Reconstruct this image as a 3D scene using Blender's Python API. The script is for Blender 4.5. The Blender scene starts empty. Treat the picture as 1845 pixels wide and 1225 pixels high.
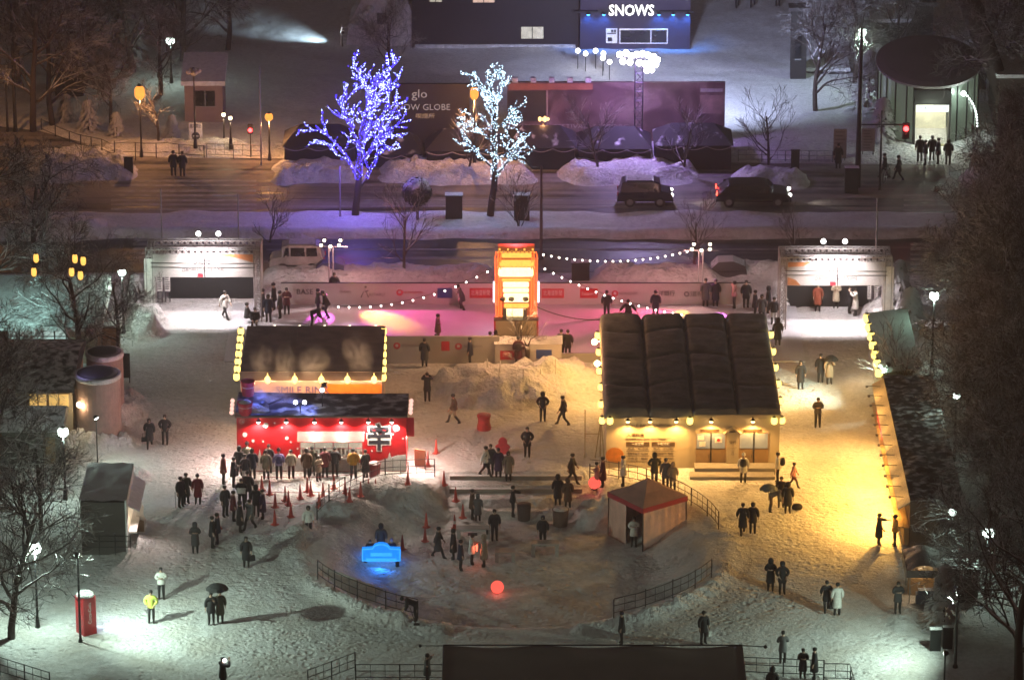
import bpy, math, random
import numpy as np
from mathutils import Vector, Matrix, noise
SC = bpy.context.scene
COL = SC.collection
PI = math.pi
rnd = random.Random(11)
# ---------------------------------------------------------------- camera geometry (photo pixels -> metres)
CX, CY, FPX, HC = 922.5, 612.5, 8275.0, 90.0
PIT = math.radians(20)
CP, SP = math.cos(PIT), math.sin(PIT)
def G(px, py, z=0.0):
    """ground point seen at a photo pixel, on the level z"""
    x = (px-CX)/FPX; v = (py-CY)/FPX
    t = (HC-z)/(SP+v*CP)
    return Vector((t*x, t*(CP-v*SP), z))
def W(px, py, Y):
    """point seen at a photo pixel, on the upright plane y = Y"""
    x = (px-CX)/FPX; v = (py-CY)/FPX
    t = Y/(CP-v*SP)
    return Vector((t*x, Y, HC-t*(SP+v*CP)))
def rowY(py, z=0.0): return G(CX, py, z).y
def up(px, pyf, pyt, z=0.0):
    """height of something standing at foot row pyf whose top is at row pyt"""
    return W(px, pyt, G(px, pyf, z).y).z - z
# ---------------------------------------------------------------- materials
MATS = {}
def nt(m):
    m.use_nodes = True; t = m.node_tree; t.nodes.clear(); return t
def pm(name, col, rough=.6, metal=0., var=.12, vs=3., bump=0., bs=20., emit=None, es=0., trans=0., coords='Object', spec=.5):
    if name in MATS: return MATS[name]
    m = bpy.data.materials.new(name); t = nt(m); N = t.nodes; L = t.links
    out = N.new('ShaderNodeOutputMaterial'); b = N.new('ShaderNodeBsdfPrincipled')
    L.new(b.outputs[0], out.inputs[0])
    b.inputs['Roughness'].default_value = rough; b.inputs['Metallic'].default_value = metal
    b.inputs['Specular IOR Level'].default_value = spec
    tc = N.new('ShaderNodeTexCoord')
    nz = N.new('ShaderNodeTexNoise'); nz.inputs['Scale'].default_value = vs; nz.inputs['Detail'].default_value = 5
    L.new(tc.outputs[coords], nz.inputs['Vector'])
    mr = N.new('ShaderNodeMapRange'); mr.inputs['From Min'].default_value = .3; mr.inputs['From Max'].default_value = .7
    mr.inputs['To Min'].default_value = 1-var; mr.inputs['To Max'].default_value = 1+var
    L.new(nz.outputs[0], mr.inputs[0])
    mx = N.new('ShaderNodeMix'); mx.data_type = 'RGBA'; mx.blend_type = 'MULTIPLY'; mx.inputs[0].default_value = 1
    mx.inputs[6].default_value = (*col, 1); L.new(mr.outputs[0], mx.inputs[7])
    L.new(mx.outputs[2], b.inputs['Base Color'])
    if bump:
        n2 = N.new('ShaderNodeTexNoise'); n2.inputs['Scale'].default_value = bs; n2.inputs['Detail'].default_value = 6
        L.new(tc.outputs[coords], n2.inputs['Vector'])
        bp = N.new('ShaderNodeBump'); bp.inputs['Strength'].default_value = bump; bp.inputs['Distance'].default_value = .05
        L.new(n2.outputs[0], bp.inputs['Height']); L.new(bp.outputs[0], b.inputs['Normal'])
    if emit is not None:
        b.inputs['Emission Color'].default_value = (*emit, 1); b.inputs['Emission Strength'].default_value = es
        m.cycles.emission_sampling = 'NONE'
    if trans: b.inputs['Transmission Weight'].default_value = trans
    MATS[name] = m; return m
def em(name, col, s, sample=False):
    if name in MATS: return MATS[name]
    m = bpy.data.materials.new(name); t = nt(m); N = t.nodes; L = t.links
    out = N.new('ShaderNodeOutputMaterial'); e = N.new('ShaderNodeEmission')
    e.inputs[0].default_value = (*col, 1); e.inputs[1].default_value = s
    # slightly uneven glow, like a paper or frosted shade
    tc = N.new('ShaderNodeTexCoord'); nz = N.new('ShaderNodeTexNoise'); nz.inputs['Scale'].default_value = 5
    mr = N.new('ShaderNodeMapRange'); mr.inputs['To Min'].default_value = .75*s; mr.inputs['To Max'].default_value = 1.25*s
    L.new(tc.outputs['Object'], nz.inputs['Vector']); L.new(nz.outputs[0], mr.inputs[0]); L.new(mr.outputs[0], e.inputs[1])
    L.new(e.outputs[0], out.inputs[0])
    if not sample: m.cycles.emission_sampling = 'NONE'
    MATS[name] = m; return m
def snow_mat(name, base, dirt=(.5,.46,.42), dirty=.25, b1=(.9,.16), b2=(5.,.05), b3=(18.,.015), prints=0.):
    m = bpy.data.materials.new(name); t = nt(m); N = t.nodes; L = t.links
    out = N.new('ShaderNodeOutputMaterial'); b = N.new('ShaderNodeBsdfPrincipled'); L.new(b.outputs[0], out.inputs[0])
    b.inputs['Roughness'].default_value = .75; b.inputs['Specular IOR Level'].default_value = .25
    tc = N.new('ShaderNodeTexCoord')
    n1 = N.new('ShaderNodeTexNoise'); n1.inputs['Scale'].default_value = .35; n1.inputs['Detail'].default_value = 8
    L.new(tc.outputs['Object'], n1.inputs['Vector'])
    cr = N.new('ShaderNodeMapRange'); cr.inputs['From Min'].default_value = .42; cr.inputs['From Max'].default_value = .72
    cr.inputs['To Max'].default_value = dirty*2
    L.new(n1.outputs[0], cr.inputs[0])
    mx = N.new('ShaderNodeMix'); mx.data_type = 'RGBA'; mx.inputs[6].default_value = (*base, 1); mx.inputs[7].default_value = (*dirt, 1)
    L.new(cr.outputs[0], mx.inputs[0])
    n4 = N.new('ShaderNodeTexNoise'); n4.inputs['Scale'].default_value = 3.2; n4.inputs['Detail'].default_value = 7; n4.inputs['Roughness'].default_value = .7
    L.new(tc.outputs['Object'], n4.inputs['Vector'])
    m4 = N.new('ShaderNodeMapRange'); m4.inputs['From Min'].default_value = .35; m4.inputs['From Max'].default_value = .65
    m4.inputs['To Min'].default_value = .78; m4.inputs['To Max'].default_value = 1.08
    L.new(n4.outputs[0], m4.inputs[0])
    mu = N.new('ShaderNodeMix'); mu.data_type = 'RGBA'; mu.blend_type = 'MULTIPLY'; mu.inputs[0].default_value = 1
    L.new(mx.outputs[2], mu.inputs[6]); L.new(m4.outputs[0], mu.inputs[7])
    L.new(mu.outputs[2], b.inputs['Base Color'])
    last = None
    pk = N.new('ShaderNodeTexNoise'); pk.inputs['Scale'].default_value = .16; pk.inputs['Detail'].default_value = 3; L.new(tc.outputs['Object'], pk.inputs['Vector'])
    pr = N.new('ShaderNodeMapRange'); pr.inputs['From Min'].default_value = .40; pr.inputs['From Max'].default_value = .62; pr.inputs['To Min'].default_value = .35; pr.inputs['To Max'].default_value = 1.25; L.new(pk.outputs[0], pr.inputs[0])
    for sc_, d in ((1.9, -.16), (3.3, -.09)):      # trodden footprints
        vo = N.new('ShaderNodeTexVoronoi'); vo.inputs['Scale'].default_value = sc_; vo.inputs['Randomness'].default_value = 1; L.new(tc.outputs['Object'], vo.inputs['Vector'])
        vr = N.new('ShaderNodeMapRange'); vr.interpolation_type = 'SMOOTHSTEP'; vr.inputs['From Min'].default_value = .08; vr.inputs['From Max'].default_value = .42; vr.inputs['To Min'].default_value = 1; vr.inputs['To Max'].default_value = 0; L.new(vo.outputs['Distance'], vr.inputs[0])
        bp = N.new('ShaderNodeBump'); L.new(pr.outputs[0], bp.inputs['Strength']); bp.inputs['Distance'].default_value = -d*prints; bp.invert = True; L.new(vr.outputs[0], bp.inputs['Height'])
        if last: L.new(last.outputs[0], bp.inputs['Normal'])
        last = bp
    for sc_, d in (b1, b2, b3):
        n = N.new('ShaderNodeTexNoise'); n.inputs['Scale'].default_value = sc_; n.inputs['Detail'].default_value = 4
        L.new(tc.outputs['Object'], n.inputs['Vector'])
        bp = N.new('ShaderNodeBump'); bp.inputs['Strength'].default_value = 1.; bp.inputs['Distance'].default_value = d
        L.new(n.outputs[0], bp.inputs['Height'])
        if last: L.new(last.outputs[0], bp.inputs['Normal'])
        last = bp
    L.new(last.outputs[0], b.inputs['Normal'])
    MATS[name] = m; return m
SNOW = snow_mat('trampled_snow', (.74,.74,.75), (.56,.52,.48), .42, (1.1,.10), (4.5,.06), (13.,.022), .34)
PILE = snow_mat('heaped_snow', (.76,.76,.78), (.5,.46,.42), .3, (1.6,.25), (5.,.16), (14.,.03))
CLEAN = snow_mat('fresh_snow', (.82,.82,.84), (.75,.74,.74), .1, (.6,.05), (4.,.02), (15.,.008))
ICE = pm('rink_ice', (.66,.66,.70), .28, 0, .08, .8, .05, 6.)
def snowy(name, col, cover=.45, ns=2.5, rough=.8, snow=(.72,.72,.74)):
    """a dark material with snow lying on whatever faces the sky"""
    m = bpy.data.materials.new(name); t = nt(m); N = t.nodes; L = t.links
    out = N.new('ShaderNodeOutputMaterial'); b = N.new('ShaderNodeBsdfPrincipled'); L.new(b.outputs[0], out.inputs[0])
    b.inputs['Roughness'].default_value = rough
    g = N.new('ShaderNodeNewGeometry'); s = N.new('ShaderNodeSeparateXYZ'); L.new(g.outputs['Normal'], s.inputs[0])
    nz = N.new('ShaderNodeTexNoise'); nz.inputs['Scale'].default_value = ns; nz.inputs['Detail'].default_value = 4
    L.new(g.outputs['Position'], nz.inputs['Vector'])
    a = N.new('ShaderNodeMath'); a.operation = 'MULTIPLY_ADD'; a.inputs[1].default_value = 1.6; L.new(nz.outputs[0], a.inputs[0]); L.new(s.outputs[2], a.inputs[2])
    mr = N.new('ShaderNodeMapRange'); mr.inputs['From Min'].default_value = 1.75-cover; mr.inputs['From Max'].default_value = 2.0-cover
    L.new(a.outputs[0], mr.inputs[0])
    mx = N.new('ShaderNodeMix'); mx.data_type = 'RGBA'; mx.inputs[6].default_value = (*col, 1); mx.inputs[7].default_value = (*snow, 1)
    L.new(mr.outputs[0], mx.inputs[0]); L.new(mx.outputs[2], b.inputs['Base Color'])
    MATS[name] = m; return m
BARK = snowy('snowy_bark', (.055,.04,.032), .50)
TWIG = snowy('snowy_twigs', (.05,.037,.03), .63, 1.0)
DARK = pm('black_metal', (.018,.018,.02), .5, .3)
GREYM = pm('galvanised_steel', (.32,.33,.34), .45, .6)
WHITE = pm('white_paint', (.72,.72,.72), .5)
GLASSD = pm('dark_glass', (.012,.014,.018), .08)
RUBBER = pm('tyre_rubber', (.015,.015,.015), .85)
# ---------------------------------------------------------------- mesh builder
class MB:
    def __init__(s): s.v = []; s.f = []; s.m = []
    def add(s, vs, fs, mi=0):
        o = len(s.v); s.v.extend([tuple(p) for p in vs]); s.f.extend([tuple(i+o for i in f) for f in fs]); s.m.extend([mi]*len(fs)); return s
    def box(s, c, d, rz=0., mi=0, rx=0.):
        M = Matrix.Translation(c) @ Matrix.Rotation(rz, 4, 'Z') @ Matrix.Rotation(rx, 4, 'X')
        a, b, e = d[0]/2, d[1]/2, d[2]/2
        vs = [M @ Vector(p) for p in ((-a,-b,-e),(a,-b,-e),(a,b,-e),(-a,b,-e),(-a,-b,e),(a,-b,e),(a,b,e),(-a,b,e))]
        return s.add(vs, [(0,3,2,1),(4,5,6,7),(0,1,5,4),(1,2,6,5),(2,3,7,6),(3,0,4,7)], mi)
    def bb(s, x0, x1, y0, y1, z0, z1, mi=0):
        return s.box(((x0+x1)/2,(y0+y1)/2,(z0+z1)/2), (abs(x1-x0),abs(y1-y0),abs(z1-z0)), 0, mi)
    def tube(s, pts, rs, n=6, mi=0, cap=True):
        pts = [Vector(p) for p in pts]
        if not hasattr(rs, '__len__'): rs = [rs]*len(pts)
        vs = []; fs = []; ref = None
        for i, p in enumerate(pts):
            d = (pts[min(i+1,len(pts)-1)]-pts[max(i-1,0)])
            if d.length < 1e-9: d = Vector((0,0,1))
            d.normalize()
            if ref is None: ref = Vector((1,0,0)) if abs(d.x) < .8 else Vector((0,1,0))
            u = d.cross(ref); u.normalize(); w = d.cross(u); ref = -w if False else ref
            for k in range(n):
                a = 2*PI*k/n; vs.append(p+(u*math.cos(a)+w*math.sin(a))*rs[i])
        for i in range(len(pts)-1):
            for k in range(n):
                a = i*n+k; b = i*n+(k+1)%n; fs.append((a,b,b+n,a+n))
        if cap:
            fs.append(tuple(range(n-1,-1,-1))); fs.append(tuple((len(pts)-1)*n+k for k in range(n)))
        return s.add(vs, fs, mi)
    def lathe(s, prof, c=(0,0,0), n=16, mi=0, sy=1.):
        vs = []; fs = []
        for r, z in prof:
            for k in range(n):
                a = 2*PI*k/n; vs.append((c[0]+r*math.cos(a), c[1]+r*math.sin(a)*sy, c[2]+z))
        for i in range(len(prof)-1):
            for k in range(n):
                a = i*n+k; b = i*n+(k+1)%n; fs.append((a,b,b+n,a+n))
        fs.append(tuple(range(n-1,-1,-1))); fs.append(tuple((len(prof)-1)*n+k for k in range(n)))
        return s.add(vs, fs, mi)
    def ball(s, c, r, n=10, mi=0, sz=1.):
        prof = [(max(.001, r*math.sin(PI*i/n)), -r*sz*math.cos(PI*i/n)) for i in range(n+1)]
        return s.lathe(prof, c, max(6, n+2), mi)
    def extr(s, poly, axis, a, b, mi=0):
        """poly: 2-D outline; extruded along an axis from a to b ('x': poly is (y,z), 'y': poly is (x,z), 'z': poly is (x,y))"""
        n = len(poly)
        def P(q, t): return {'x':(t,q[0],q[1]), 'y':(q[0],t,q[1]), 'z':(q[0],q[1],t)}[axis]
        vs = [P(q,a) for q in poly]+[P(q,b) for q in poly]
        fs = [tuple(range(n))[::-1], tuple(range(n,2*n))]+[(i,(i+1)%n,(i+1)%n+n,i+n) for i in range(n)]
        return s.add(vs, fs, mi)
    def build(s, name, mats, parent=None, loc=None, smooth=False, recalc=True):
        me = bpy.data.meshes.new(name); me.from_pydata(s.v, [], s.f)
        if not isinstance(mats, (list, tuple)): mats = [mats]
        for m in mats: me.materials.append(m)
        if len(mats) > 1: me.polygons.foreach_set('material_index', s.m)
        if smooth: me.polygons.foreach_set('use_smooth', [True]*len(s.f))
        me.update()
        if recalc:
            import bmesh
            b = bmesh.new(); b.from_mesh(me); bmesh.ops.recalc_face_normals(b, faces=b.faces); b.to_mesh(me); b.free()
        return link(name, me, parent, loc)
def link(name, data, parent=None, loc=None):
    o = bpy.data.objects.new(name, data); COL.objects.link(o)
    if parent is not None: o.parent = parent
    if loc is not None: o.location = loc
    return o
def tag(o, label=None, cat=None, group=None, kind=None):
    if label: o['label'] = label
    if cat: o['category'] = cat
    if group: o['group'] = group
    if kind: o['kind'] = kind
    return o
def thing(name, label, cat, loc=(0,0,0), rz=0., group=None):
    o = link(name, None, None, loc); o.rotation_euler = (0,0,rz); o.empty_display_size = .2
    return tag(o, label, cat, group)
KIDS = {}
def copy_tree(o, parent=None, allobj=None):
    c = o.copy(); COL.objects.link(c); c.parent = parent
    for ch in list(o.children): copy_tree(ch, c)
    return c
def ordinal(i): return ['first','second','third','fourth','fifth','sixth','seventh','eighth','ninth','tenth','eleventh','twelfth','thirteenth','fourteenth','fifteenth','sixteenth','seventeenth','eighteenth','nineteenth','twentieth'][i]
def text(s, size, mat, name='lettering', parent=None, loc=(0,0,0), rot=(PI/2,0,0), align='CENTER', ext=.006, sx=1., bold=0.):
    c = bpy.data.curves.new(name, 'FONT'); c.body = s; c.size = size; c.align_x = align; c.align_y = 'CENTER'; c.extrude = ext; c.offset = bold; c.resolution_u = 2
    o = bpy.data.objects.new(name, c); me = bpy.data.meshes.new_from_object(o)
    bpy.data.objects.remove(o); bpy.data.curves.remove(c)
    me.materials.clear(); me.materials.append(mat)
    r = link(name, me, parent, loc); r.rotation_euler = rot; r.scale = (sx,1,1); return r
def lamp(kind, loc, col, power, r=.1, parent=None, target=None, angle=120, blend=.5, name='lamp_light'):
    l = bpy.data.lights.new(name, kind); l.color = col; l.energy = power; l.shadow_soft_size = r
    if kind == 'SPOT': l.spot_size = math.radians(angle); l.spot_blend = blend
    o = bpy.data.objects.new(name, l); COL.objects.link(o); o.location = loc
    if target is not None:
        d = Vector(target)-Vector(loc); o.rotation_euler = d.to_track_quat('-Z','Y').to_euler()
    if parent is not None:
        o.parent = parent; o.matrix_parent_inverse = (Matrix.Translation(parent.location) @ parent.rotation_euler.to_matrix().to_4x4()).inverted()
    return o
# ---------------------------------------------------------------- people: one continuous skinned body per pose, clothes over it
def skin_mesh(nodes, edges, rad, sub=1, root=0):
    me = bpy.data.meshes.new('s'); me.from_pydata(nodes, edges, [])
    o = bpy.data.objects.new('s', me); COL.objects.link(o)
    md = o.modifiers.new('k','SKIN'); md.use_smooth_shade = True; md.branch_smoothing = .3
    for i, r in enumerate(rad):
        sv = me.skin_vertices[0].data[i]; sv.radius = r if hasattr(r,'__len__') else (r,r); sv.use_root = (i == root)
    if sub: sd = o.modifiers.new('d','SUBSURF'); sd.levels = sub; sd.render_levels = sub
    dg = bpy.context.evaluated_depsgraph_get(); dg.update()
    r = bpy.data.meshes.new_from_object(o.evaluated_get(dg))
    bpy.data.objects.remove(o); bpy.data.meshes.remove(me)
    r.polygons.foreach_set('use_smooth', [True]*len(r.polygons))
    return r
def limb(sh, el, wr): return (Vector(sh), Vector(el), Vector(wr))
def make_pose(lean=0., larm=((-.24,.0,1.14),(-.25,-.06,.90)), rarm=((.24,.0,1.14),(.25,-.06,.90)), lleg=((-.10,-.02,.5),(-.105,.02,.09)), rleg=((.10,-.02,.5),(.105,.02,.09)), drop=0., nod=0., coat='short'):
    """returns body, coat meshes; the model faces -Y. Left limbs are those at -X. Joints given in upright metres"""
    dz = Vector((0,0,-drop))
    def T(p):   # upper body leaning forward about the hips
        p = Vector(p); h = Vector((0,0,.92)); q = p-h
        q.rotate(Matrix.Rotation(lean, 3, 'X')); return q+h+dz
    nodes = []; rad = []; tags = []; E = []
    def nd(p, r, t, prev=None):
        nodes.append(tuple(p)); rad.append(r); tags.append(t)
        if prev is not None: E.append((prev, len(nodes)-1))
        return len(nodes)-1
    pel = nd(T((0,0,.93)), (.15,.11), 'leg')
    sp_ = nd(T((0,0,1.12)), (.135,.105), 'top', pel)
    ch = nd(T((0,0,1.32)), (.165,.115), 'top', sp_)
    nk = nd(T((0,-.005,1.47)), .055, 'skin', ch)
    h1 = nd(T((0,-.02-nod*.3,1.545)), (.07,.08), 'skin', nk)
    h2 = nd(T((0,-.03-nod,1.625-nod*.3)), (.078,.098), 'skin', h1)
    h3 = nd(T((0,-.02-nod*1.4,1.70-nod*.7)), (.052,.066), 'skin', h2)
    ns = nd(T((0,-.125-nod,1.605-nod*.3)), .015, 'skin', h2)
    for s, arm in ((-1,larm),(1,rarm)):
        sh = nd(T((s*.175,0,1.385)), .068, 'top', ch)
        el = nd(T(arm[0]), .046, 'top', sh)
        wr = nd(T(arm[1]), .032, 'skin', el)
        d = (T(arm[1])-T(arm[0])).normalized()
        side = d.cross(Vector((0,1,0)));
        if side.length < .2: side = Vector((1,0,0))
        side.normalize(); fw = side.cross(d)
        pal = nd(T(arm[1])+d*.075, (.036,.022), 'skin', wr)
        for k, ln in ((-1.5,.075),(-.5,.09),(.5,.085),(1.5,.065)):
            a_ = nd(T(arm[1])+d*.125+fw*k*.019, .0095, 'skin', pal)
            nd(T(arm[1])+d*(.125+ln*.8)+fw*k*.021+side*.02, .008, 'skin', a_)
        nd(T(arm[1])+d*.095+fw*-.065, .011, 'skin', pal)
    for s, leg in ((-1,lleg),(1,rleg)):
        hp = nd(Vector((s*.095,0,.86))+dz, (.105,.11), 'leg', pel)
        kn = nd(Vector(leg[0])+dz*.5, .074, 'leg', hp)
        an = nd(Vector(leg[1]), .06, 'boot', kn)
        tv = Vector(leg[1])-Vector(leg[0]); f = -.15
        nd(Vector(leg[1])+Vector((s*.01,f,-.045)), (.045,.036), 'boot', an)
        nd(Vector(leg[1])+Vector((0,.035,-.045)), (.042,.04), 'boot', an)
    body = skin_mesh(nodes, E, rad, 1, pel)
    arr = [Vector(n) for n in nodes]
    for m in range(3): body.materials.append(None)
    idx = []
    segs = [(arr[a], arr[b], tags[b]) for a, b in E]
    for p in body.polygons:
        c = p.center; best = 9; bt = 'top'
        for a, b, t in segs:
            ab = b-a; u = max(0, min(1, (c-a).dot(ab)/max(ab.length_squared,1e-9))); dd = (a+ab*u-c).length
            if dd < best: best = dd; bt = t
        idx.append({'skin':0,'leg':1,'top':1,'boot':2}[bt])
    body.polygons.foreach_set('material_index', idx)
    # coat
    nodes = []; rad = []; tags = []; E = []
    hem = {'short':.80,'mid':.62,'long':.42}[coat]
    c0 = nd(T((0,0,1.13)), (.195,.165), 't')
    c1 = nd(T((0,0,1.34)), (.215,.165), 't', c0)
    nd(T((0,.01,1.455)), (.085,.085), 't', c1)
    c2 = nd(T((0,0,.93)), (.21,.18), 't', c0)
    if lean > .6:
        nd(T((0,0,.84)), (.19,.16), 't', c2)
    else:
        c3 = nd(Vector((0,.0,hem+.06))+dz, (.21+.06*(.9-hem),.18+.06*(.9-hem)), 't', c2)
        nd(Vector((0,.0,hem))+dz, (.215+.09*(.9-hem),.185+.09*(.9-hem)), 't', c3)
    for s, arm in ((-1,larm),(1,rarm)):
        sh = nd(T((s*.18,0,1.385)), .105, 't', c1)
        el = nd(T(arm[0]), .086, 't', sh)
        w = Vector(arm[0]).lerp(Vector(arm[1]), .92)
        nd(T(w), .068, 't', el)
    cm = skin_mesh(nodes, E, rad, 1, 0); cm.materials.append(None)
    # headwear in the head's own place
    hd = T((0,-.028-nod,1.63-nod*.3))
    return body, cm, hd
def head_mesh(kind):
    m = MB()
    if kind == 'hood':
        m.lathe([(.06,-.17),(.115,-.12),(.128,-.02),(.125,.06),(.085,.125),(.03,.145)], (0,.03,0), 12, 0, 1.05)
    elif kind == 'hat':
        m.lathe([(.098,-.015),(.104,.0),(.106,.035),(.10,.08),(.072,.115),(.03,.128)], (0,.008,0), 12, 0, 1.18)
        m.ball((0,.01,.145), .035, 6)
    elif kind == 'bob':
        m.lathe([(.075,-.13),(.105,-.08),(.104,.02),(.092,.07),(.055,.10),(.02,.108)], (0,.03,0), 12, 0, 1.1)
    else:   # short hair
        m.lathe([(.07,-.07),(.092,-.03),(.094,.03),(.08,.075),(.045,.098),(.015,.102)], (0,.022,0), 12, 0, 1.18)
    o = m.build('h', MATS['hair_black'], smooth=True); me = o.data; bpy.data.objects.remove(o); return me
pm('hair_black', (.014,.012,.011), .55)
SKIN = pm('skin', (.55,.36,.27), .5, 0, .05)
POSES = {}
def PZ(n):
    if n in POSES: return POSES[n]
    base, coat = n.split('/')
    K = dict(coat=coat)
    if base == 'stand': pass
    elif base == 'phone': K.update(larm=((-.24,-.04,1.14),(-.08,-.25,1.22)), rarm=((.24,-.04,1.14),(.08,-.25,1.22)), nod=.03)
    elif base == 'pocket': K.update(larm=((-.29,.03,1.15),(-.17,-.12,.98)), rarm=((.29,.03,1.15),(.17,-.12,.98)))
    elif base == 'walk': K.update(lleg=((-.10,-.20,.52),(-.105,-.30,.11)), rleg=((.10,.04,.50),(.105,.32,.14)), larm=((-.25,.10,1.15),(-.24,.14,.92)), rarm=((.25,-.08,1.15),(.24,-.22,.95)), lean=.05)
    elif base == 'point': K.update(rarm=((.30,-.16,1.26),(.22,-.44,1.24)), larm=((-.24,0,1.14),(-.22,-.14,.95)))
    elif base == 'hold': K.update(rarm=((.24,-.10,1.16),(.16,-.27,1.36)))
    elif base == 'arms': K.update(larm=((-.40,-.03,1.28),(-.60,-.08,1.36)), rarm=((.40,-.05,1.30),(.62,-.12,1.32)))
    elif base == 'photo': K.update(larm=((-.26,-.18,1.28),(-.08,-.32,1.50)), rarm=((.26,-.18,1.28),(.08,-.32,1.50)))
    elif base == 'bend': K.update(lean=1.15, larm=((-.22,-.22,1.26),(-.15,-.48,1.30)), rarm=((.22,-.22,1.26),(.15,-.48,1.30)), lleg=((-.13,-.04,.5),(-.15,.05,.09)), rleg=((.13,-.04,.5),(.15,.05,.09)))
    elif base == 'skate': K.update(lean=.35, larm=((-.34,-.05,1.18),(-.46,-.18,1.05)), rarm=((.34,-.05,1.18),(.46,-.18,1.05)), lleg=((-.12,-.14,.50),(-.14,-.02,.09)), rleg=((.12,-.10,.5),(.20,.12,.09)), drop=.05)
    elif base == 'sit': K.update(drop=.46, lleg=((-.12,-.44,.74),(-.12,-.42,.09)), rleg=((.12,-.44,.74),(.12,-.42,.09)), larm=((-.24,-.08,1.14),(-.14,-.30,1.0)), rarm=((.24,-.08,1.14),(.14,-.30,1.0)))
    POSES[n] = make_pose(**K); return POSES[n]
HEADS = {}
def hdm(k):
    if k not in HEADS: HEADS[k] = head_mesh(k)
    return HEADS[k]

for _p in 'stand/short stand/mid stand/long phone/short phone/mid phone/long pocket/short pocket/mid walk/short walk/mid walk/long point/short point/long hold/mid hold/long arms/short arms/mid photo/mid photo/long bend/short bend/mid skate/short skate/mid sit/short'.split(): PZ(_p)
# ================================================================ terrain
def hsh(i, j, s):
    n = (i*374761393 + j*668265263 + s*974634551) & 0xffffffff
    n = ((n ^ (n >> 13))*1274126177) & 0xffffffff
    return ((n ^ (n >> 16)) & 0xffff)/65535.0
def vnoise(x, y, s=0):
    x = np.asarray(x, dtype=float); y = np.asarray(y, dtype=float)
    i = np.floor(x).astype(np.int64); j = np.floor(y).astype(np.int64); u = x-i; v = y-j
    u = u*u*(3-2*u); v = v*v*(3-2*v)
    a = hsh(i,j,s); b = hsh(i+1,j,s); c = hsh(i,j+1,s); d = hsh(i+1,j+1,s)
    return (a*(1-u)+b*u)*(1-v)+(c*(1-u)+d*u)*v
def fbm(x, y, s=0, o=4, g=.5):
    r = 0; a = 1; t = 0
    for k in range(o):
        r = r+a*vnoise(x, y, s+k); t += a; a *= g; x = x*2.03+7.1; y = y*2.03-3.7
    return r/t
def sst(a, b, x): u = np.clip((x-a)/(b-a), 0, 1); return u*u*(3-2*u)
Y_NEAR, Y_MED0, Y_MED1 = rowY(490), rowY(430), rowY(386)
EDGE = [G(px, py) for px, py in ((-900,215),(0,228),(70,236),(190,268),(290,284),(1845,298),(2800,306))]
EX = [p.x for p in EDGE]; EY = [p.y for p in EDGE]
BC = (0.1, 216.3); BR = 10.6; BD = 1.15
def bank(x, y, px0, px1, r0, r1, h, s, rag=.45, sharp=.35):
    """a ploughed ridge of snow lying along x between two photo rows (r0 the farther)"""
    y1, y0 = rowY(r0), rowY(r1); ym = (y0+y1)/2
    x0, x1 = (px0-CX)/29.5, (px1-CX)/29.5
    n = fbm(x*.55, y*.55, s, 4); n2 = np.clip(.5+(fbm(x*1.5, y*1.7, s+9, 4, .6)-.5)*1.35, 0, 1.2)
    w = (y1-y0)/2
    e = 1-np.abs((y-ym)/(w*(.72+.55*n)))
    ex = np.minimum(x-x0, x1-x)/1.2+.8*(n-.5)
    m = sst(0, sharp*2, e)*sst(0, 1, ex)
    return m*h*(1-rag+rag*2*n2*(.4+n))
def mound(x, y, px, py, rx, ry, h, s, rag=.5, lump=1.1):
    c = G(px, py); d = np.sqrt(((x-c.x)/rx)**2+((y-c.y)/ry)**2)
    n = fbm(x*lump, y*lump, s, 4, .6)
    d = d-.5*(n-.5)
    return h*sst(1, .35, d)*(1-rag+2*rag*n)
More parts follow.
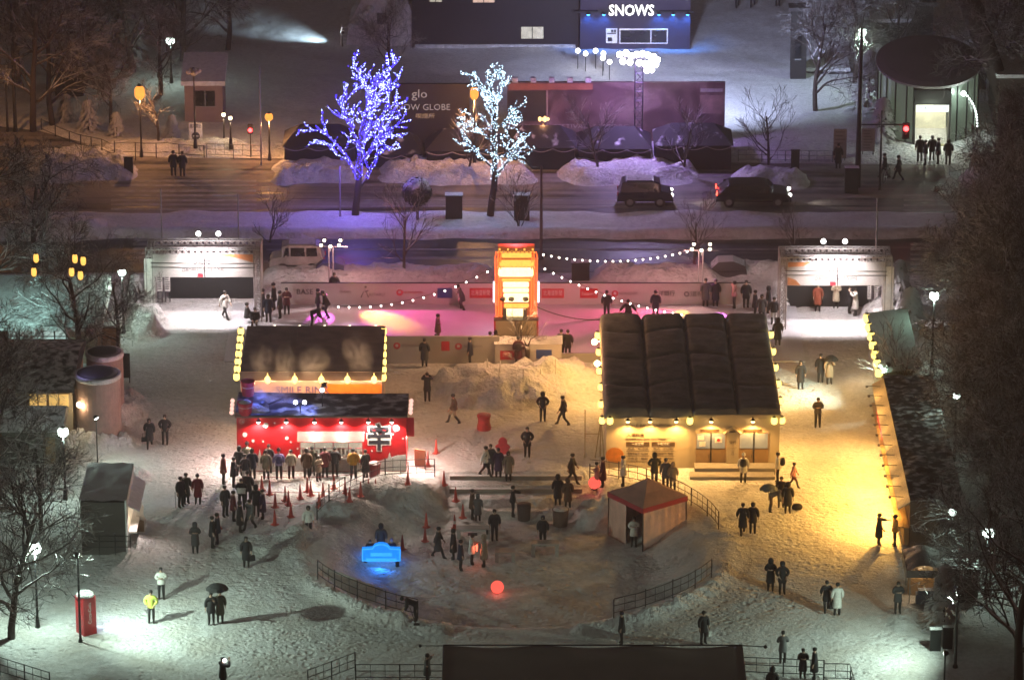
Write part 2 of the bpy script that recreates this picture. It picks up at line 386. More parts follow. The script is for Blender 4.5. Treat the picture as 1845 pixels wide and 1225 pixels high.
def hfun(x, y):
    x = np.asarray(x, dtype=float); y = np.asarray(y, dtype=float)
    h = .07*(fbm(x*1.3, y*1.3, 3, 4)-.5)+.05*(fbm(x*.25, y*.25, 5, 2)-.5)
    # sunken fountain basin, banked with snow
    d = np.hypot(x-BC[0], y-BC[1]); ang = np.arctan2(y-BC[1], x-BC[0])
    n = fbm(x*.8, y*.8, 21, 4)
    r0 = np.where(y < BC[1]-3, 9.6, 6.6)
    slope = sst(BR-.5, r0+.4*(n-.5)*2, d)
    h = h*(1-.0*slope)-BD*slope+(.16*(n-.5))*sst(0,1,slope)*1.0
    # steps on the far side
    st = (x > -3.6) & (x < 4.6) & (y > BC[1]) & (d < 11.5)
    yy = y-BC[1]
    hs = -np.clip(np.ceil((10.2-yy)/1.15), 0, 4)*BD/4+.05*(n-.5)
    h = np.where(st & (yy > 4.8), hs, h)
    # heaped rims
    rim = np.exp(-((d-BR-.35)/.55)**2)
    h = h+rim*(.30*sst(-.25,-.75,np.sin(ang))*(np.abs(x) > 3.2)+.16*(np.abs(x) > 5))*(.3+1.4*fbm(x*2.2, y*2.2, 31, 3))
    h = h+mound(x, y, 700, 885, 3.2, 1.5, .50, 33, .4)+mound(x, y, 610, 915, 2.4, 1.6, .5, 34, .4)+mound(x, y, 1075, 905, 1.6, 1.4, .8, 35, .5)
    h = h+mound(x, y, 470, 985, 2.6, 1.7, .35, 41, .6)+mound(x, y, 530, 968, 1.4, 1.2, .5, 42, .6)
    # pile in front of the lantern tower
    h = h+mound(x, y, 900, 700, 5.0, 3.6, .95, 51, .42, 1.3)+mound(x, y, 1000, 672, 2.6, 1.6, .6, 52, .5, 1.6)
    # heaps left
    h = h+mound(x, y, 170, 800, 2.6, 1.8, .9, 61, .7, 1.6)+mound(x, y, 215, 740, 1.8, 3.4, .8, 62, .7, 1.6)+mound(x, y, 262, 590, 1.5, 2.6, 1.1, 63, .5)
    h = h+mound(x, y, 235, 860, 1.2, 1.4, .35, 64, .6)+mound(x, y, 235, 985, 1.3, 2.0, .35, 65, .6)
    h = h+mound(x, y, 1590, 570, 1.4, 2.4, 1.0, 66, .4)+mound(x, y, 1395, 580, .9, 1.4, .7, 67, .5)+mound(x, y, 1630, 1110, 1.2, 1.6, .3, 68, .6)
    h = h+mound(x, y, 1560, 720, 1.2, 4.0, .25, 69, .6)
    # the ice lies level, the road is cleared down to the asphalt
    ice = (y > rowY(652)) & (y < rowY(546)) & (x > -16.5) & (x < 16.8)
    h = np.where(ice, -.06, h)
    yf = np.interp(x, EX, EY)
    rd = sst(Y_NEAR-.4, Y_NEAR+.1, y)*sst(yf+.2, yf-.2, y)
    h = h*(1-rd)-.10*rd
    med = sst(Y_MED0-.25, Y_MED0+.5, y+.5*(fbm(x*.6, y*0, 71, 2)-.5))*sst(Y_MED1+.2, Y_MED1-.4, y+.5*(fbm(x*.5, y*0+4, 72, 2)-.5))
    med = med*sst(-31, -29, x)*sst(31, 29, x)
    h = h+med*(.38+.18*(fbm(x*.3, y*.6, 73, 3)-.5)*2+.22*sst(Y_MED0+1.6, Y_MED0+.5, y))
    h = h+bank(x, y, 466, 660, 290, 336, .78, 81)+bank(x, y, 668, 975, 288, 336, .78, 82)+bank(x, y, 1005, 1275, 286, 340, .82, 83)
    h = h+bank(x, y, 10, 222, 278, 332, 1.2, 84, .3)+bank(x, y, 1330, 1482, 308, 344, .8, 85)+bank(x, y, 1755, 2000, 302, 350, 1.1, 86, .35)
    h = h+bank(x, y, 480, 905, 478, 512, .55, 87)+bank(x, y, 1062, 1300, 480, 512, .6, 88)+bank(x, y, 1300, 1440, 478, 505, .7, 92)
    h = h+bank(x, y, -300, 200, 395, 440, .5, 89)
    h = h+bank(x, y, 60, 420, 262, 282, .45, 90)
    # drifts beyond the street
    far = sst(yf-.5, yf+2, y)
    h = h+far*(.25+.5*(fbm(x*.22, y*.22, 95, 4)-.4))
    return h
def hz(x, y):
    i = int(np.searchsorted(xs, x))-1; j = int(np.searchsorted(ys, y))-1
    i = max(0, min(len(xs)-2, i)); j = max(0, min(len(ys)-2, j)); u = (x-xs[i])/(xs[i+1]-xs[i]); v = (y-ys[j])/(ys[j+1]-ys[j])
    return float((HH[j,i]*(1-u)+HH[j,i+1]*u)*(1-v)+(HH[j+1,i]*(1-u)+HH[j+1,i+1]*u)*v)
def GH(px, py):
    """where the ray through a photo pixel meets the snow"""
    p = G(px, py)
    for _ in range(6): p = G(px, py, hz(p.x, p.y))
    return p
xs = np.concatenate([[-900,-400,-200,-120,-80,-60,-50], np.arange(-44, 44.01, .25), [50,60,80,120,200,400,900]])
ys = np.concatenate([[-300,-50,60,120,160,180,190], np.arange(195, 300, .25), np.arange(300, 345, .5), [350,360,380,420,500,650,900,1500,3000]])
XX, YY = np.meshgrid(xs, ys); HH = hfun(XX, YY)
fade = sst(60, 45, np.abs(XX))*sst(180, 194, YY)*sst(380, 345, YY); HH = HH*fade
nx, ny = len(xs), len(ys)
me = bpy.data.meshes.new('snow_ground')
me.vertices.add(nx*ny); me.vertices.foreach_set('co', np.stack([XX,YY,HH],-1).ravel())
ii = (np.arange(ny-1)[:,None]*nx+np.arange(nx-1)[None,:]).ravel()
q = np.stack([ii,ii+1,ii+nx+1,ii+nx],-1)
me.loops.add(q.size); me.loops.foreach_set('vertex_index', q.ravel().astype(np.int32))
me.polygons.add(len(q)); me.polygons.foreach_set('loop_start', np.arange(0,q.size,4,dtype=np.int32)); me.polygons.foreach_set('loop_total', np.full(len(q),4,dtype=np.int32))
me.polygons.foreach_set('use_smooth', [True]*len(q))
me.update(calc_edges=True); me.materials.append(SNOW); me.materials.append(PILE); me.materials.append(CLEAN)
# heaps and banks get the lumpier snow, the median the cleaner one
cxm = XX[:-1,:-1].ravel()+.12; cym = YY[:-1,:-1].ravel()+.12; hm = HH[:-1,:-1].ravel()
mi = np.zeros(len(q), dtype=np.int32)
mi[(hm > .16)] = 1
mi[(cym > Y_MED0-.5) & (cym < Y_MED1+.3) & (hm > .05)] = 2
mi[cym > rowY(262)] = 2
me.polygons.foreach_set('material_index', mi)
g = link('ground', me); tag(g, kind='structure')
# ---------------------------------------------------------------- street
def road_mat():
    m = bpy.data.materials.new('wet_asphalt'); t = nt(m); N = t.nodes; L = t.links
    out = N.new('ShaderNodeOutputMaterial'); b = N.new('ShaderNodeBsdfPrincipled'); L.new(b.outputs[0], out.inputs[0])
    tc = N.new('ShaderNodeTexCoord'); mp = N.new('ShaderNodeMapping'); mp.inputs['Scale'].default_value = (.05, 1.5, 1)
    L.new(tc.outputs['Object'], mp.inputs[0])
    n = N.new('ShaderNodeTexNoise'); n.inputs['Scale'].default_value = 1.; n.inputs['Detail'].default_value = 6; L.new(mp.outputs[0], n.inputs['Vector'])
    n2 = N.new('ShaderNodeTexNoise'); n2.inputs['Scale'].default_value = 2.; n2.inputs['Detail'].default_value = 6; L.new(tc.outputs['Object'], n2.inputs['Vector'])
    sx = N.new('ShaderNodeSeparateXYZ'); L.new(tc.outputs['Object'], sx.inputs[0])
    # the far carriageway carries more packed snow than the near one
    far = N.new('ShaderNodeMapRange'); far.inputs['From Min'].default_value = Y_MED0-1; far.inputs['From Max'].default_value = Y_MED1+1; far.inputs['To Min'].default_value = .58; far.inputs['To Max'].default_value = .44
    L.new(sx.outputs[1], far.inputs[0])
    ad = N.new('ShaderNodeMath'); ad.operation = 'MULTIPLY_ADD'; ad.inputs[1].default_value = .25; L.new(n2.outputs[0], ad.inputs[0]); L.new(n.outputs[0], ad.inputs[2])
    su = N.new('ShaderNodeMath'); su.operation = 'SUBTRACT'; L.new(ad.outputs[0], su.inputs[0]); L.new(far.outputs[0], su.inputs[1])
    mr = N.new('ShaderNodeMapRange'); mr.inputs['From Min'].default_value = .06; mr.inputs['From Max'].default_value = .24; L.new(su.outputs[0], mr.inputs[0])
    mx = N.new('ShaderNodeMix'); mx.data_type = 'RGBA'; mx.inputs[6].default_value = (.032,.03,.03,1); mx.inputs[7].default_value = (.26,.23,.21,1)
    L.new(mr.outputs[0], mx.inputs[0]); L.new(mx.outputs[2], b.inputs['Base Color'])
    rr = N.new('ShaderNodeMapRange'); rr.inputs['To Min'].default_value = .44; rr.inputs['To Max'].default_value = .75; L.new(mr.outputs[0], rr.inputs[0]); L.new(rr.outputs[0], b.inputs['Roughness'])
    bp = N.new('ShaderNodeBump'); bp.inputs['Distance'].default_value = .02; bp.inputs['Strength'].default_value = .6; L.new(n2.outputs[0], bp.inputs['Height']); L.new(bp.outputs[0], b.inputs['Normal'])
    return m
ROAD = road_mat()
mb = MB()
top = [(p.x, p.y, 0) for p in EDGE]; lo = [(p.x, Y_NEAR-.1, 0) for p in EDGE]
n = len(top); mb.add(lo+top, [(i, i+1, n+i+1, n+i) for i in range(n-1)])
tag(mb.build('road', ROAD), kind='structure')
PAINT = pm('worn_road_paint', (.38,.36,.34), .7, 0, .45, 1.5)
def crossing(px0, px1, rows, name='crosswalk'):
    m = MB()
    for r in rows:
        a = G(px0, r); b = G(px1, r); m.bb(a.x, b.x, a.y-.24, a.y+.20, .003, .007)
    tag(m.build(name, PAINT), kind='structure')
crossing(200, 462, (326,334,344,352,361,369,377)); crossing(240, 445, (424,432,440,448,456,464))
crossing(1628, 1860, (352,361,370,379,388)); crossing(1640, 1860, (440,449,458,467,476,485,494))
mb = MB()
for a, b, r in ((470,1290,361),(470,1300,372),(640,1480,449),(480,1480,449.8)):
    p = G(a, r); q_ = G(b, r); mb.bb(p.x, q_.x, p.y-.07, p.y+.07, .003, .007)
tag(mb.build('lane_marking', PAINT), kind='structure')
# ice sheet
mb = MB(); mb.bb(-16.3, 16.6, rowY(651), rowY(547), -.08, .02); tag(mb.build('ice_rink', ICE), kind='structure')
# ================================================================ buildings and stalls
def fb(mb, px0, py0, px1, py1, Y, t=.02, mi=0, off=0.):
    """a slab whose face covers a pixel rectangle of the upright plane Y; t metres proud of it towards the camera"""
    a = W(px0, py0, Y); b = W(px1, py1, Y)
    return mb.bb(a.x, b.x, Y-off-t, Y-off, b.z, a.z, mi)
YEL = em('lantern_paper', (1.,.70,.16), 2.6, True)
WARM = em('warm_bulb', (1.,.66,.26), 14.)
WARMW = em('warm_white_bulb', (1.,.84,.62), 6.)
COLD = em('mercury_globe', (.80,1.,.88), 9.)
COLDW = em('white_flood_lens', (.93,.95,1.), 14.)
ORANGE = em('sodium_globe', (1.,.33,.055), 1.5)
TARP = pm('tarpaulin', (.27,.25,.22), .8, 0, .35, 1.2, .8, 5., spec=.15)
ROOFD = pm('roofing_felt', (.27,.215,.19), .85, 0, .35, 1.5, .3, 8., spec=.15)
CREAM = pm('cream_panel', (.62,.52,.36), .6, 0, .05, 1.)
BROWNP = pm('brown_print', (.10,.06,.03), .6); TAN = pm('tan_board', (.36,.23,.11), .6)
RED = pm('red_printed_panel', (.62,.012,.02), .45, 0, .12, 1.2); PRINTW = pm('white_print', (.82,.80,.78), .5); PRINTK = pm('black_print', (.02,.02,.03), .5)
PRINTR = pm('red_print', (.6,.02,.04), .5); PRINTB = pm('blue_print', (.03,.07,.30), .5); ORG = pm('orange_print', (.62,.22,.03), .5, 0, .25, 4.)
def lantern_mesh():
    m = MB(); m.lathe([(.09,-.2),(.155,-.14),(.175,0),(.155,.14),(.09,.2)], n=10)
    k = MB(); k.lathe([(.10,.195),(.10,.235),(.014,.24),(.012,.34)], n=10); k2 = MB(); k2.lathe([(.10,-.235),(.10,-.195)], n=10)
    a = m.build('x', YEL, smooth=True); b = k.build('x', DARK); c = k2.build('x', DARK); r = (a.data, b.data, c.data); [bpy.data.objects.remove(q) for q in (a,b,c)]; return r
LM = lantern_mesh()
def lantern(p, label, group, s=1.):
    o = link('paper_lantern', LM[0], None, p); o.scale = (s,s,s); tag(o, label, 'lantern', group); link('cap', LM[1], o); link('bottom_ring', LM[2], o); return o
def lanterns(pts, Yf, where, group, s=1., order='from the top'):
    """pts: pixel, Y gives the plane each hangs in"""
    for i, (px, py) in enumerate(pts):
        Y = Yf(i, py) if callable(Yf) else Yf
        lantern(W(px, py, Y), '%s yellow lantern %s %s' % (ordinal(i), order, where), group, s)
def wall_lamp(root, base, px, py, Y, power, col=(1.,.52,.14), aim=(.0,.25,-1.), r=.06, bulb=WARM, angle=150):
    p = W(px, py, Y); b = Vector(base)
    m = MB(); m.tube([p-b+Vector((0,-.02,.12)), p-b+Vector((0,-.30,.16))], .02, 5); m.lathe([(.04,.14),(.13,.02),(.14,.0)], (p.x-b.x, p.y-b.y-.32, p.z-b.z), 10)
    o = m.build('wall_lamp', DARK, root)
    k = MB(); k.ball((p.x-b.x, p.y-b.y-.32, p.z-b.z-.02), .10, 8); k.build('bulb', bulb, o, smooth=True)
    if power: lamp('SPOT', (p.x, p.y-.33, p.z-.20), col, power, r, root, (p.x+aim[0], p.y-.33+aim[1], p.z-.2+aim[2]), angle, .6)
def flood(name, label, cat, px, pyh, pyf, n, power, col, target, bulb=COLDW, pole_r=.05, head=.16, spread=.4, angle=110, group=None, r=.12):
    """floodlights on a pole: pole, heads (> lens) and the light they throw"""
    f = GH(px, pyf); h = W(px, pyh, f.y); t = thing(name, label, cat, f, 0, group)
    hh = h.z-f.z
    m = MB(); m.tube([(0,0,-.2),(0,0,hh)], [pole_r*1.2,pole_r], 8); m.lathe([(pole_r*2.2,0),(pole_r*2,.12),(pole_r,.2)], n=8); m.build('pole', DARK, t)
    if n > 1: m = MB(); m.tube([(-spread*(n-1)/2,0,hh),(spread*(n-1)/2,0,hh)], .025, 6); m.build('crossbar', DARK, t)
    for i in range(n):
        x = spread*(i-(n-1)/2); d = (Vector(target)-(f+Vector((x,0,hh)))).normalized(); q = d.to_track_quat('Z','Y').to_matrix()
        m = MB(); m.lathe([(head*.5,-.16),(head,-.02),(head*1.05,.02)], n=10); m.v = [tuple(q @ Vector(v)+Vector((x,0,hh+.1))) for v in m.v]; o = m.build('lamp_head', DARK, t, smooth=True)
        m = MB(); m.lathe([(head*.92,.024),(head*.6,.06),(.01,.075)], n=10); m.v = [tuple(q @ Vector(v)+Vector((x,0,hh+.1))) for v in m.v]; m.build('lens', bulb, o, smooth=True)
        if power: lamp('SPOT', tuple(f+Vector((x,0,hh+.1))+d*.12), col, power, r, t, target, angle, 1.)
    return t
# ---- ticket office (right)
Y0 = rowY(843); ZR = W(1200, 750, Y0).z; YR = G(1100, 579, ZR+.05).y; xl = W(1092, 800, Y0).x; xr = W(1404, 800, Y0).x; xm = W(1252, 800, Y0).x
B = Vector((xl, Y0, 0)); t = thing('ticket_office', 'cream rink ticket office with price board under a lumpy dark tarpaulin roof', 'building', B)
m = MB(); m.bb(0, xm-xl, 0, YR-Y0, -.2, ZR); m.bb(xm-xl, xr-xl, -.12, YR-Y0-.1, -.2, ZR+.12); m.build('wall', CREAM, t)
# tarpaulins tied down in rows and columns
nx_, ny_ = 144, 120; vs = []; fs = []
for j in range(ny_+1):
    for i in range(nx_+1):
        u = i/nx_; v = j/ny_; x = -.12+u*(xr-xl+.24); y = -.16+v*(YR-Y0+.3)
        a = abs(((u*4) % 1)-.5)*2; b_ = abs(((v*3.6+.12*math.sin(u*9)) % 1)-.5)*2
        z = ZR+.24+.15*(1-a**6)+.09*(1-b_**9)-.20*math.exp(-((1-a)/.07)**2)-.06*math.exp(-((1-b_)/.06)**2)+.05*abs(float(fbm(u*5+v*3, v*30, 12, 2))-.5)+.16*(float(fbm(u*7, v*14, 7, 4))-.5)+.10*(float(fbm(u*3, v*40, 8, 2))-.5)*max(0, 1-v*3.5)
        if i in (0, nx_): z -= .35
        if j == 0: z = ZR-.02-.05*math.sin(u*23)
        vs.append((x,y,z))
for j in range(ny_):
    for i in range(nx_): k = j*(nx_+1)+i; fs.append((k,k+1,k+nx_+2,k+nx_+1))
m = MB(); m.add(vs, fs); m.build('tarpaulin', TARP, t, smooth=True)
m = MB(); m.bb(xm-xl-.05, xr-xl+.05, -.22, -.125, ZR-.02, ZR+.16); m.build('fascia', CREAM, t)
def loc(px, py, Y, off=.01): p = W(px, py, Y); return (p.x-B.x, Y-B.y-off, p.z-B.z)
def sgn(s, px, py, pw, mat, Y=Y0, off=.012, root=None, name='lettering', ph=None):
    """writing whose width covers pw photo pixels"""
    o = text(s, 1., mat, name, root or t, loc(px, py, Y, off)); w_ = max(v.co.x for v in o.data.vertices)-min(v.co.x for v in o.data.vertices)
    hgt = max(v.co.y for v in o.data.vertices)-min(v.co.y for v in o.data.vertices)
    wm = W(px+pw/2, py, Y).x-W(px-pw/2, py, Y).x
    sx = wm/w_; sy = sx if ph is None else (W(px, py-ph/2, Y).z-W(px, py+ph/2, Y).z)/hgt
    o.scale = (sx, sy, 1); return o
sgn('SMILE RINK SAPPORO', 1172, 767, 88, BROWNP); sgn('入場料金', 1145, 784, 32, BROWNP); sgn('販売時間 9:00~20:00  DAY TICKET', 1164, 791, 74, BROWNP, ph=3)
m = MB(); m2 = MB()
for a, b_ in ((1128,1170),(1174,1216)):
    fb(m, a, 796, b_, 803.5, B.y, .012); m2.bb(0,0,0,0,0,0) if 0 else None
    for r in (804.5,812,821,831): fb(m, a, r, b_, r+.5, B.y, .008)
m.v = [(x-B.x,y-B.y,z) for x,y,z in m.v]; m.build('price_board', BROWNP, t)
for px_, a, rows in ((1149,'一般営業',('大人   ¥1,000','高校生以下  ¥1,000','小学生   無料')),(1195,'午後特別',('大人   ¥1,300','高校生以下  ¥800','団体  ¥700'))):
    sgn(a, px_, 799.7, 22, PRINTW, off=.016)
    for r, s_ in zip((808,816.5,826), rows): sgn(s_, px_, r, 36, BROWNP, ph=4)
m = MB(); p = W(1107, 820, Y0); m.lathe([(.46,0),(.46,.02)], n=24); m.v = [(x*1.05+p.x-B.x+.02, -.01-z, y*.95+p.z) for x,y,z in m.v]; m.build('orange_disc', ORG, t)
YD = Y0-.12
def dbox(mb, px0, py0, px1, py1, tt, off=0.): fb(mb, px0, py0, px1, py1, YD, tt, 0, off); return mb
def fin(mb, name, mat, parent=None): mb.v = [(x-B.x,y-B.y,z-B.z) for x,y,z in mb.v]; return mb.build(name, mat, parent or t)
PANE = pm('frosted_pane', (.30,.36,.42), .25, 0, .1, 2., emit=(.55,.72,.95), es=.05)
for a, b_, pane in ((1254.5,1307,'w'),(1332,1384,'b')):
    m = MB(); dbox(m, a, 779, b_, 838, .03); w_ = fin(m, 'door', TAN)
    m = MB(); dbox(m, a+1, 780.5, b_-1, 807, .035); fin(m, 'pane', PANE, w_)
    m = MB(); c_ = (a+b_)/2; dbox(m, c_-.8, 779, c_+.8, 838, .045); dbox(m, c_-4, 818, c_-3, 824, .07); dbox(m, a, 807, b_, 808, .042); fin(m, 'door_frame', DARK, w_)
    m = MB(); dbox(m, a+8, 773, b_-12, 777.5, .03); fin(m, 'header_board', BROWNP)
m = MB(); dbox(m, 1257, 784, 1268, 792, .043); dbox(m, 1260, 795, 1271, 804, .044); dbox(m, 1288, 787, 1301, 797, .045); fin(m, 'poster', PRINTW)
m = MB(); p = loc(1294.5, 792, YD, .05); m.lathe([(.09,0),(.09,.004)], p, 12); m.v = [(x, p[1]-(z-p[2]), p[2]+(y-p[1])) for x,y,z in m.v]; m.build('poster_mark', PRINTR, t)
m = MB(); dbox(m, 1309.5, 777, 1330, 834, .16); c_ = fin(m, 'reception_sign', CREAM)
m = MB(); a = W(1304, 780, YD); b_ = W(1336, 780, YD); z1 = W(1320, 770, YD).z
m.extr([(a.x-B.x, a.z-.03),(a.x-B.x, a.z+.05),((a.x+b_.x)/2-B.x, z1+.08),(b_.x-B.x, a.z+.05),(b_.x-B.x, a.z-.03),((a.x+b_.x)/2-B.x, z1)], 'y', -.12-.24, -.12-.001); m.build('sign_gable', CREAM, t)
sgn('受付', 1320, 795, 13, BROWNP, Y=YD, off=.175); sgn('Reception', 1320, 804, 14, BROWNP, Y=YD, off=.175); sgn('⇩', 1320, 815, 6, BROWNP, Y=YD, off=.175)
m = MB(); dbox(m, 1311, 835, 1329, 853, .5); fin(m, 'sign_plinth', pm('grey_concrete', (.30,.28,.26), .8))
m = MB(); m.bb(xm-xl-.02, xr-xl-.25, -.95, -.121, -.1, .36); m.bb(xm-xl-.3, xr-xl-.3, -1.7, -.951, -.1, .17); m.build('step', MATS['grey_concrete'], t)
for px_ in (1131,1171,1218): wall_lamp(t, B, px_, 754, Y0, 250, aim=(0,-.25,-1.))
for px_ in (1281,1356): wall_lamp(t, B, px_, 754, YD, 290, aim=(0,-.25,-1.))
tl = t
for i, px_ in enumerate((1099,1243,1395)): lantern(W(px_, 758, YD-.24), '%s yellow paper lantern from the left under the eave of the ticket office' % ordinal(i), 'lanterns of the ticket office')
lp = [(1077,604),(1079,634),(1080,668),(1083,697),(1083,728),(1085,757)]
def sideY(i, py, a=(604,YR-.8), b=(757,Y0+.4)): return a[1]+(py-a[0])/(b[0]-a[0])*(b[1]-a[1])
lanterns(lp, lambda i, py: sideY(i, py), 'down the left edge of the ticket office roof', 'lanterns of the ticket office')
lanterns([(1389,603),(1393,633),(1397,662),(1402,691),(1406,722),(1409,757)], lambda i, py: sideY(i, py), 'down the right edge of the ticket office roof', 'lanterns of the ticket office')
for px_, py_ in ((1071,616),(1076,655)):
    p = W(px_, py_, sideY(0, py_)); m = MB(); m.ball(p-B, .17, 8); m.tube([p-B, p-B+Vector((.45,.0,.05))], .02, 5); o = m.build('side_floodlight', em('warm_flood_glass', (1.,.72,.30), 22), tl, smooth=True)
    lamp('POINT', p+Vector((-.2,-.1,-.05)), (1,.52,.13), 300, .15, tl)
for py_ in (650, 740): lamp('POINT', W(1418, py_, sideY(0, py_)), (1.,.50,.12), 420, .2, tl)
# ---- red noodle stand (left)
Y0 = rowY(849); ZR = W(580, 752, Y0).z; YR = G(580, 713, ZR).y; xl = W(427, 800, Y0).x; xr = W(732, 800, Y0).x
B = Vector((xl, Y0, 0)); t = thing('noodle_stand', 'bright red noodle stand with white snowflakes and a big black character', 'stall', B)
m = MB(); m.bb(0, xr-xl, 0, YR-Y0, -.2, ZR); m.build('wall', RED, t)
m = MB(); m.bb(-.08, xr-xl+.08, -.08, YR-Y0+.08, ZR+.002, ZR+.10); m.build('roof', ROOFD, t)
vs = []; fs = []
for j in range(13):
    for i in range(31):
        u = i/30; v = j/12; z = ZR+.105+.10*float(fbm(u*9, v*3, 17, 3))*max(0,(1-u*1.8))+ .02*float(fbm(u*30, v*6, 18, 2)); vs.append((-.06+u*(xr-xl+.12), -.06+v*(YR-Y0+.12), z))
for j in range(12):
    for i in range(30): k = j*31+i; fs.append((k,k+1,k+32,k+31))
m = MB(); m.add(vs, fs); m.build('roof_snow', snowy('thin_roof_snow', (.06,.056,.062), -.02, 1.5), t, smooth=True)
def rb(mb, *a, tt=.012, off=0.): fb(mb, *a, Y0, tt, 0, off); return mb
# printed white snow line with fir trees at the foot of the wall
poly = [(427,848)]+[(427+i*10.2, 826+5*math.sin(i*.9)+3*math.sin(i*2.3)) for i in range(20)]+[(640,832),(662,836),(690,828),(715,820),(732,818),(732,848)]
m = MB(); m.extr([(W(a,b_,Y0).x-xl, W(a,b_,Y0).z) for a,b_ in poly], 'y', -.010, -.001); m.build('snow_print', PRINTW, t)
m = MB()
for px_, hh in ((447,20),(468,24),(484,14),(521,22),(541,16),(702,18),(717,14)):
    a = W(px_-5, 832, Y0); b_ = W(px_+5, 832, Y0); c_ = W(px_, 832-hh, Y0); m.extr([(a.x-xl,a.z),(b_.x-xl,b_.z),(c_.x-xl,c_.z)], 'y', -.014, -.0105)
m.build('tree_print', PRINTW, t)
m = MB()
for px_, py_, r in ((479,766,4.5),(714,771,5.5),(441,783,4),(456,794,2.5),(474,795,1.8),(517,789,3),(524,796,1.6),(495,762,1.6),(438,760,2),(708,782,1.6),(536,808,1.8),(670,812,1.6),(508,770,1.4),(726,790,1.5)):
    p = W(px_, py_, Y0); m.extr([(p.x-xl+r*.032*math.cos(k*PI/6), p.z+r*.034*math.sin(k*PI/6)) for k in range(12)], 'y', -.012, -.001)
m.build('snowflake_print', PRINTW, t)
sgn('Lovely Life,', 462, 775, 30, PRINTW, root=t); sgn('Lovely Year…', 470, 784, 34, PRINTW, root=t)
o = text('辛', 1., PRINTW, 'lettering', t, loc(683,791,Y0,.014), bold=.075); o.scale = (1.30,1.55,1)
o = text('辛', 1., PRINTK, 'lettering', t, loc(683,791,Y0,.026), bold=.03); o.scale = (1.30,1.55,1)
sgn('라면', 708, 795, 22, PRINTW, root=t); sgn('RAMYUN', 708, 804, 22, pm('gold_print', (.6,.42,.12), .5), root=t)
sgn('世界で人気の辛いラーメン 札幌で楽しもう', 604, 766, 104, PRINTW, root=t, ph=6)
m = MB(); a = W(436, 759, Y0); m.lathe([(.17,0),(.17,.01)], n=16); m.v = [(x+a.x-xl, -.002-z, y+a.z) for x,y,z in m.v]; m.build('round_mark', pm('pale_red_print', (.75,.25,.25), .5), t)
# serving hatch with lit inside, counter and awning
m = MB(); rb(m, 540, 796, 654, 819, tt=.004); hat = (m, ); m.v = [(x-B.x,y-B.y,z) for x,y,z in m.v]; w_ = m.build('serving_hatch', pm('hatch_interior', (.40,.36,.30), .7, 0, .5, 3., emit=(1.,.86,.66), es=.35), t)
m = MB()
for px_ in (541,567,600,601.5,628,653): rb(m, px_-.7, 796, px_+.7, 819, tt=.03)
rb(m, 540, 807, 654, 808, tt=.03); m.v = [(x-B.x,y-B.y,z) for x,y,z in m.v]; m.build('frame', PRINTR, w_)
m = MB()
for k in range(14):
    px_ = 544+k*8; rb(m, px_, 812-rnd.random()*6, px_+3+3*rnd.random(), 818, tt=.025)
m.v = [(x-B.x,y-B.y,z) for x,y,z in m.v]; m.build('goods', pm('stacked_goods', (.30,.22,.18), .6, 0, .9, 9.), w_)
m = MB(); a = W(538, 819, Y0); b_ = W(656, 822, Y0); m.bb(a.x-xl, b_.x-xl, -.45, -.001, b_.z, a.z); m.build('counter', PRINTW, t)
m = MB(); a = W(536, 777, Y0); b_ = W(657, 789, Y0); m.extr([(0,a.z),(-.03,a.z),(-.62,b_.z+.03),(-.62,b_.z),(0,a.z-.05)], 'x', a.x-xl, b_.x-xl); m.v = [(x,y-.001,z) for x,y,z in m.v]; m.build('awning', pm('pink_awning', (.42,.11,.11), .6), t)
for px_ in (466,516,567,615,664,706): wall_lamp(t, B, px_, 755, Y0, 210, (1.,.80,.62), (0,.1,-1), bulb=em('pale_bulb', (1.,.86,.70), 14))
for px_ in (567,617): lamp('SPOT', tuple(W(px_, 778, Y0-.75)), (1.,.85,.72), 230, .08, t, tuple(W(px_, 870, Y0-2.2)), 130, .8)
lamp('POINT', tuple(W(418, 775, Y0+.5)), (1.,.78,.70), 480, .15, t); lamp('POINT', tuple(W(742, 785, Y0+.6)), (1.,.74,.62), 480, .15, t)
m = MB(); a = W(733, 778, Y0+.4); m.bb(xr-xl+.002, xr-xl+.42, .25, .32, a.z-.2, a.z+.85); m.build('side_banner', PRINTR, t)
for k in range(4):
    for q0, dq in ((419,.6),(741,.4)): a = W(q0-k*dq, 722+k*7, YR-.5-k*.5); m = MB(); m.ball((a.x-xl, a.y-Y0, a.z), .12, 8); m.build('side_lamp', em('rosy_lamp', (1.,.55,.45), 1.2), t, smooth=True)
# giant cups on its roof
CUPR = pm('glossy_red_cup', (.60,.015,.05), .3); CUPW = pm('cup_inside', (.22,.03,.05), .6)
def cup(px_, pyb, pyt, wpx, label, full):
    f = W(px_, pyb, 0) if 0 else G(px_, pyb, ZR+.1); h = W(px_, pyt, f.y).z-f.z; r = wpx/33.5/2; c_ = thing('giant_cup', label, 'giant cup', f)
    m = MB(); m.lathe([(r*.8,0),(r*.82,.02),(r*.98,h-.06),(r*1.06,h-.05),(r*1.06,h),(r*.94,h),(r*.92,h-.05)], n=24); m.build('cup_body', CUPR, c_, smooth=False)
    m = MB(); m.lathe([(r*.9,h-.12 if not full else h-.03),(r*.6,h-.10 if not full else h+.06),(.02,h-.09 if not full else h+.10)], n=24); m.build('filling', CUPW if not full else PILE, c_, smooth=True)
    m = MB(); m.lathe([(r*.945,h*.62),(r*.955,h*.68)], n=24); m.build('band', PRINTW, c_)
cup(447, 714, 686, 25, 'tall open red cup standing at the back left of the noodle stand roof', False)
cup(442, 746, 724, 27, 'shorter red cup with snow on top at the front left roof corner', True)
f = G(475, 738, ZR+.12); c_ = thing('giant_kettle', 'dark long-handled kettle lying on the noodle stand roof in blue light', 'kettle', f)
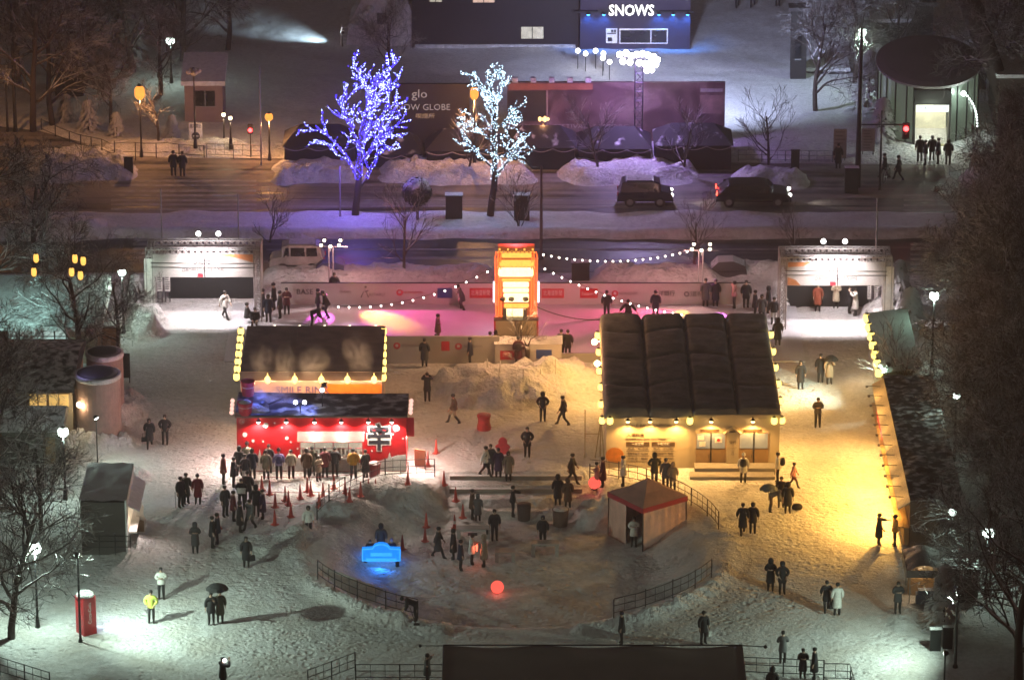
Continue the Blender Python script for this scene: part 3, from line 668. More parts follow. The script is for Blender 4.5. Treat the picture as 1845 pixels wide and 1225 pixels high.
m = MB(); m.lathe([(.16,0),(.30,.10),(.30,.28),(.18,.42),(.05,.48)], n=16); m.build('kettle_body', pm('dark_steel', (.10,.10,.13), .4, .5), c_, smooth=True)
m = MB(); m.tube([(.25,0,.3),(.7,.15,.45),(1.05,.25,.52)], [.05,.06,.09], 8); m.build('handle', MATS['dark_steel'], c_, smooth=True)
f = G(462, 741, ZR+.1); m = MB(); m.lathe([(.75,0),(.62,.2),(.35,.34),(.05,.38)], n=18, sy=.6); o = m.build('snow_heap', PILE, None, f, True); tag(o, 'white cap of snow heaped on the left corner of the noodle stand roof', 'snow heap')
# small lamps on the roof and the blue wash
f = G(541, 745, ZR+.1); c_ = thing('roof_spotlights', 'two small white spotlights on a stand on the blue-lit noodle stand roof', 'spotlight', f)
m = MB(); m.tube([(0,0,0),(0,0,.55)], .03, 6); m.tube([(-.25,0,.55),(.25,0,.55)], .025, 6); m.build('stand', DARK, c_)
for s_ in (-1,1): m = MB(); m.ball((s_*.24,-.06,.66), .11, 8); m.build('bulb', COLDW, c_, smooth=True)
lamp('SPOT', f+Vector((1.2,.4,1.5)), (.14,.22,1.), 260, .1, c_, f+Vector((-.9,.3,0)), 100, .8); lamp('POINT', f+Vector((-2.2,.8,1.0)), (.12,.2,1.), 60, .1, c_)
f = G(581, 733, ZR+.1); c_ = thing('roof_camera_pole', 'dark pole with a white lamp near the middle of the noodle stand roof', 'lamp pole', f)
m = MB(); m.tube([(0,0,0),(0,0,1.2)], .03, 6); m.box((.1,0,1.25),(.3,.2,.2)); m.build('pole', DARK, c_); m = MB(); m.ball((0,-.1,1.0), .11, 8); m.build('bulb', COLDW, c_, smooth=True)
# ---- lantern-lined stall behind it
Y0 = rowY(767); ZR = W(560, 673, Y0).z; YR = G(560, 591, ZR).y; xl = W(434, 700, Y0).x; xr = W(688, 700, Y0).x
B = Vector((xl, Y0, 0)); t = thing('food_stall', 'dark-roofed food stall lined with lanterns behind the red noodle stand', 'stall', B)
m = MB(); m.bb(0, xr-xl, 0, YR-Y0, -.2, ZR); m.build('wall', pm('pinkish_panel', (.55,.42,.36), .6, 0, .1, 2.), t)
m = MB(); m.bb(-.02, xr-xl+.02, .0, YR-Y0+.05, ZR+.002, ZR+.12); xs_ = W(531, 630, (Y0+YR)/2).x-xl; m.bb(xs_-.03, xs_+.03, .1, YR-Y0, ZR+.122, ZR+.16); m.build('roof', ROOFD, t)
m = MB(); m.extr([(-.02,ZR+.08),(-.7,ZR-.16),(-.7,ZR-.20),(-.02,ZR-.02)], 'x', -.02, xr-xl+.02); m.v = [(x,y-.002,z) for x,y,z in m.v]; m.build('awning', MATS['pinkish_panel'], t)
a = W(586, 690, Y0); b_ = W(688, 720, Y0); m = MB(); m.bb(a.x-xl, b_.x-xl, -.012, -.001, b_.z, a.z-.05); m.build('orange_panel', ORG, t)
sgn('SMILE RINK', 545, 703, 96, pm('indigo_print', (.05,.05,.28), .5), root=t, Y=Y0)
for px_ in (482,531,579,626,674):
    p = W(px_, 684, Y0-.75); m = MB(); m.ball((p.x-xl, p.y-Y0, p.z), .16, 8, 0, 1.4); m.tube([(p.x-xl,p.y-Y0,p.z+.2),(p.x-xl,p.y-Y0+.1,p.z+.34)], .02, 5); m.build('eave_lamp', em('amber_shade', (1.,.62,.16), 3.5), t, smooth=True); lamp('POINT', p+Vector((0,-.25,-.15)), (1.,.58,.28), 90, .15, t)
for px_ in (495,540,585,630,677):
    p = W(px_, 589, YR+.1); m = MB(); m.ball((p.x-xl, p.y-Y0, p.z), .10, 8); m.tube([(p.x-xl,p.y-Y0,p.z-.1),(p.x-xl,p.y-Y0-.1,p.z-.3)], .02, 5); m.build('ridge_lamp', WARMW, t, smooth=True)
sy = lambda i, py: YR-.3+(py-596)/(680-596)*(Y0+.2-YR+.3)
lanterns([(434-i*1.3, 597+i*13.6) for i in range(7)], sy, 'on the left edge of the food stall roof', 'lanterns of the food stall', 1.05)
lanterns([(691-i*.1, 597+i*13.8) for i in range(7)], sy, 'on the right edge of the food stall roof', 'lanterns of the food stall', 1.05)
# ---- stall with the green-lit roof (right edge of the plaza)
Y0 = rowY(747); ZR = W(1610, 676, Y0).z; YR = G(1600, 569, ZR).y; xl = W(1587, 700, Y0).x; xr = xl+2.1
B = Vector((xl, Y0, 0)); t = thing('green_roof_stall', 'narrow stall with a pale green roof edged by a row of lanterns', 'stall', B)
GRN = pm('pale_green_panel', (.42,.50,.44), .6, 0, .1, 1.5)
m = MB(); m.bb(.05, xr-xl, 0, YR-Y0, -.2, ZR); m.build('wall', GRN, t)
vs = []; fs = []
for j in range(9):
    for i in range(7):
        u = i/6; v = j/8; vs.append((-.1+u*(xr-xl+.2), -.08+v*(YR-Y0+.16), ZR+.12+.5*math.sin(u*PI/2*.9)*.5+.05*math.sin(v*9)))
for j in range(8):
    for i in range(6): k = j*7+i; fs.append((k,k+1,k+8,k+7))
m = MB(); m.add(vs, fs); m.build('roof', pm('green_canvas', (.26,.33,.29), .7, 0, .2, 1.2), t, smooth=True)
m = MB(); m.tube([(.02,-.1,0),(.02,-.1,ZR)], .04, 6); m.build('corner_post', WHITE, t)
lanterns([(1562+i*3.6, 573+i*16.4) for i in range(7)], lambda i, py: YR-.2+(py-573)/(98.4)*(Y0+.1-YR+.2), 'along the green-roofed stall', 'lanterns of the green-roofed stall', 1.25)
lamp('POINT', W(1552, 640, (Y0+YR)/2), (1.,.75,.4), 70, .2, t)
flood('floodlight_pole', 'bright white-green floodlight on a thin pole by the green stall', 'floodlight', 1597, 660, 745, 1, 3600, (.80,1.,.76), G(1490, 730), bulb=em('green_white_glass', (.78,1.,.86), 16), pole_r=.03)
# ---- long stall row along the right edge
ya, yb = rowY(985), rowY(757); xw = 19.62; B = Vector((xw, ya, 0)); L_ = yb-ya
t = thing('long_stall', 'long stall with a cream awning glowing orange along the right edge', 'stall', B)
m = MB(); m.bb(.62, 3.2, 0, L_, -.2, 2.45); m.build('wall', pm('brown_boarding', (.13,.085,.055), .8, 0, .2, 2.), t)
m = MB(); m.extr([(0,2.02),(0,2.10),(.62,2.48),(.62,2.40)], 'y', 0., L_); m.build('awning', pm('cream_canvas', (.70,.60,.44), .7, 0, .1, 2.), t)
m = MB(); m.bb(.001, .34, .1, L_-.1, 1.0, 1.06); m.bb(.35, .61, .1, L_-.1, -.1, 1.0); m.build('counter', TAN, t)
vs = []; fs = []
for j in range(60):
    for i in range(12):
        u = i/11; v = j/59; vs.append((.60+u*2.7, v*L_, 2.55+.28*float(fbm(u*5, v*26, 55, 4))))
for j in range(59):
    for i in range(11): k = j*12+i; fs.append((k,k+1,k+13,k+12))
m = MB(); m.add(vs, fs); m.build('roof', snowy('patchy_roof_snow', (.05,.04,.035), -.02, 2.2), t, smooth=True)
for k in range(12):
    y = .9+k*(L_-2)/11; m = MB(); m.tube([(.35,y,2.38),(-.32,y,2.42)], .02, 5); m.box((-.36,y,2.38),(.14,.12,.10)); m.build('lamp_arm', DARK, t)
for k in range(7): lamp('POINT', B+Vector((-.55,1.0+k*(L_-3)/6,2.62)), (1.,.52,.14), 40, .08, t)
m = MB()
for k in range(5): m.bb(-.006, .0, L_-7.6+k*.85, L_-7.0+k*.85, 1.70, 2.0)
m.build('red_strip', PRINTR, t)
for y, pw in ((1.8,900),(3.8,950),(6.0,900),(8.4,750),(11.,520),(13.6,260)): lamp('SPOT', B+Vector((-.30,y,2.30)), (1.,.50,.09), pw, .1, t, B+Vector((-2.0,y-.4,0)), 150, .8)
lamp('POINT', B+Vector((-.6,L_-5.6,1.4)), (1.,.45,.3), 40, .15, t)
# ---- little kiosk below it
f = G(1640, 1085); t = thing('kiosk', 'small grey-roofed kiosk with an open lit front by the trees', 'kiosk', f)
gm = pm('grey_pvc', (.26,.24,.23), .5, 0, .2, 2.)
zt = up(1640, 1085, 1040)
m = MB()
for x, y in ((-.05,0),(1.3,0),(-.05,2.2),(1.3,2.2)): m.tube([(x,y,-.1),(x,y,zt+.5)], .03, 6)
m.build('frame', GREYM, t)
vs = []; fs = []
for j in range(9):
    for i in range(9): u = i/8; v = j/8; vs.append((-.25+u*1.8, -.3+v*2.8, zt+.45+.5*math.sin(u*PI)*(.6+.4*math.sin(v*PI))+.06*math.sin(v*17)))
for j in range(8):
    for i in range(8): k = j*9+i; fs.append((k,k+1,k+10,k+9))
m = MB(); m.add(vs, fs); m.build('roof', gm, t, smooth=True)
m = MB(); m.bb(-.26,-.24,-.3,2.5,zt-.1,zt+.5); m.bb(-.24,1.55,-.31,-.29,zt+.1,zt+.5); m.build('valance', gm, t)
m = MB(); m.bb(-.02,1.25,.9,1.5,-.1,.9); m.bb(.2,.55,1.0,1.3,.902,1.3); m.build('counter', TAN, t); m = MB(); m.bb(.3,1.25,1.6,2.1,.1,1.5); m.build('back_panel', CREAM, t)
lamp('POINT', f+Vector((.6,.5,1.6)), (1.,.72,.4), 30, .1, t)
f = G(1655, 1088); o = MB().box((.3,0,.35),(.9,.5,.5)).box((.3,0,.7),(.7,.4,.2)).build('crate_cover', pm('slate_blue_cover', (.10,.12,.18), .6, 0, .2, 3.), None, f); tag(o, 'slate blue covered crate on the snow under the kiosk', 'crate')
f = G(1725, 1085); t = thing('storage_box', 'dark green storage shed between the kiosk and the bare trees', 'shed', f)
m = MB(); m.bb(-1.0,1.0,0,1.2,-.1,1.7); m.build('wall', pm('dark_green_sheet', (.05,.055,.045), .7), t); m = MB(); m.bb(-1.1,1.1,-.1,1.3,1.702,1.82); m.build('roof', snowy('shed_roof_snow', (.06,.06,.055), .4), t); m = MB(); m.bb(-.3,.4,-.02,-.001,0,1.5); m.build('door', DARK, t)
# ---- left booth whose front faces the plaza
Y0 = rowY(1000); ZR = W(190, 905, Y0).z; YR = G(190, 838, ZR).y; xl = W(146, 950, Y0).x; xr = W(226, 950, Y0).x
B = Vector((xl, Y0, 0)); t = thing('serving_booth', 'boxy serving booth with greenish snow on its roof and a white front', 'stall', B)
m = MB(); m.bb(0, xr-xl, 0, YR-Y0, -.1, ZR); m.build('wall', pm('brown_grey_sheet', (.065,.055,.047), .7, 0, .1, 1.), t)
vs = []; fs = []
for j in range(25):
    for i in range(17): u = i/16; v = j/24; vs.append((-.05+u*(xr-xl+.15), -.05+v*(YR-Y0+.1), ZR+.05+.16*float(fbm(u*4, v*7, 77, 4))))
for j in range(24):
    for i in range(16): k = j*17+i; fs.append((k,k+1,k+18,k+17))
m = MB(); m.add(vs, fs); m.build('roof', snowy('booth_roof_snow', (.07,.075,.07), .50, 1.6), t, smooth=True)
m = MB(); m.bb(xr-xl+.002, xr-xl+.08, -.05, YR-Y0, 0, ZR+.12); m.build('front_frame', WHITE, t)
m = MB(); m.bb(xr-xl+.082, xr-xl+.10, .8, YR-Y0-.6, 1.0, 2.2); m.build('hatch', pm('booth_inside', (.45,.34,.22), .6, emit=(1.,.8,.55), es=.5), t)
m = MB(); m.bb(xr-xl+.102, xr-xl+.5, .7, YR-Y0-.5, .9, 1.0); m.build('counter', PRINTW, t)
m = MB(); m.extr([(xr-xl+.08,2.5),(xr-xl+.7,2.15),(xr-xl+.7,2.10),(xr-xl+.08,2.42)], 'y', .6, YR-Y0-.4); m.build('awning', PRINTW, t)
m = MB()
for k in range(4): m.tube([(.1+k*.8,-.12,.0),(.1+k*.8,-.12,1.2)], .025, 5)
for z in (.5,.8,1.1): m.tube([(.1,-.12,z),(2.5,-.12,z)], .02, 5)
m.build('leaning_fence', DARK, t)
lamp('SPOT', B+Vector((xr-xl+.5,1.2,2.0)), (1.,.82,.74), 90, .08, t, B+Vector((xr-xl+.7,.2,0)), 130, .7)
f = GH(253, 960); t = thing('figure_panel', 'white and brown cut-out board leaning at the front of the serving booth', 'board', f)
m = MB(); m.extr([(-.25,0),(.25,0),(.30,.7),(.18,1.1),(.22,1.5),(.0,1.75),(-.2,1.5),(-.16,1.1),(-.3,.7)], 'y', -.04, .04); m.build('board', PRINTW, t); m = MB(); m.extr([(-.2,.1),(.2,.1),(.2,.7),(-.2,.8)], 'y', -.052, -.041); m.build('print', TAN, t); m = MB(); m.bb(-.03,.03,.04,.5,0,.9); m.build('strut', DARK, t)
# ---- drum-shaped building and its house (left)
BRK = pm('pink_brick', (.36,.24,.21), .8, 0, .2, 3., .4, 10.)
YEW = pm('amber_window', (.5,.36,.16), .3, 0, .3, 2., emit=(1.,.62,.18), es=.55)
f = G(88, 800); t = thing('park_house', 'beige park house with a dark roof and amber-lit windows among trees', 'building', f)
zt = up(100, 800, 702); m = MB(); m.bb(-4.5, 1.35, 0, 6.5, -.1, zt); m.build('wall', pm('beige_render', (.36,.30,.22), .8), t)
m = MB(); m.extr([(-.5,zt+.002),(7,zt+.002),(7,zt+.35),(3.2,zt+1.1),(-.5,zt+.2)], 'x', -4.9, 1.5); m.build('roof', snowy('house_roof_snow', (.035,.03,.028), .12), t)
for k, (a, b_) in enumerate(((-.95,-.05),(.1,1.15))):
    m = MB(); m.bb(a, b_, -.02, -.001, zt-1.25, zt-.25); w_ = m.build('window', YEW, t); m = MB(); m.bb(a-.05,b_+.05,-.05,-.021,zt-1.30,zt-1.25); m.bb((a+b_)/2-.03,(a+b_)/2+.03,-.04,-.021,zt-1.25,zt-.25); m.bb(a-.05,b_+.05,-.04,-.021,zt-.25,zt-.19); m.build('frame', TAN, w_)
m = MB(); m.bb(.05,.2,-.06,-.001,0,zt-1.32); m.bb(-1.1,-.95,-.06,-.001,0,zt-1.32); m.build('pilaster', MATS['beige_render'], t)
for px_, py_ in ((143,729),(70,742)):
    p = W(px_, py_, f.y-.25); m = MB(); m.ball(p-f, .17, 8); m.tube([p-f, p-f+Vector((0,.25,.1))], .02, 5); m.build('globe_lamp', em('amber_globe', (1.,.72,.36), 7), t, smooth=True); lamp('POINT', p+Vector((.1,-.3,0)), (1.,.72,.4), 40, .15, t)
DRF = pm('drum_roof_cover', (.055,.05,.055), .7, 0, .2, 1.)
for px_, pyf, pyt, rp, lab in ((180,808,672,41,'nearer pink brick drum with a flat dark round top and snowy rim'),(192,765,634,34,'farther pink brick drum half hidden behind the nearer one')):
    f = G(px_, pyf-14); h = W(px_, pyt, f.y).z; r = rp/33.; t = thing('brick_drum', lab, 'building', f, 0, 'brick drums beside the park house')
    m = MB(); m.lathe([(r*.97,-.1),(r*.97,h-.25)], n=32); m.build('wall', BRK, t)
    m = MB(); m.lathe([(r*.98,h-.249),(r*1.02,h-.2),(r*1.02,h),(r*.94,h+.03)], n=32); m.build('rim', PILE, t, smooth=True)
    m = MB(); m.lathe([(r*.90,h+.031),(r*.6,h+.09),(.02,h+.1)], n=32); m.build('roof', DRF, t, smooth=True)
lamp('SPOT', W(128, 655, G(180,795).y-1.5), (.45,.40,1.), 70, .1, None, W(172, 672, G(180,795).y), 60, .8, 'lamp_light')
lamp('SPOT', G(330, 790)+Vector((0,0,4.5)), (1.,.55,.50), 160, .3, None, G(175, 760)+Vector((0,0,2)), 60, .8, 'lamp_light')
# ---- glazed building far left
f = G(85, 655); t = thing('glazed_hall', 'low hall with a pale teal snowy roof and a lit glazed front', 'building', f)
zt = up(85, 655, 590); TEAL = pm('teal_panel', (.40,.56,.52), .7, 0, .1, .8, emit=(.5,1.,.86), es=.0)
m = MB(); m.bb(-5, 2.9, 0, 6, -.1, zt); m.build('wall', MATS['beige_render'], t)
m = MB(); m.extr([(-.6,zt+.002),(6.4,zt+.002),(6.4,zt+.9),(4.5,zt+.9),(-.6,zt+.25)], 'x', -5.3, 3.2); m.build('roof', CLEAN, t)
m = MB(); m.bb(-2.2, 1.2, -.03, -.001, zt-1.05, zt-.02); w_ = m.build('glazing', pm('lit_glazing', (.4,.45,.43), .2, 0, .5, 1.5, emit=(.72,1.,.92), es=.42), t)
m = MB()
for k in range(6): m.bb(-2.2+k*.66, -2.12+k*.66, -.05, -.031, zt-1.05, zt-.02)
m.bb(-2.2,1.2,-.05,-.0305,zt-.55,zt-.50); m.build('mullion', DARK, w_)
lamp('SPOT', f+Vector((-1.5,-5,6.5)), (.55,1.,.88), 1400, .2, t, f+Vector((-.8,1.5,zt)), 70, .9)
f = G(198, 640); t = thing('utility_box', 'brown utility cabinet standing by the left path near the trees', 'cabinet', f)
m = MB(); m.bb(-.45,.45,0,.8,-.1,1.7); m.build('cabinet_body', pm('brown_sheet', (.10,.08,.06), .6), t); m = MB(); m.bb(-.5,.5,-.05,.85,1.702,1.8); m.build('lid', PILE, t); m = MB(); m.bb(-.38,.38,-.02,-.001,.1,1.6); m.build('door', TAN, t)
f = G(228, 690); t = thing('notice_board', 'dark upright notice board beside the farther brick drum', 'board', f)
m = MB(); m.bb(-.22,.22,0,.08,.3,1.75); m.build('panel', pm('dark_brown_board', (.03,.025,.022), .6), t)
for s_ in (-1,1): m = MB(); m.tube([(s_*.18,.04,-.1),(s_*.18,.04,.3)], .03, 5); m.build('leg', DARK, t)
f = G(60, 835); t = thing('garden_shed', 'low dark shed with a snow-edged roof under the left trees', 'shed', f)
m = MB(); m.bb(-1.6,1.5,0,3.2,-.1,1.9); m.build('wall', pm('grey_green_board', (.12,.13,.11), .8), t); m = MB(); m.extr([(-.3,1.902),(3.4,1.902),(1.6,2.7)], 'x', -1.8, 1.7); m.build('roof', snowy('shed_snow', (.05,.05,.05), .30), t); m = MB(); m.bb(.6,1.2,-.02,-.001,0,1.5); m.build('door', TAN, t)
# ================================================================ gates, rink, lantern tower
BANM = None
def banner_mat():
    m = bpy.data.materials.new('banner_fabric'); t = nt(m); N = t.nodes; L = t.links
    out = N.new('ShaderNodeOutputMaterial'); a = N.new('ShaderNodeBsdfDiffuse'); a.inputs[0].default_value = (.72,.70,.69,1); b = N.new('ShaderNodeBsdfTranslucent'); b.inputs[0].default_value = (.70,.66,.66,1)
    x = N.new('ShaderNodeMixShader'); x.inputs[0].default_value = .45; L.new(a.outputs[0], x.inputs[1]); L.new(b.outputs[0], x.inputs[2]); L.new(x.outputs[0], out.inputs[0]); return m
BANM = banner_mat()
FROST = snowy('frosted_truss', (.34,.30,.30), .55, 3.); ORB = pm('banner_orange', (.60,.24,.10), .6, 0, .25, 2.)
def truss(mb, a, b, w=.34, n=8):
    a = Vector(a); b = Vector(b); d = (b-a).normalized(); u = d.cross(Vector((0,1,0))); u = u.normalized() if u.length > .1 else Vector((1,0,0)); v = d.cross(u).normalized()
    cs = [(u*s+v*q)*(w/2) for s, q in ((-1,-1),(1,-1),(1,1),(-1,1))]
    for c in cs: mb.tube([a+c, b+c], .038, 5)
    for i in range(n):
        p = a.lerp(b, i/n); q = a.lerp(b, (i+1)/n)
        for k in range(4): mb.tube([p+cs[k], q+cs[(k+1)%4]], .022, 4); mb.tube([p+cs[k], p+cs[(k+1)%4]], .022, 4)
def gate(px0, px1, pyt, pyf, bt0, bb1, label, flip, lx):
    Y = rowY(pyf); a = W(px0, pyf, Y); b = W(px1, pyf, Y); zt = W(px0, pyt, Y).z; cx = (a.x+b.x)/2; f = Vector((cx, Y, 0)); hw = (b.x-a.x)/2
    t = thing('entrance_gate', label, 'gate', f, 0, 'entrance gates of the rink plaza')
    for s in (-1,1):
        for y in (0, 1.6):
            m = MB(); truss(m, (s*(hw-.2),y,-.1), (s*(hw-.2),y,zt), .36, 10); m.build('truss_post', FROST, t)
        m = MB(); truss(m, (s*(hw-.2),.2,zt-.2), (s*(hw-.2),1.4,zt-.2), .3, 3); m.build('side_truss', FROST, t)
    for y in (0, 1.6): m = MB(); truss(m, (-hw+.05,y,zt-.2), (hw-.05,y,zt-.2), .36, 18); m.build('top_truss', FROST, t)
    z1 = W(px0, bt0, Y).z; z0 = W(px0, bb1, Y).z
    m = MB(); m.bb(-hw+.42, hw-.42, -.24, -.228, z0, z1); bn = m.build('banner', BANM, t)
    sx = -1 if flip else 1
    m = MB(); xo = (hw-.44)*(1 if flip else -1)
    m.extr([(xo,z0+.02),(xo-sx*-1*0.75 if 0 else xo+(-.75 if flip else .75),z0+.02),(xo+(-.45 if flip else .45),z0+.35),(xo,z0+.5)], 'y', -.246, -.2405) if not flip else None
    if m.v: m.build('orange_print', ORB, bn)
    m = MB(); xx = hw-.44
    (m.extr([(xx,z1),(xx-2.4,z1),(xx-.9,z1-.22),(xx,z1-.5)], 'y', -.246, -.2405) if flip else m.extr([(-xx,z1),(-xx+1.3,z1),(-xx+.9,z1-.25),(-xx,z1-.3)], 'y', -.246, -.2405)); m.build('orange_print', ORB, bn)
    m = MB(); xp = -hw+.2 if flip else hw-.2; m.bb(xp-.30, xp+.30, -.21, -.19, 0, zt-.55); m.build('white_cloth', PRINTW, t)
    # the writing faces outwards, so from the plaza it is read through the cloth, reversed
    o = text('SMILE RINK SAPPORO', .30, PRINTK, 'lettering', bn, (0,-.247,z0+.42), (PI/2,0,PI)); o.scale = (.85,1,1)
    o = text('ス', .66, PRINTK, 'lettering', bn, (-.25,-.247,z1-.42), (PI/2,0,PI)); o = text('マ', .5, PRINTK, 'lettering', bn, (.32,-.247,z1-.55), (PI/2,0,PI))
    m = MB(); m.bb(-.34,-.02,-.249,-.241,z0+.02,z0+.24); m.build('red_seal', PRINTR, bn)
    m = MB(); m.tube([(-hw+.3,-.27,z1-.52),(hw-.3,-.27,z1-.56)], .022, 4); m.tube([(-hw+.3,-.27,z1-.78),(hw-.3,-.27,z1-.80)], .022, 4); m.tube([(.08,-.28,z0),(.08,-.28,z1-.2)], .03, 4); m.build('bracing_bar', DARK, t)
    for x in lx:
        p = W(x, pyt-13, Y+1.6); q = Vector((p.x-f.x, 1.6, zt))
        m = MB(); m.tube([q, (q.x,1.6,zt+.3)], .03, 5); m.box((q.x,1.6,zt+.38),(.34,.16,.26),0,0,.4); h = m.build('floodlight_head', DARK, t); m = MB(); m.ball((q.x,1.50,zt+.40), .15, 8); m.build('lens', em('gate_flood', (1.,.95,.93), 9), h, smooth=True)
        lamp('SPOT', (p.x, Y+.32, zt-.42), (1.,.86,.86), 420, .03, t, (p.x, Y+.6, 0), 150, .4)
        lamp('SPOT', (p.x, Y+1.15, zt+.55), (1.,.88,.88), 160, .12, t, (p.x, Y-9, 0), 120, .7); lamp('SPOT', (p.x, Y-1.6, zt+.35), (1.,.88,.86), 800, .1, t, (p.x, Y-.2, zt-1.0), 110, .9)
    return t
gate(266, 472, 448, 578, 456, 497, 'left frosted truss gate with a white banner read from behind', True, (358,394))
gate(1403, 1604, 462, 592, 470, 512, 'right frosted truss gate with an orange-cornered white banner', False, (1483,1522))
HOARD = pm('black_hoarding', (.012,.012,.014), .7)
def hoarding(px0, px1, pyt, pyf, label):
    Y = rowY(pyf); a = W(px0, pyf, Y); b = W(px1, pyt, Y); f = Vector(((a.x+b.x)/2, Y, 0)); hw = (b.x-a.x)/2; t = thing('hoarding', label, 'fence', f)
    m = MB(); m.bb(-hw, hw, 0, .06, -.1, b.z); m.build('panel', HOARD, t)
    n = 5
    for i in range(n): m = MB(); m.tube([(-hw+.1+i*(2*hw-.2)/(n-1),.1,-.1),(-hw+.1+i*(2*hw-.2)/(n-1),.1,b.z+.05)], .03, 5); m.build('post', DARK, t)
hoarding(304, 456, 492, 538, 'long black hoarding on the street side of the left gate'); hoarding(1416, 1566, 505, 552, 'long black hoarding on the street side of the right gate')
def signboard(px0, px1, pyt, pyb, pyf, label, mat=None, name='sign_board', n=1, extra=None):
    Y = rowY(pyf); a = W(px0, pyb, Y); b = W(px1, pyt, Y); f = Vector(((a.x+b.x)/2, Y, 0)); hw = (b.x-a.x)/2; z0 = a.z; z1 = b.z; t = thing(name, label, 'sign', f)
    m = MB(); m.bb(-hw, hw, 0, .05, z0, z1); p = m.build('panel', mat or PRINTW, t)
    for s in (-1,1): m = MB(); m.tube([(s*hw*.8,.08,-.2),(s*hw*.8,.08,z1)], .035, 6); m.build('leg', DARK, t)
    if extra: extra(p, hw, z0, z1)
    return t
def lines(p, hw, z0, z1):
    m = MB()
    for k in range(6): z = z1-(z1-z0)*(.12+.14*k); m.bb(-hw*.8, hw*(.3+.5*rnd.random()), -.008, -.001, z-.03, z+.03)
    m.build('print', PRINTK, p)
signboard(283, 292, 497, 525, 545, 'left of two narrow white boards behind the left gate', extra=lines); signboard(297, 306, 497, 525, 545, 'right of two narrow white boards behind the left gate', extra=lines)
signboard(1563, 1570, 512, 539, 556, 'left of two narrow white boards behind the right gate', extra=lines); signboard(1575, 1582, 512, 539, 556, 'right of two narrow white boards behind the right gate', extra=lines)
# ---- rink boards
BRD = pm('rink_board', (.62,.58,.56), .5, 0, .06, .6); BRDG = pm('grey_rink_board', (.42,.40,.38), .6, 0, .08, .8)
Y0 = rowY(549); a = W(506, 511, Y0); b = W(1352, 549, Y0); B = Vector(((a.x+b.x)/2, Y0, 0)); hw = (b.x-a.x)/2; zt = a.z
t = thing('rink_wall', 'long white sponsor wall along the far side of the ice rink', 'barrier', B)
m = MB(); m.bb(-hw, hw, 0, .12, -.1, zt); m.build('board', BRD, t)
m = MB(); m.bb(-hw, hw, .02, .10, zt+.001, zt+.05); m.build('top_rail', DARK, t)
def loc(px, py, Y, off=.01): p = W(px, py, Y); return (p.x-B.x, Y-B.y-off, p.z-B.z)
def patch(px0, py0, px1, py1, mat, name='sponsor_panel'):
    m = MB(); fb(m, px0, py0, px1, py1, Y0, .010); m.v = [(x-B.x,y-B.y,z-B.z) for x,y,z in m.v]; return m.build(name, mat, t)
def disc(px, py, rp, mat, ring=.0):
    p = loc(px, py, Y0, .004); r = rp/30; m = MB(); k = 18
    m.extr([(p[0]+r*math.cos(i*2*PI/k), p[2]+r*math.sin(i*2*PI/k)) for i in range(k)], 'y', p[1]-.008, p[1]); m.build('round_mark', mat, t)
    m = MB(); r *= .45; m.extr([(p[0]+r*math.cos(i*2*PI/k), p[2]+r*.2+r*math.sin(i*2*PI/k)) for i in range(k)], 'y', p[1]-.014, p[1]-.009); m.build('round_mark', BRD, t)
GRYP = pm('grey_print', (.16,.14,.14), .5)
sgn('BASE', 549, 526, 29, PRINTK, Y=Y0, root=t); sgn('ITADAKI', 622, 526, 20, GRYP, Y=Y0, root=t)
m = MB(); p = loc(657, 527, Y0, .01)
m.tube([(p[0]-.22,p[1],p[2]-.3),(p[0]+.02,p[1],p[2]+.22),(p[0]+.22,p[1],p[2]-.3)], .04, 4); m.tube([(p[0]+.02,p[1],p[2]+.05),(p[0]+.22,p[1],p[2]+.12)], .035, 4); m.ball((p[0]+.06,p[1],p[2]+.34), .07, 6); m.build('figure_mark', GRYP, t)
sgn('RITARU', 679, 531, 27, GRYP, Y=Y0, root=t); disc(720, 527, 6, PRINTR); sgn('NONGSHIM', 744, 527, 34, PRINTR, Y=Y0, root=t, ph=4)
patch(788, 519, 815, 537, PRINTB); patch(846, 519, 887, 537, PRINTR); sgn('北海道新聞', 866, 528, 34, PRINTW, Y=Y0, root=t, off=.014, ph=10)
patch(976, 520, 1016, 537, PRINTR); sgn('北海道新聞', 996, 528.5, 34, PRINTW, Y=Y0, root=t, off=.014, ph=10); patch(1045, 520, 1077, 537, PRINTR); sgn('Sapporo', 1061, 529, 26, PRINTW, Y=Y0, root=t, off=.014)
disc(1108, 529, 6, PRINTR); sgn('NONGSHIM', 1132, 529, 32, GRYP, Y=Y0, root=t, ph=5); sgn('北洋銀行', 1196, 529, 40, PRINTK, Y=Y0, root=t, ph=9); disc(1237, 530, 5, GRYP); sgn('道新', 1256, 530, 24, GRYP, Y=Y0, root=t, ph=9)
# near boards, in two lengths
Y0 = rowY(655); a = W(440, 608, Y0); b = W(900, 655, Y0); B = Vector(((a.x+b.x)/2, Y0, 0)); hw = (b.x-a.x)/2; zt = a.z
t = thing('rink_barrier', 'grey rink barrier with sponsor marks left of the lantern tower', 'barrier', B)
m = MB(); m.bb(-hw, hw, 0, .12, -.1, zt); m.build('board', BRDG, t); m = MB(); m.bb(-hw, hw, -.02, .14, zt+.001, zt+.06); m.build('top_rail', BRDG, t)
disc(715, 623, 6, PRINTR); sgn('NONGSHIM', 742, 623, 36, GRYP, Y=Y0, root=t, ph=4); patch(795, 615, 810, 632, PRINTR); disc(826, 624, 6, PRINTR); sgn('NONGSHIM', 852, 624, 32, GRYP, Y=Y0, root=t, ph=4)
a = W(985, 610, Y0); b = W(1090, 655, Y0); B = Vector(((a.x+b.x)/2, Y0+.3, 0)); hw = (b.x-a.x)/2; t = thing('rink_barrier', 'short plain rink barrier between the lantern tower and the ticket office', 'barrier', B)
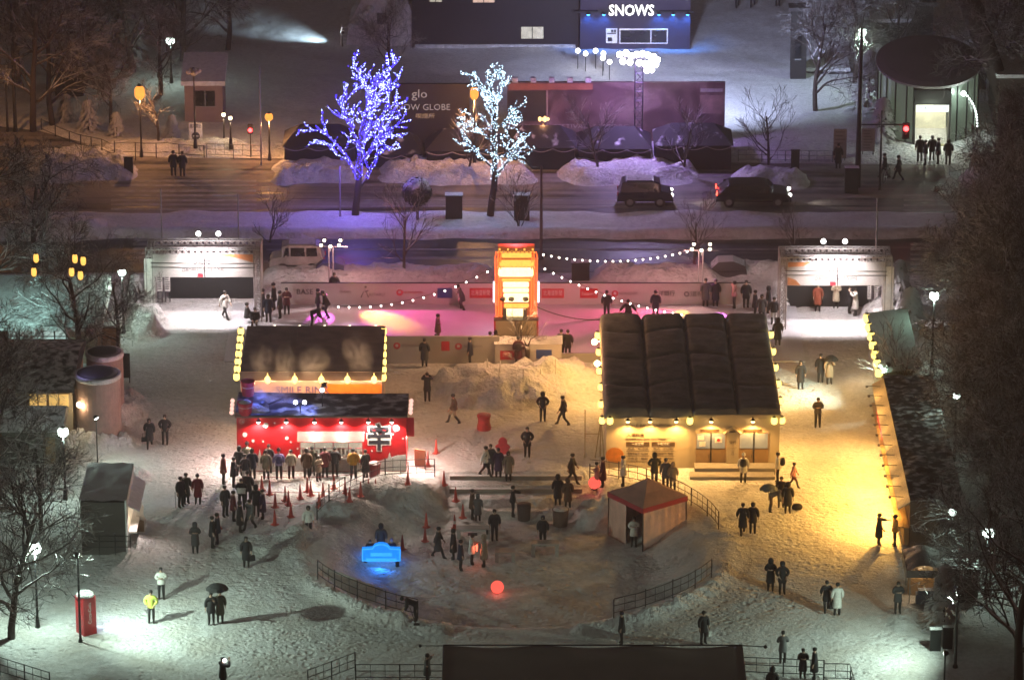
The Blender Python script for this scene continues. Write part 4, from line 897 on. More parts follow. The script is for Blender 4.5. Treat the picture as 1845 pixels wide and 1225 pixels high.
m = MB(); m.bb(-hw, hw, 0, .12, -.1, .45); m.build('board', BRDG, t); m = MB(); m.bb(-hw, hw, -.02, .14, .451, .5); m.build('top_rail', BRDG, t)
# counter block in front of the tower
Y0 = rowY(658); a = W(892, 628, Y0); b = W(1012, 658, Y0); B = Vector(((a.x+b.x)/2, Y0, 0)); hw = (b.x-a.x)/2; zt = a.z+.25
t = thing('sponsor_counter', 'low white counter with red and blue panels and snow on top', 'counter', B)
m = MB(); m.bb(-hw, hw, 0, 1.1, -.1, zt); m.build('counter_body', BRD, t)
vs = []; fs = []
for j in range(6):
    for i in range(24): u = i/23; v = j/5; vs.append((-hw-.05+u*(2*hw+.1), -.05+v*1.2, zt+.02+.22*float(fbm(u*12, v*3, 91, 3))*math.sin(min(1,v*2.2+.1)*PI/2)))
for j in range(5):
    for i in range(23): k = j*24+i; fs.append((k,k+1,k+25,k+24))
m = MB(); m.add(vs, fs); m.build('snow_cover', PILE, t, smooth=True)
patch(901, 632, 927, 648, PRINTR); patch(966, 630, 994, 646, PRINTB); sgn('北海', 914, 640, 18, PRINTW, Y=Y0, root=t, off=.014)
# ---- lantern tower
Y0 = rowY(646); a = W(893, 571, Y0); b = W(967, 571, Y0); B = Vector(((a.x+b.x)/2, Y0, 0)); hw = (b.x-a.x)/2; z0 = a.z; zt = W(930, 452, Y0).z
t = thing('lantern_tower', 'tall glowing orange and gold lantern tower on a pale base', 'light tower', B)
m = MB(); m.bb(-hw, hw, 0, 2.0, -.1, z0); m.build('base', CREAM, t)
for s in (-1,1): m = MB(); m.bb(s*hw-(0 if s > 0 else .1), s*hw+(.1 if s > 0 else 0), -.03, .1, -.1, z0); m.build('base_edge', PRINTR, t)
LROW = ((457,466,'gold',904,958),(470,482,'gold',900,962),(483,500,'pale',898,961),(503,508,'gold',904,956),(509,519,'pale',906,953),(520,528,'pale',906,953),(529,546,'pale',907,953),(548,556,'gold',908,953),(557,571,'pale',911,945))
GOLD = em('gold_led', (1.,.42,.07), 1.6, True); PALE = em('pale_gold_led', (1.,.76,.34), 2.3, True); REDL = em('red_led', (1.,.10,.02), 2.6, True)
m = MB(); m.bb(-hw+.12, hw-.12, .25, 1.8, z0+.001, zt-.2); m.build('core', pm('dark_red_core', (.20,.02,.01), .6, emit=(1.,.22,.04), es=.25), t)
def tb(mb, px0, py0, px1, py1, y0, y1): p = W(px0, py0, Y0); q = W(px1, py1, Y0); mb.bb(p.x-B.x, q.x-B.x, y0, y1, q.z, p.z)
for r0, r1, c_, p0, p1 in LROW:
    m = MB(); a = W(p0, r0, Y0); b = W(p1, r1, Y0); n = 14; rr = (a.z-b.z)/2; zc = (a.z+b.z)/2
    m.tube([(a.x-B.x,.12,zc),(a.x-B.x+.05,.12,zc),(b.x-B.x-.05,.12,zc),(b.x-B.x,.12,zc)], [rr*.6,rr*.94,rr*.94,rr*.6], 12); m.build('light_bar', GOLD if c_ == 'gold' else PALE, t, smooth=True)
m = MB()
for s in (-1,1):
    for k in range(3):
        x = s*(hw-.02-k*.15); m.tube([(x,.1-.05*k,z0+.02),(x*1.04,.1-.05*k,zt-.45),(x*.98,.15,zt-.1)], .035, 5)
    for i in range(26):
        z = z0+.1+i*(zt-z0-.5)/26; m.tube([(s*hw,.08,z),(s*(hw-.32),.0,z+.14)], .022, 4)
m.build('red_lattice', REDL, t)
m = MB()
for i in range(9):
    x0 = -hw+.1+i*(2*hw-.2)/9; x1 = x0+(2*hw-.2)/9
    for z in (zt-.12, zt-.62, zt-1.0): m.tube([(x0,.0,z),((x0+x1)/2,-.02,z+.16),(x1,.0,z)], .028, 4)
for i in range(5): m.ball((-hw*.8+i*hw*.4,.1,zt+.05), .06, 6)
m.build('gold_garland', GOLD, t)
m = MB()
for s in (-1,1): m.bb(s*(hw+.10)-.045, s*(hw+.10)+.045, .0, .1, W(900,545,Y0).z, W(900,508,Y0).z)
m.build('white_tube', em('white_tube_light', (1.,.82,.92), 2.6, True), t)
m = MB()
for s, x in ((-1,-.78),(-1,-.28),(1,.55)): p = W(930+x*31, 537, Y0); m.box((p.x-B.x,-.18,p.z),(.26,.2,.16),s*.5,0,.4)
m.build('loudspeaker', DARK, t)
for px_ in (909,946): m = MB(); tb(m, px_-3.5, 553, px_+3.5, 571, -.4, -.15); m.build('dark_figure', HOARD, t)
m = MB(); m.bb(-hw-.1, hw+.1, -.5, .1, z0-.06, z0-.001); m.build('ledge', DARK, t)
lamp('POINT', B+Vector((0,-1.2,z0+2.2)), (1.,.50,.22), 800, .5, t); lamp('POINT', B+Vector((0,3.2,z0+1.6)), (1.,.45,.25), 150, .5, t)
# a small bare shrub and stump in front, fence of short poles
def stick(px, pyt, pyf, label, name='marker_post', r=.035, mat=None):
    f = GH(px, pyf); h = W(px, pyt, f.y).z-f.z; m = MB(); m.lathe([(r*1.2,-.25),(r*1.2,.0),(r,.05),(r,h-.03),(r*.5,h)], n=6); o = m.build(name, mat or PRINTW, None, f); tag(o, label, 'post', 'pale posts on the snow heap')
for i, (px, a, b) in enumerate(((878,646,663),(901,650,672),(943,665,680),(974,664,676),(1001,646,666))): stick(px, a, b, '%s pale post from the left on the snow heap by the lantern tower' % ordinal(i))
# ---- light masts over the rink with bulb strings
def mast(px, pyt, pyf, label):
    f = GH(px, pyf); zt = W(px, pyt, f.y).z-f.z; t = thing('light_mast', label, 'light mast', f, 0, 'light masts over the rink')
    for s in (-1,1): m = MB(); m.tube([(s*.12,0,-.1),(s*.12,0,zt)], .04, 6); m.build('pole', GREYM, t)
    m = MB(); m.bb(-1.0,1.0,-.05,.05,zt,zt+.06); m.tube([(0,-.9,zt+.03),(0,.9,zt+.03)], .03, 5); m.build('crossbar', GREYM, t)
    for x, y in ((-.55,-.2),(0,-.4),(.5,-.2),(-.4,.7),(.55,.7)):
        m = MB(); m.lathe([(.07,.06),(.13,.14),(.13,.3)], (x,y,zt), 8); h = m.build('lamp_head', DARK, t)
        m = MB(); m.ball((x,y-.1,zt+.2), .10, 8); m.build('lens', WARMW, h, smooth=True)
    return t, Vector((f.x, f.y, f.z+zt))
ma, pa = mast(597, 445, 528, 'left pale light mast with five small lamps beside the rink'); mb_, pb = mast(1262, 452, 532, 'right pale light mast with small lamps beside the rink')
# coloured pools on the ice
for src, tgt, col, pw, ang, r_ in ((pa,(578,574),(1.,.12,.80),3600,15,0),(pa,(690,575),(1.,.62,.0),5200,19,0),(pa,(810,600),(1.,.07,.36),4200,44,0),(pb,(1050,600),(1.,.07,.22),4600,44,0),(pb,(1300,572),(.9,.15,1.),2800,13,0),(pb,(1225,566),(1.,.6,.1),2000,12,0)):
    lamp('SPOT', src+Vector((.25,-.9,-.12)), col, pw, .1, ma if src is pa else mb_, G(*tgt), ang*1.5, .8)
lamp('POINT', pa+Vector((1,-1.2,.0)), (1.,.50,.45), 330, .3, ma); lamp('POINT', pb+Vector((-1,-1.2,.0)), (1.,.50,.42), 330, .3, mb_)
lamp('SPOT', B+Vector((0,1.5,zt+.4)), (1.,.20,.36), 1300, .4, t, G(925, 545), 150, .9)
def bulb_string(pts, n, label, sag, r=.055):
    """a drooping cable with bulbs"""
    a, b = Vector(pts[0]), Vector(pts[1]); t = thing('string_lights', label, 'string lights', a, 0, 'bulb strings over the rink')
    cur = [(b-a)*(i/24)+Vector((0,0,-sag*4*(i/24)*(1-i/24))) for i in range(25)]
    m = MB(); m.tube(cur, .012, 4); m.build('cable', DARK, t)
    for i in range(n):
        u = (i+.5)/n; p = (b-a)*u+Vector((0,0,-sag*4*u*(1-u)-.09)); m = MB(); m.ball(p, r, 6); m.build('bulb', em('string_bulb', (1.,.85,.75), 9), t, smooth=True)
TY = B.y
bulb_string((W(972,455,TY), pb+Vector((-.6,0,.1))), 20, 'bulb string from the tower top to the right light mast', .55)
bulb_string((W(974,478,TY), W(1282,570,rowY(655))), 20, 'bulb string from the tower falling to the ticket office roof', .6)
bulb_string((W(888,482,TY), W(600,550,rowY(650))), 15, 'bulb string from the tower falling to the left over the ice', .75)
a = Vector(W(967,553,TY)); b = Vector(W(1086,576,rowY(670))); m = MB(); m.tube([a.lerp(b,i/12)+Vector((0,0,-.25*4*(i/12)*(1-i/12))) for i in range(13)], .03, 4); tag(m.build('cable', DARK), 'black cable hanging from the tower base to the ticket office', 'cable')
# ---- pyramid tent by the basin
f = Vector((0,0,0)); zb = -.75
c = G(1166, 955, zb); s = 1.47; t = thing('pyramid_tent', 'pink-brown pyramid tent with a dark red band at the basin edge', 'tent', c, math.radians(37))
he = up(1166, 965, 902, zb); CAN = pm('tan_canvas', (.74,.48,.40), .8, 0, .15, 2., .2, 12.); CAND = pm('brown_canvas', (.52,.30,.24), .8, 0, .15, 2.)
he = 2.0; hp = 2.95
m = MB(); m.add([(-s,-s,he+.02),(s,-s,he+.02),(s,s,he+.02),(-s,s,he+.02),(0,0,hp),(-s*.45,-s*.45,he+.42),(s*.45,-s*.45,he+.42),(s*.45,s*.45,he+.42),(-s*.45,s*.45,he+.42)], [(0,1,6,5),(1,2,7,6),(2,3,8,7),(3,0,5,8),(5,6,4),(6,7,4),(7,8,4),(8,5,4)]); m.build('canopy', CAND, t)
m = MB()
for k in range(4): m.box((s*1.005*math.cos(k*PI/2), s*1.005*math.sin(k*PI/2), he-.10), (.012, 2*s+.02, .27), k*PI/2)
m.build('red_valance', pm('dark_red_cloth', (.40,.03,.045), .7), t)
for x, y in ((-1,-1),(1,-1),(1,1),(-1,1)): m = MB(); m.tube([(x*(s-.04),y*(s-.04),-.7),(x*(s-.04),y*(s-.04),he)], .035, 6); m.build('leg', DARK, t)
def curtain(k, frac=1.):
    vs = []; fs = []; n = 24
    for j in range(2):
        for i in range(n+1): u = -s+2*s*frac*i/n; vs.append((s-.06+.05*math.sin(i*1.7)*(1-j), u, -.7 if j == 0 else he-.1))
    for i in range(n): fs.append((i,i+1,i+n+2,i+n+1))
    R_ = Matrix.Rotation(k*PI/2, 3, 'Z'); m = MB(); m.add([tuple(R_ @ Vector(v)) for v in vs], fs); m.build('side_curtain', CAN, t, smooth=True)
curtain(0); curtain(1); curtain(3); curtain(2, .5)
# ================================================================ beyond the street
# ---- hall with the SNOWS sign
Y0 = rowY(97); a = W(1045, 90, Y0); b = W(1243, 90, Y0); c = W(742, 90, Y0); B = Vector((a.x, Y0, 0)); zt = W(1045, -60, Y0).z; zl = W(800, -40, Y0).z
PUR = pm('dark_purple_cladding', (.045,.035,.07), .7, 0, .2, .6); DPL = pm('dark_hall_cladding', (.022,.018,.024), .7, 0, .3, .5)
t = thing('sign_hall', 'purple-lit hall with glowing white letters and a row of blue lamps', 'building', B)
m = MB(); m.bb(0, b.x-a.x, 0, 9, -.2, zt); m.build('wall', PUR, t)
m = MB(); m.bb(-.3, b.x-a.x+.2, -.30, -.001, W(1100,22,Y0).z, W(1100,19,Y0).z); m.build('canopy', DARK, t)
o = sgn('SNOWS', 1137, 13.5, 80, em('white_sign_letters', (1.,.97,1.), 2.6, True), Y=Y0, off=.36, root=t, name='glowing_letters', ph=19); o2 = text('SNOWS', 1., MATS['white_sign_letters'], 'glowing_letters', t, loc(1137, 13.5, Y0, .945), bold=.022); o2.scale = o.scale; bpy.data.objects.remove(o)
m = MB(); z0 = W(1100,19,Y0).z; m.bb(1.2, 5.2, -.33, -.305, z0, z0+.15); m.build('sign_rail', DARK, t)
for px_ in (1060,1088,1187,1213,1239):
    p = W(px_, 25, Y0-.48); m = MB(); m.lathe([(.05,.12),(.16,.0),(.17,-.03)], p-B, 8); h = m.build('blue_lamp', DARK, t); m = MB(); m.ball(p-B+Vector((0,-.02,-.05)), .12, 8); m.build('bulb', em('blue_bulb', (.06,.35,1.), 5), h, smooth=True)
    lamp('SPOT', p+Vector((0,-.02,-.26)), (.03,.25,1.), 120, .08, t, p+Vector((0,.5,-1.2)), 120, .8)
m = MB(); fb(m, 1092, 52, 1112, 78, Y0, .05); m.v = [(x-B.x,y-B.y,z) for x,y,z in m.v]; w_ = m.build('menu_panel', pm('lit_menu', (.6,.58,.62), .5, 0, .2, 3., emit=(1.,.95,1.), es=.35), t)
m = MB()
for q in ((1101,54,1105,59),(1106,54,1110,59),(1094,60,1110,62),(1095,68,1103,75)): fb(m, *q, Y0-.051, .01)
m.v = [(x-B.x,y-B.y,z) for x,y,z in m.v]; m.build('print', PRINTK, w_)
m = MB()
for q in ((1116,52,1203,54.5),(1116,77.5,1203,79),(1116,52,1117.5,79),(1201.5,52,1203,79),(1172,54,1173.5,78)): fb(m, *q, Y0, .06)
m.v = [(x-B.x,y-B.y,z) for x,y,z in m.v]; m.build('white_window_frame', pm('lit_white_frame', (.7,.7,.75), .5, emit=(1.,.9,1.), es=.3), t)
m = MB(); fb(m, 1118, 54.5, 1201, 77.5, Y0, .01); m.v = [(x-B.x,y-B.y,z) for x,y,z in m.v]; m.build('pane', GLASSD, t)
B = Vector((c.x, Y0+.6, 0)); t = thing('dark_hall', 'long dark hall left of the lit sign hall with one lit window', 'building', B)
m = MB(); m.bb(0, a.x-c.x-.05, 0, 9, -.2, zl); m.build('wall', DPL, t)
def hw_(px0,py0,px1,py1,mat,lab=None):
    m = MB(); fb(m, px0, py0, px1, py1, B.y, .03); m.v = [(x-B.x,y-B.y,z) for x,y,z in m.v]; w_ = m.build('window', mat, t); p = W((px0+px1)/2,py0,B.y); q = W(px1,py1,B.y)
    m = MB(); hx = (q.x-p.x); cx_ = p.x-B.x; m.bb(cx_-.03,cx_+.03,-.05,-.031,q.z,p.z); m.bb(cx_-hx,cx_+hx,-.05,-.0305,q.z-.05,q.z); m.build('frame', DARK, w_)
LW = pm('lit_window', (.5,.48,.38), .3, 0, .5, 2.5, emit=(1.,.93,.70), es=.33)
hw_(939, 49, 979, 70, LW); hw_(774, -6, 796, 4, LW); hw_(852, -6, 891, 5, pm('rosy_window', (.5,.3,.22), .3, 0, .4, 3., emit=(1.,.7,.55), es=.5))
m = MB(); m.bb(.2, a.x-c.x-.3, -.12, -.001, 0, .5); m.build('plinth', PILE, t)
# ---- floodlight tower with a burst of white lamps, and its chain of bulbs
f = GH(1150, 272); zt = W(1150, 106, f.y).z-f.z; t = thing('floodlight_tower', 'truss tower carrying a dense cluster of dazzling white floodlights', 'floodlight', f)
m = MB(); truss(m, (0,0,-.2), (0,0,zt-.3), .5, 10); m.build('tower', DARK, t)
m = MB()
for dz in (-.35,0,.4): m.tube([(-1.2,0,zt+dz),(1.2,0,zt+dz)], .035, 5)
m.build('lamp_rack', DARK, t)
BURST = em('burst_lens', (.94,.93,1.), 26)
for dx, dz in ((-1.25,.35),(-.85,.45),(-.5,.25),(-1.05,-.1),(-.6,-.15),(-.15,.35),(.2,.4),(.55,.3),(.9,.2),(.0,-.2),(.35,-.25),(.7,-.2),(1.05,-.3),(.5,-.7),(.8,-.65),(1.15,.0)):
    m = MB(); m.box((dx,-.05,zt+dz),(.30,.16,.26),0,0,-.35); h = m.build('floodlight_head', DARK, t); m = MB(); m.ball((dx,-.20,zt+dz-.03), .20, 8); m.build('lens', BURST, h, smooth=True)
P_ = f+Vector((0,-.9,zt-.2))
lamp('POINT', P_+Vector((0,-.3,.2)), (.50,.30,1.), 1100, .5, t); lamp('SPOT', P_, (.45,.28,1.), 1100, .5, t, G(1130, 290), 150, .8)
lamp('SPOT', P_+Vector((1,1.9,1.3)), (.58,.66,1.), 14000, .5, t, G(1320, 70), 110, .8)
lamp('SPOT', P_+Vector((-1,1.9,1.3)), (.56,.55,1.), 1600, .5, t, G(1090, 80), 90, .8)
for i, (px_, py_) in enumerate(((1041,92),(1055,97),(1073,92),(1087,97),(1086,105),(1098,112))):
    q = GH(px_, py_+32); m = MB(); hgt = W(px_, py_, q.y).z-q.z; m.tube([(0,0,-.1),(0,0,hgt)], .03, 5); o = m.build('globe_light', DARK, None, q); tag(o, '%s small white globe light from the left beside the floodlight burst' % ordinal(i), 'lamp', 'globe lights by the floodlight burst')
    m = MB(); m.ball((0,0,hgt), .17, 8); m.build('globe', em('white_globe', (1.,.96,.92), 8), o, smooth=True)
# ---- mural wall
Y0 = rowY(262); a = W(914, 200, Y0); b = W(1306, 200, Y0); B = Vector((a.x, Y0, 0)); zt = W(1000, 149, Y0).z
def mural():
    m = bpy.data.materials.new('faded_mural'); t = nt(m); N = t.nodes; L = t.links; out = N.new('ShaderNodeOutputMaterial'); b_ = N.new('ShaderNodeBsdfPrincipled'); L.new(b_.outputs[0], out.inputs[0]); b_.inputs['Roughness'].default_value = .8
    tc = N.new('ShaderNodeTexCoord'); n = N.new('ShaderNodeTexNoise'); n.inputs['Scale'].default_value = .55; n.inputs['Detail'].default_value = 7; n.inputs['Distortion'].default_value = 1.2; L.new(tc.outputs['Object'], n.inputs[0])
    r = N.new('ShaderNodeValToRGB'); e = r.color_ramp.elements; e[0].position = .35; e[0].color = (.09,.05,.055,1); e[1].position = .7; e[1].color = (.34,.24,.24,1); k = e.new(.5); k.color = (.17,.10,.105,1); L.new(n.outputs[0], r.inputs[0]); L.new(r.outputs[0], b_.inputs['Base Color']); return m
t = thing('mural_wall', 'long faded reddish mural wall behind the dark marquees', 'wall', B)
m = MB(); m.bb(0, b.x-a.x, 0, .3, -.2, zt); m.build('panel', mural(), t)
def mf(px0,py0,px1,py1,mat,name,tt=.03):
    m = MB(); fb(m, px0, py0, px1, py1, Y0, tt); m.v = [(x-B.x,y-B.y,z) for x,y,z in m.v]; return m.build(name, mat, t)
mf(917,151,1068,162,pm('rust_strip', (.42,.15,.10), .7),'painted_strip'); mf(915,164,984,218,PRINTK,'dark_picture'); mf(984.5,163,987,235,pm('pale_edge', (.45,.35,.33), .6),'frame_bar')
mf(1262,160,1302,166,pm('faint_white', (.42,.38,.40), .6),'caption_bar',.02); mf(1262,172,1300,205,pm('dull_rose', (.32,.2,.2), .7, 0, .4, 1.5),'picture',.02)
m = MB()
for i in range(5): q = W(928+i*33, 149, Y0); m.bb(q.x-B.x-.18, q.x-B.x+.18, -.1,.25, q.z+.01, q.z+.32)
m.build('snow_lump', PILE, t)
sgn('SNOW FESTIVAL  SAPPORO', 1040, 228, 190, pm('dim_white_print', (.5,.45,.46), .6), Y=Y0, root=t, off=.03, ph=7)
# ---- black marquees
for i, (p0, p1, pt, pf, lab) in enumerate(((512,640,238,304,'black marquee left of the blue-lit tree'),(645,762,252,302,'black marquee between the two lit trees'),(768,908,246,305,'black marquee behind the white-lit tree'),(914,1036,240,306,'black marquee under the dark picture of the mural'),(1042,1172,242,304,'black marquee in the middle of the mural wall'),(1180,1318,236,306,'black marquee at the right end of the mural wall'))):
    Y_ = rowY(pf); a = W(p0, pf, Y_); b = W(p1, pf, Y_); f = Vector(((a.x+b.x)/2, Y_, 0)); hw = (b.x-a.x)/2; zz = W(p0, pt+26, Y_).z; t = thing('marquee', lab, 'tent', f, 0, 'black marquees along the street')
    BLK = pm('black_canvas', (.016,.014,.017), .8, 0, .3, .8)
    m = MB(); m.extr([(-hw,-.1),(hw,-.1),(hw-.05,zz),(-hw+.05,zz)], 'y', 0, 3.2); m.build('side', BLK, t)
    m = MB(); m.add([(-hw-.1,-.15,zz+.01),(hw+.1,-.15,zz+.01),(hw+.1,3.35,zz+.01),(-hw-.1,3.35,zz+.01),(-hw*.55,1.6,zz+1.),(hw*.55,1.6,zz+1.)], [(0,1,5,4),(1,2,5),(2,3,4,5),(3,0,4),(3,2,1,0)]); m.build('roof', snowy('marquee_roof_%d' % (i%2), (.014,.012,.016), -.12+.06*(i%2), 1.3), t)
    m = MB(); n = 3
    for k in range(n):
        x0 = -hw+2*hw*k/n; m.tube([(x0+2*hw/n*j/8,-.17,zz-.03-.22*math.sin(PI*j/8)) for j in range(9)], .028, 4)
    m.build('garland', pm('pale_garland', (.4,.36,.38), .7), t)
# ---- glo sign
Y0 = rowY(284); a = W(706, 250, Y0); b = W(846, 250, Y0); B = Vector((a.x, Y0, 0)); zt = W(800, 152, Y0).z; t = thing('sign_wall', 'dark sign wall with pale glowing letters between the two lit trees', 'sign', B)
m = MB(); m.bb(0, b.x-a.x, 0, .25, .6, zt); m.build('panel', pm('dark_sign_board', (.02,.017,.018), .7), t)
for x in (.2, b.x-a.x-.2): m = MB(); m.tube([(x,.12,-.2),(x,.12,.6)], .06, 6); m.build('leg', DARK, t)
SG = em('faint_sign_glow', (1.,.72,.66), .30)
sgn('glo', 756, 170, 28, SG, Y=Y0, root=t, ph=20); sgn('SNOW GLOBE', 759, 194, 104, SG, Y=Y0, root=t, ph=11); sgn('喫煙所', 766, 210, 34, em('amber_sign_glow', (1.,.55,.3), .35), Y=Y0, root=t, ph=9)
# ---- hut with a snowy roof
f = G(368, 225); hw = 1.25; zt = up(368, 225, 152); t = thing('ticket_hut', 'small pinkish hut with a snow-covered lean-to roof and dark window', 'building', f)
m = MB(); m.bb(-hw, hw, 0, 3, -.2, zt); m.build('wall', pm('pinkish_render', (.30,.22,.21), .8), t)
m = MB(); m.extr([(-.4,zt+.002),(3.2,zt+1.0),(3.2,zt+1.25),(-.4,zt+.30)], 'x', -hw-.2, hw+.2); m.build('roof', CLEAN, t)
m = MB(); m.bb(-.55,.75,-.03,-.001,zt-1.5,zt-.45); w_ = m.build('window', GLASSD, t); m = MB(); m.bb(.07,.13,-.05,-.031,zt-1.5,zt-.45); m.bb(-.6,.8,-.06,-.0305,zt-1.56,zt-1.5); m.build('frame', GREYM, w_)
def noentry(p, hw, z0, z1):
    m = MB(); zc = z0+(z1-z0)*.38; r = hw*.62; m.extr([(r*math.cos(i*PI/9), zc+r*math.sin(i*PI/9)) for i in range(18)], 'y', -.012, -.001); m.build('round_mark', PRINTK, p)
    m = MB(); m.bb(-r*.7,r*.7,-.018,-.0125,zc-r*.16,zc+r*.16); m.build('bar', PRINTW, p)
    o = text('進入禁止', .3, PRINTK, 'lettering', p, (0,-.006,z1-.22)); o.scale = (hw*1.3/ .9,1,1)
signboard(341, 364, 222, 260, 264, 'white no-entry sign board in the snow below the small hut', extra=noentry)
def rows_(p, hw, z0, z1):
    m = MB()
    for k in range(7): z = z1-(z1-z0)*(.10+.125*k); m.bb(-hw*.75, hw*(.2+.55*rnd.random()), -.008, -.001, z-.04, z+.04)
    m.build('print', GRYP, p)
signboard(1501, 1526, 233, 286, 292, 'left pale notice board by the street lamp mast at right', pm('dull_white_board', (.36,.33,.34), .6), extra=rows_); signboard(1552, 1577, 232, 273, 284, 'right pale notice board beside the round pavilion', MATS['dull_white_board'], extra=rows_)
# ---- snow sculpture at the top
f = GH(690, 84); t = thing('snow_sculpture', 'large pale stepped snow sculpture at the top of the picture', 'snow sculpture', f); SCU = snow_mat('sculpted_snow', (.66,.60,.62), (.5,.44,.44), .3, (.8,.2), (3.,.1), (9.,.02))
m = MB(); m.extr([(-2.6,-.2),(2.3,-.2),(2.1,2.2),(1.3,4.6),(.4,5.6),(-.9,4.9),(-1.5,3.2),(-2.3,1.7)], 'y', 0, 3.2); m.build('snow_block', SCU, t)
m = MB(); m.bb(-.4,.3,-.02,-.001,1.6,2.4); m.build('carved_recess', DPL, t)
m = MB()
for s in (0,.5): m.tube([(-2.95+s,-.15,-.1),(-2.85+s,-.1,1.6)], .025, 4)
for k in range(6): m.tube([(-2.95+.02*k,-.14,.1+k*.26),(-2.45+.02*k,-.14,.1+k*.26)], .018, 4)
m.build('ladder', PRINTW, t)
m = MB()
for k in range(5): m.ball((-2.2+k*.35,-.25,1.5+.3*k+.1*rnd.random()), .25, 6)
m.build('snow_clod', PILE, t)
flood('floodlight_pole', 'low blue-white floodlight throwing a beam across dark snow at the sculpture', 'floodlight', 617, 62, 84, 1, 2600, (.62,.86,1.), G(440, 50), pole_r=.03, angle=50, head=.12)
# ---- round pavilion (right)
f = G(1676, 262); R_ = 3.25; t = thing('round_pavilion', 'round glass pavilion with a big tilted oval roof and a lit doorway', 'building', f)
zt = 4.6; m = MB()
PG = pm('greenish_pavilion_glass', (.10,.12,.10), .25, 0, .3, 1., emit=(.75,1.,.70), es=.075)
n = 40; vs = []; fs = []
for i in range(n+1):
    a_ = PI*1.06+(PI*.88)*i/n
    if abs(a_-1.5*PI) < .36: continue
pts = [(R_*math.cos(a_), 2.6+R_*math.sin(a_)) for a_ in [2*PI*k/48 for k in range(48)]]
for k in range(48):
    am = 2*PI*(k+.5)/48
    if abs(am-1.5*PI) < .38: continue
    x0, y0 = pts[k]; x1, y1 = pts[(k+1)%48]; m.add([(x0,y0,-.1),(x1,y1,-.1),(x1,y1,zt-.3),(x0,y0,zt-.3)], [(0,1,2,3)])
m.build('glass_wall', PG, t)
m = MB()
for k in range(0,48,2):
    am = 2*PI*k/48
    if abs(am-1.5*PI) < .36: continue
    m.tube([(pts[k][0]*1.01,2.6+(pts[k][1]-2.6)*1.01,-.1),(pts[k][0]*1.01,2.6+(pts[k][1]-2.6)*1.01,zt-.3)], .05, 4)
m.build('mullion', DARK, t)
m = MB(); m.lathe([(3.2,-.12),(3.42,-.05),(3.42,.12),(2.9,.22),(1.4,.30),(.02,.32)], n=48); Q = Matrix.Rotation(math.radians(13), 3, 'X'); m.v = [tuple(Q @ Vector(v)+Vector((-.05,2.5,zt+.25))) for v in m.v]; m.build('roof', pm('grey_oval_roof', (.22,.20,.20), .7, 0, .12, .8), t)
m = MB(); m.bb(-1.2,1.2,.2,2.4,-.05,.02); m.bb(-1.2,1.2,2.4,2.5,0,3.1); m.build('lit_interior', pm('lit_hall', (.6,.58,.45), .6, 0, .35, 1.4, emit=(1.,.95,.68), es=.30), t)
m = MB(); m.bb(-1.2,-1.08,-.75,.3,-.1,3.3); m.bb(1.08,1.2,-.75,.3,-.1,3.3); m.bb(-1.2,1.2,-.7,.25,2.95,3.9); m.build('door_portal', pm('portal_black', (.02,.02,.02), .5), t)
m = MB(); m.bb(-1.05,1.05,-.78,-.71,2.5,2.93); s_ = m.build('light_sign', em('cold_light_sign', (.85,1.,.95), 1.5, True), t); o = text('大通公園 1丁目', .26, GRYP, 'lettering', s_, (0,-.784,2.72)); o.scale = (1,1,1)
m = MB()
for k in range(3): m.bb(-1.0,1.0,-1.0-.35*k,-.66-.35*k,.002+.0,.30-.1*k)
m.build('entrance_step', pm('yellow_step', (.45,.42,.15), .6), t)
m = MB(); m.lathe([(.12,0),(.05,.15)], (.35,1.5,2.3), 8); m.build('pendant', DARK, t)
WL = em('white_fairy_bulb', (.85,1.,.92), 10)
m = MB()
for k in range(13): a_ = 1.72*PI+.55*math.sin(k*.16)*.5+.02*k; m.ball((R_*1.04*math.cos(a_), 2.6+R_*1.04*math.sin(a_), 3.5-.22*k), .055, 6)
m.build('fairy_lights', WL, t); m = MB(); m.ball((2.0,-.35,3.6), .17, 8); m.build('wall_lamp', WL, t, smooth=True)
lamp('POINT', f+Vector((0,-1.4,2.2)), (.85,1.,.80), 190, .2, t); lamp('POINT', f+Vector((2.0,-.9,3.5)), (.8,1.,.9), 120, .1, t); lamp('POINT', f+Vector((0,1.6,2.6)), (1.,.95,.7), 120, .2, t)
# ---- darker buildings at the upper right
def block(px0, px1, pyf, pyt, depth, label, mat, roof, name='building', win=None):
    a = G(px0, pyf); b = G(px1, pyf); f = Vector(((a.x+b.x)/2, a.y, 0)); hw = (b.x-a.x)/2; zt = up(px0, pyf, pyt); t = thing(name, label, 'building', f)
    m = MB(); m.bb(-hw, hw, 0, depth, -.3, zt); m.build('wall', mat, t); m = MB(); m.bb(-hw-.2, hw+.2, -.2, depth+.2, zt+.002, zt+.25); m.build('roof', roof, t)
    m = MB(); m.bb(-hw*.5, hw*.3, -.04, -.001, zt*.35, zt*.75); w_ = m.build('window', GLASSD, t); m = MB(); m.bb(-hw*.52,hw*.32,-.07,-.041,zt*.33,zt*.35); m.build('sill', GREYM, w_); return t
DKB = pm('dark_concrete', (.06,.055,.055), .8, 0, .2, .7)
block(1572, 1645, 86, 40, 5, 'dark flat block with a snowy roof behind the round pavilion', DKB, CLEAN); block(1646, 1680, 80, 10, 6, 'tall dark stair tower beside the flat block', pm('darker_concrete', (.03,.028,.028), .8), DKB, 'stair_tower')
block(1456, 1526, 142, 128, 4, 'low shelter with a streaky snow roof right of the blue-lit snow', DKB, CLEAN, 'shelter')
block(1424, 1452, 152, 20, .8, 'tall thin dark pillar at the edge of the blue-lit snow', MATS['darker_concrete'], DKB, 'pillar')
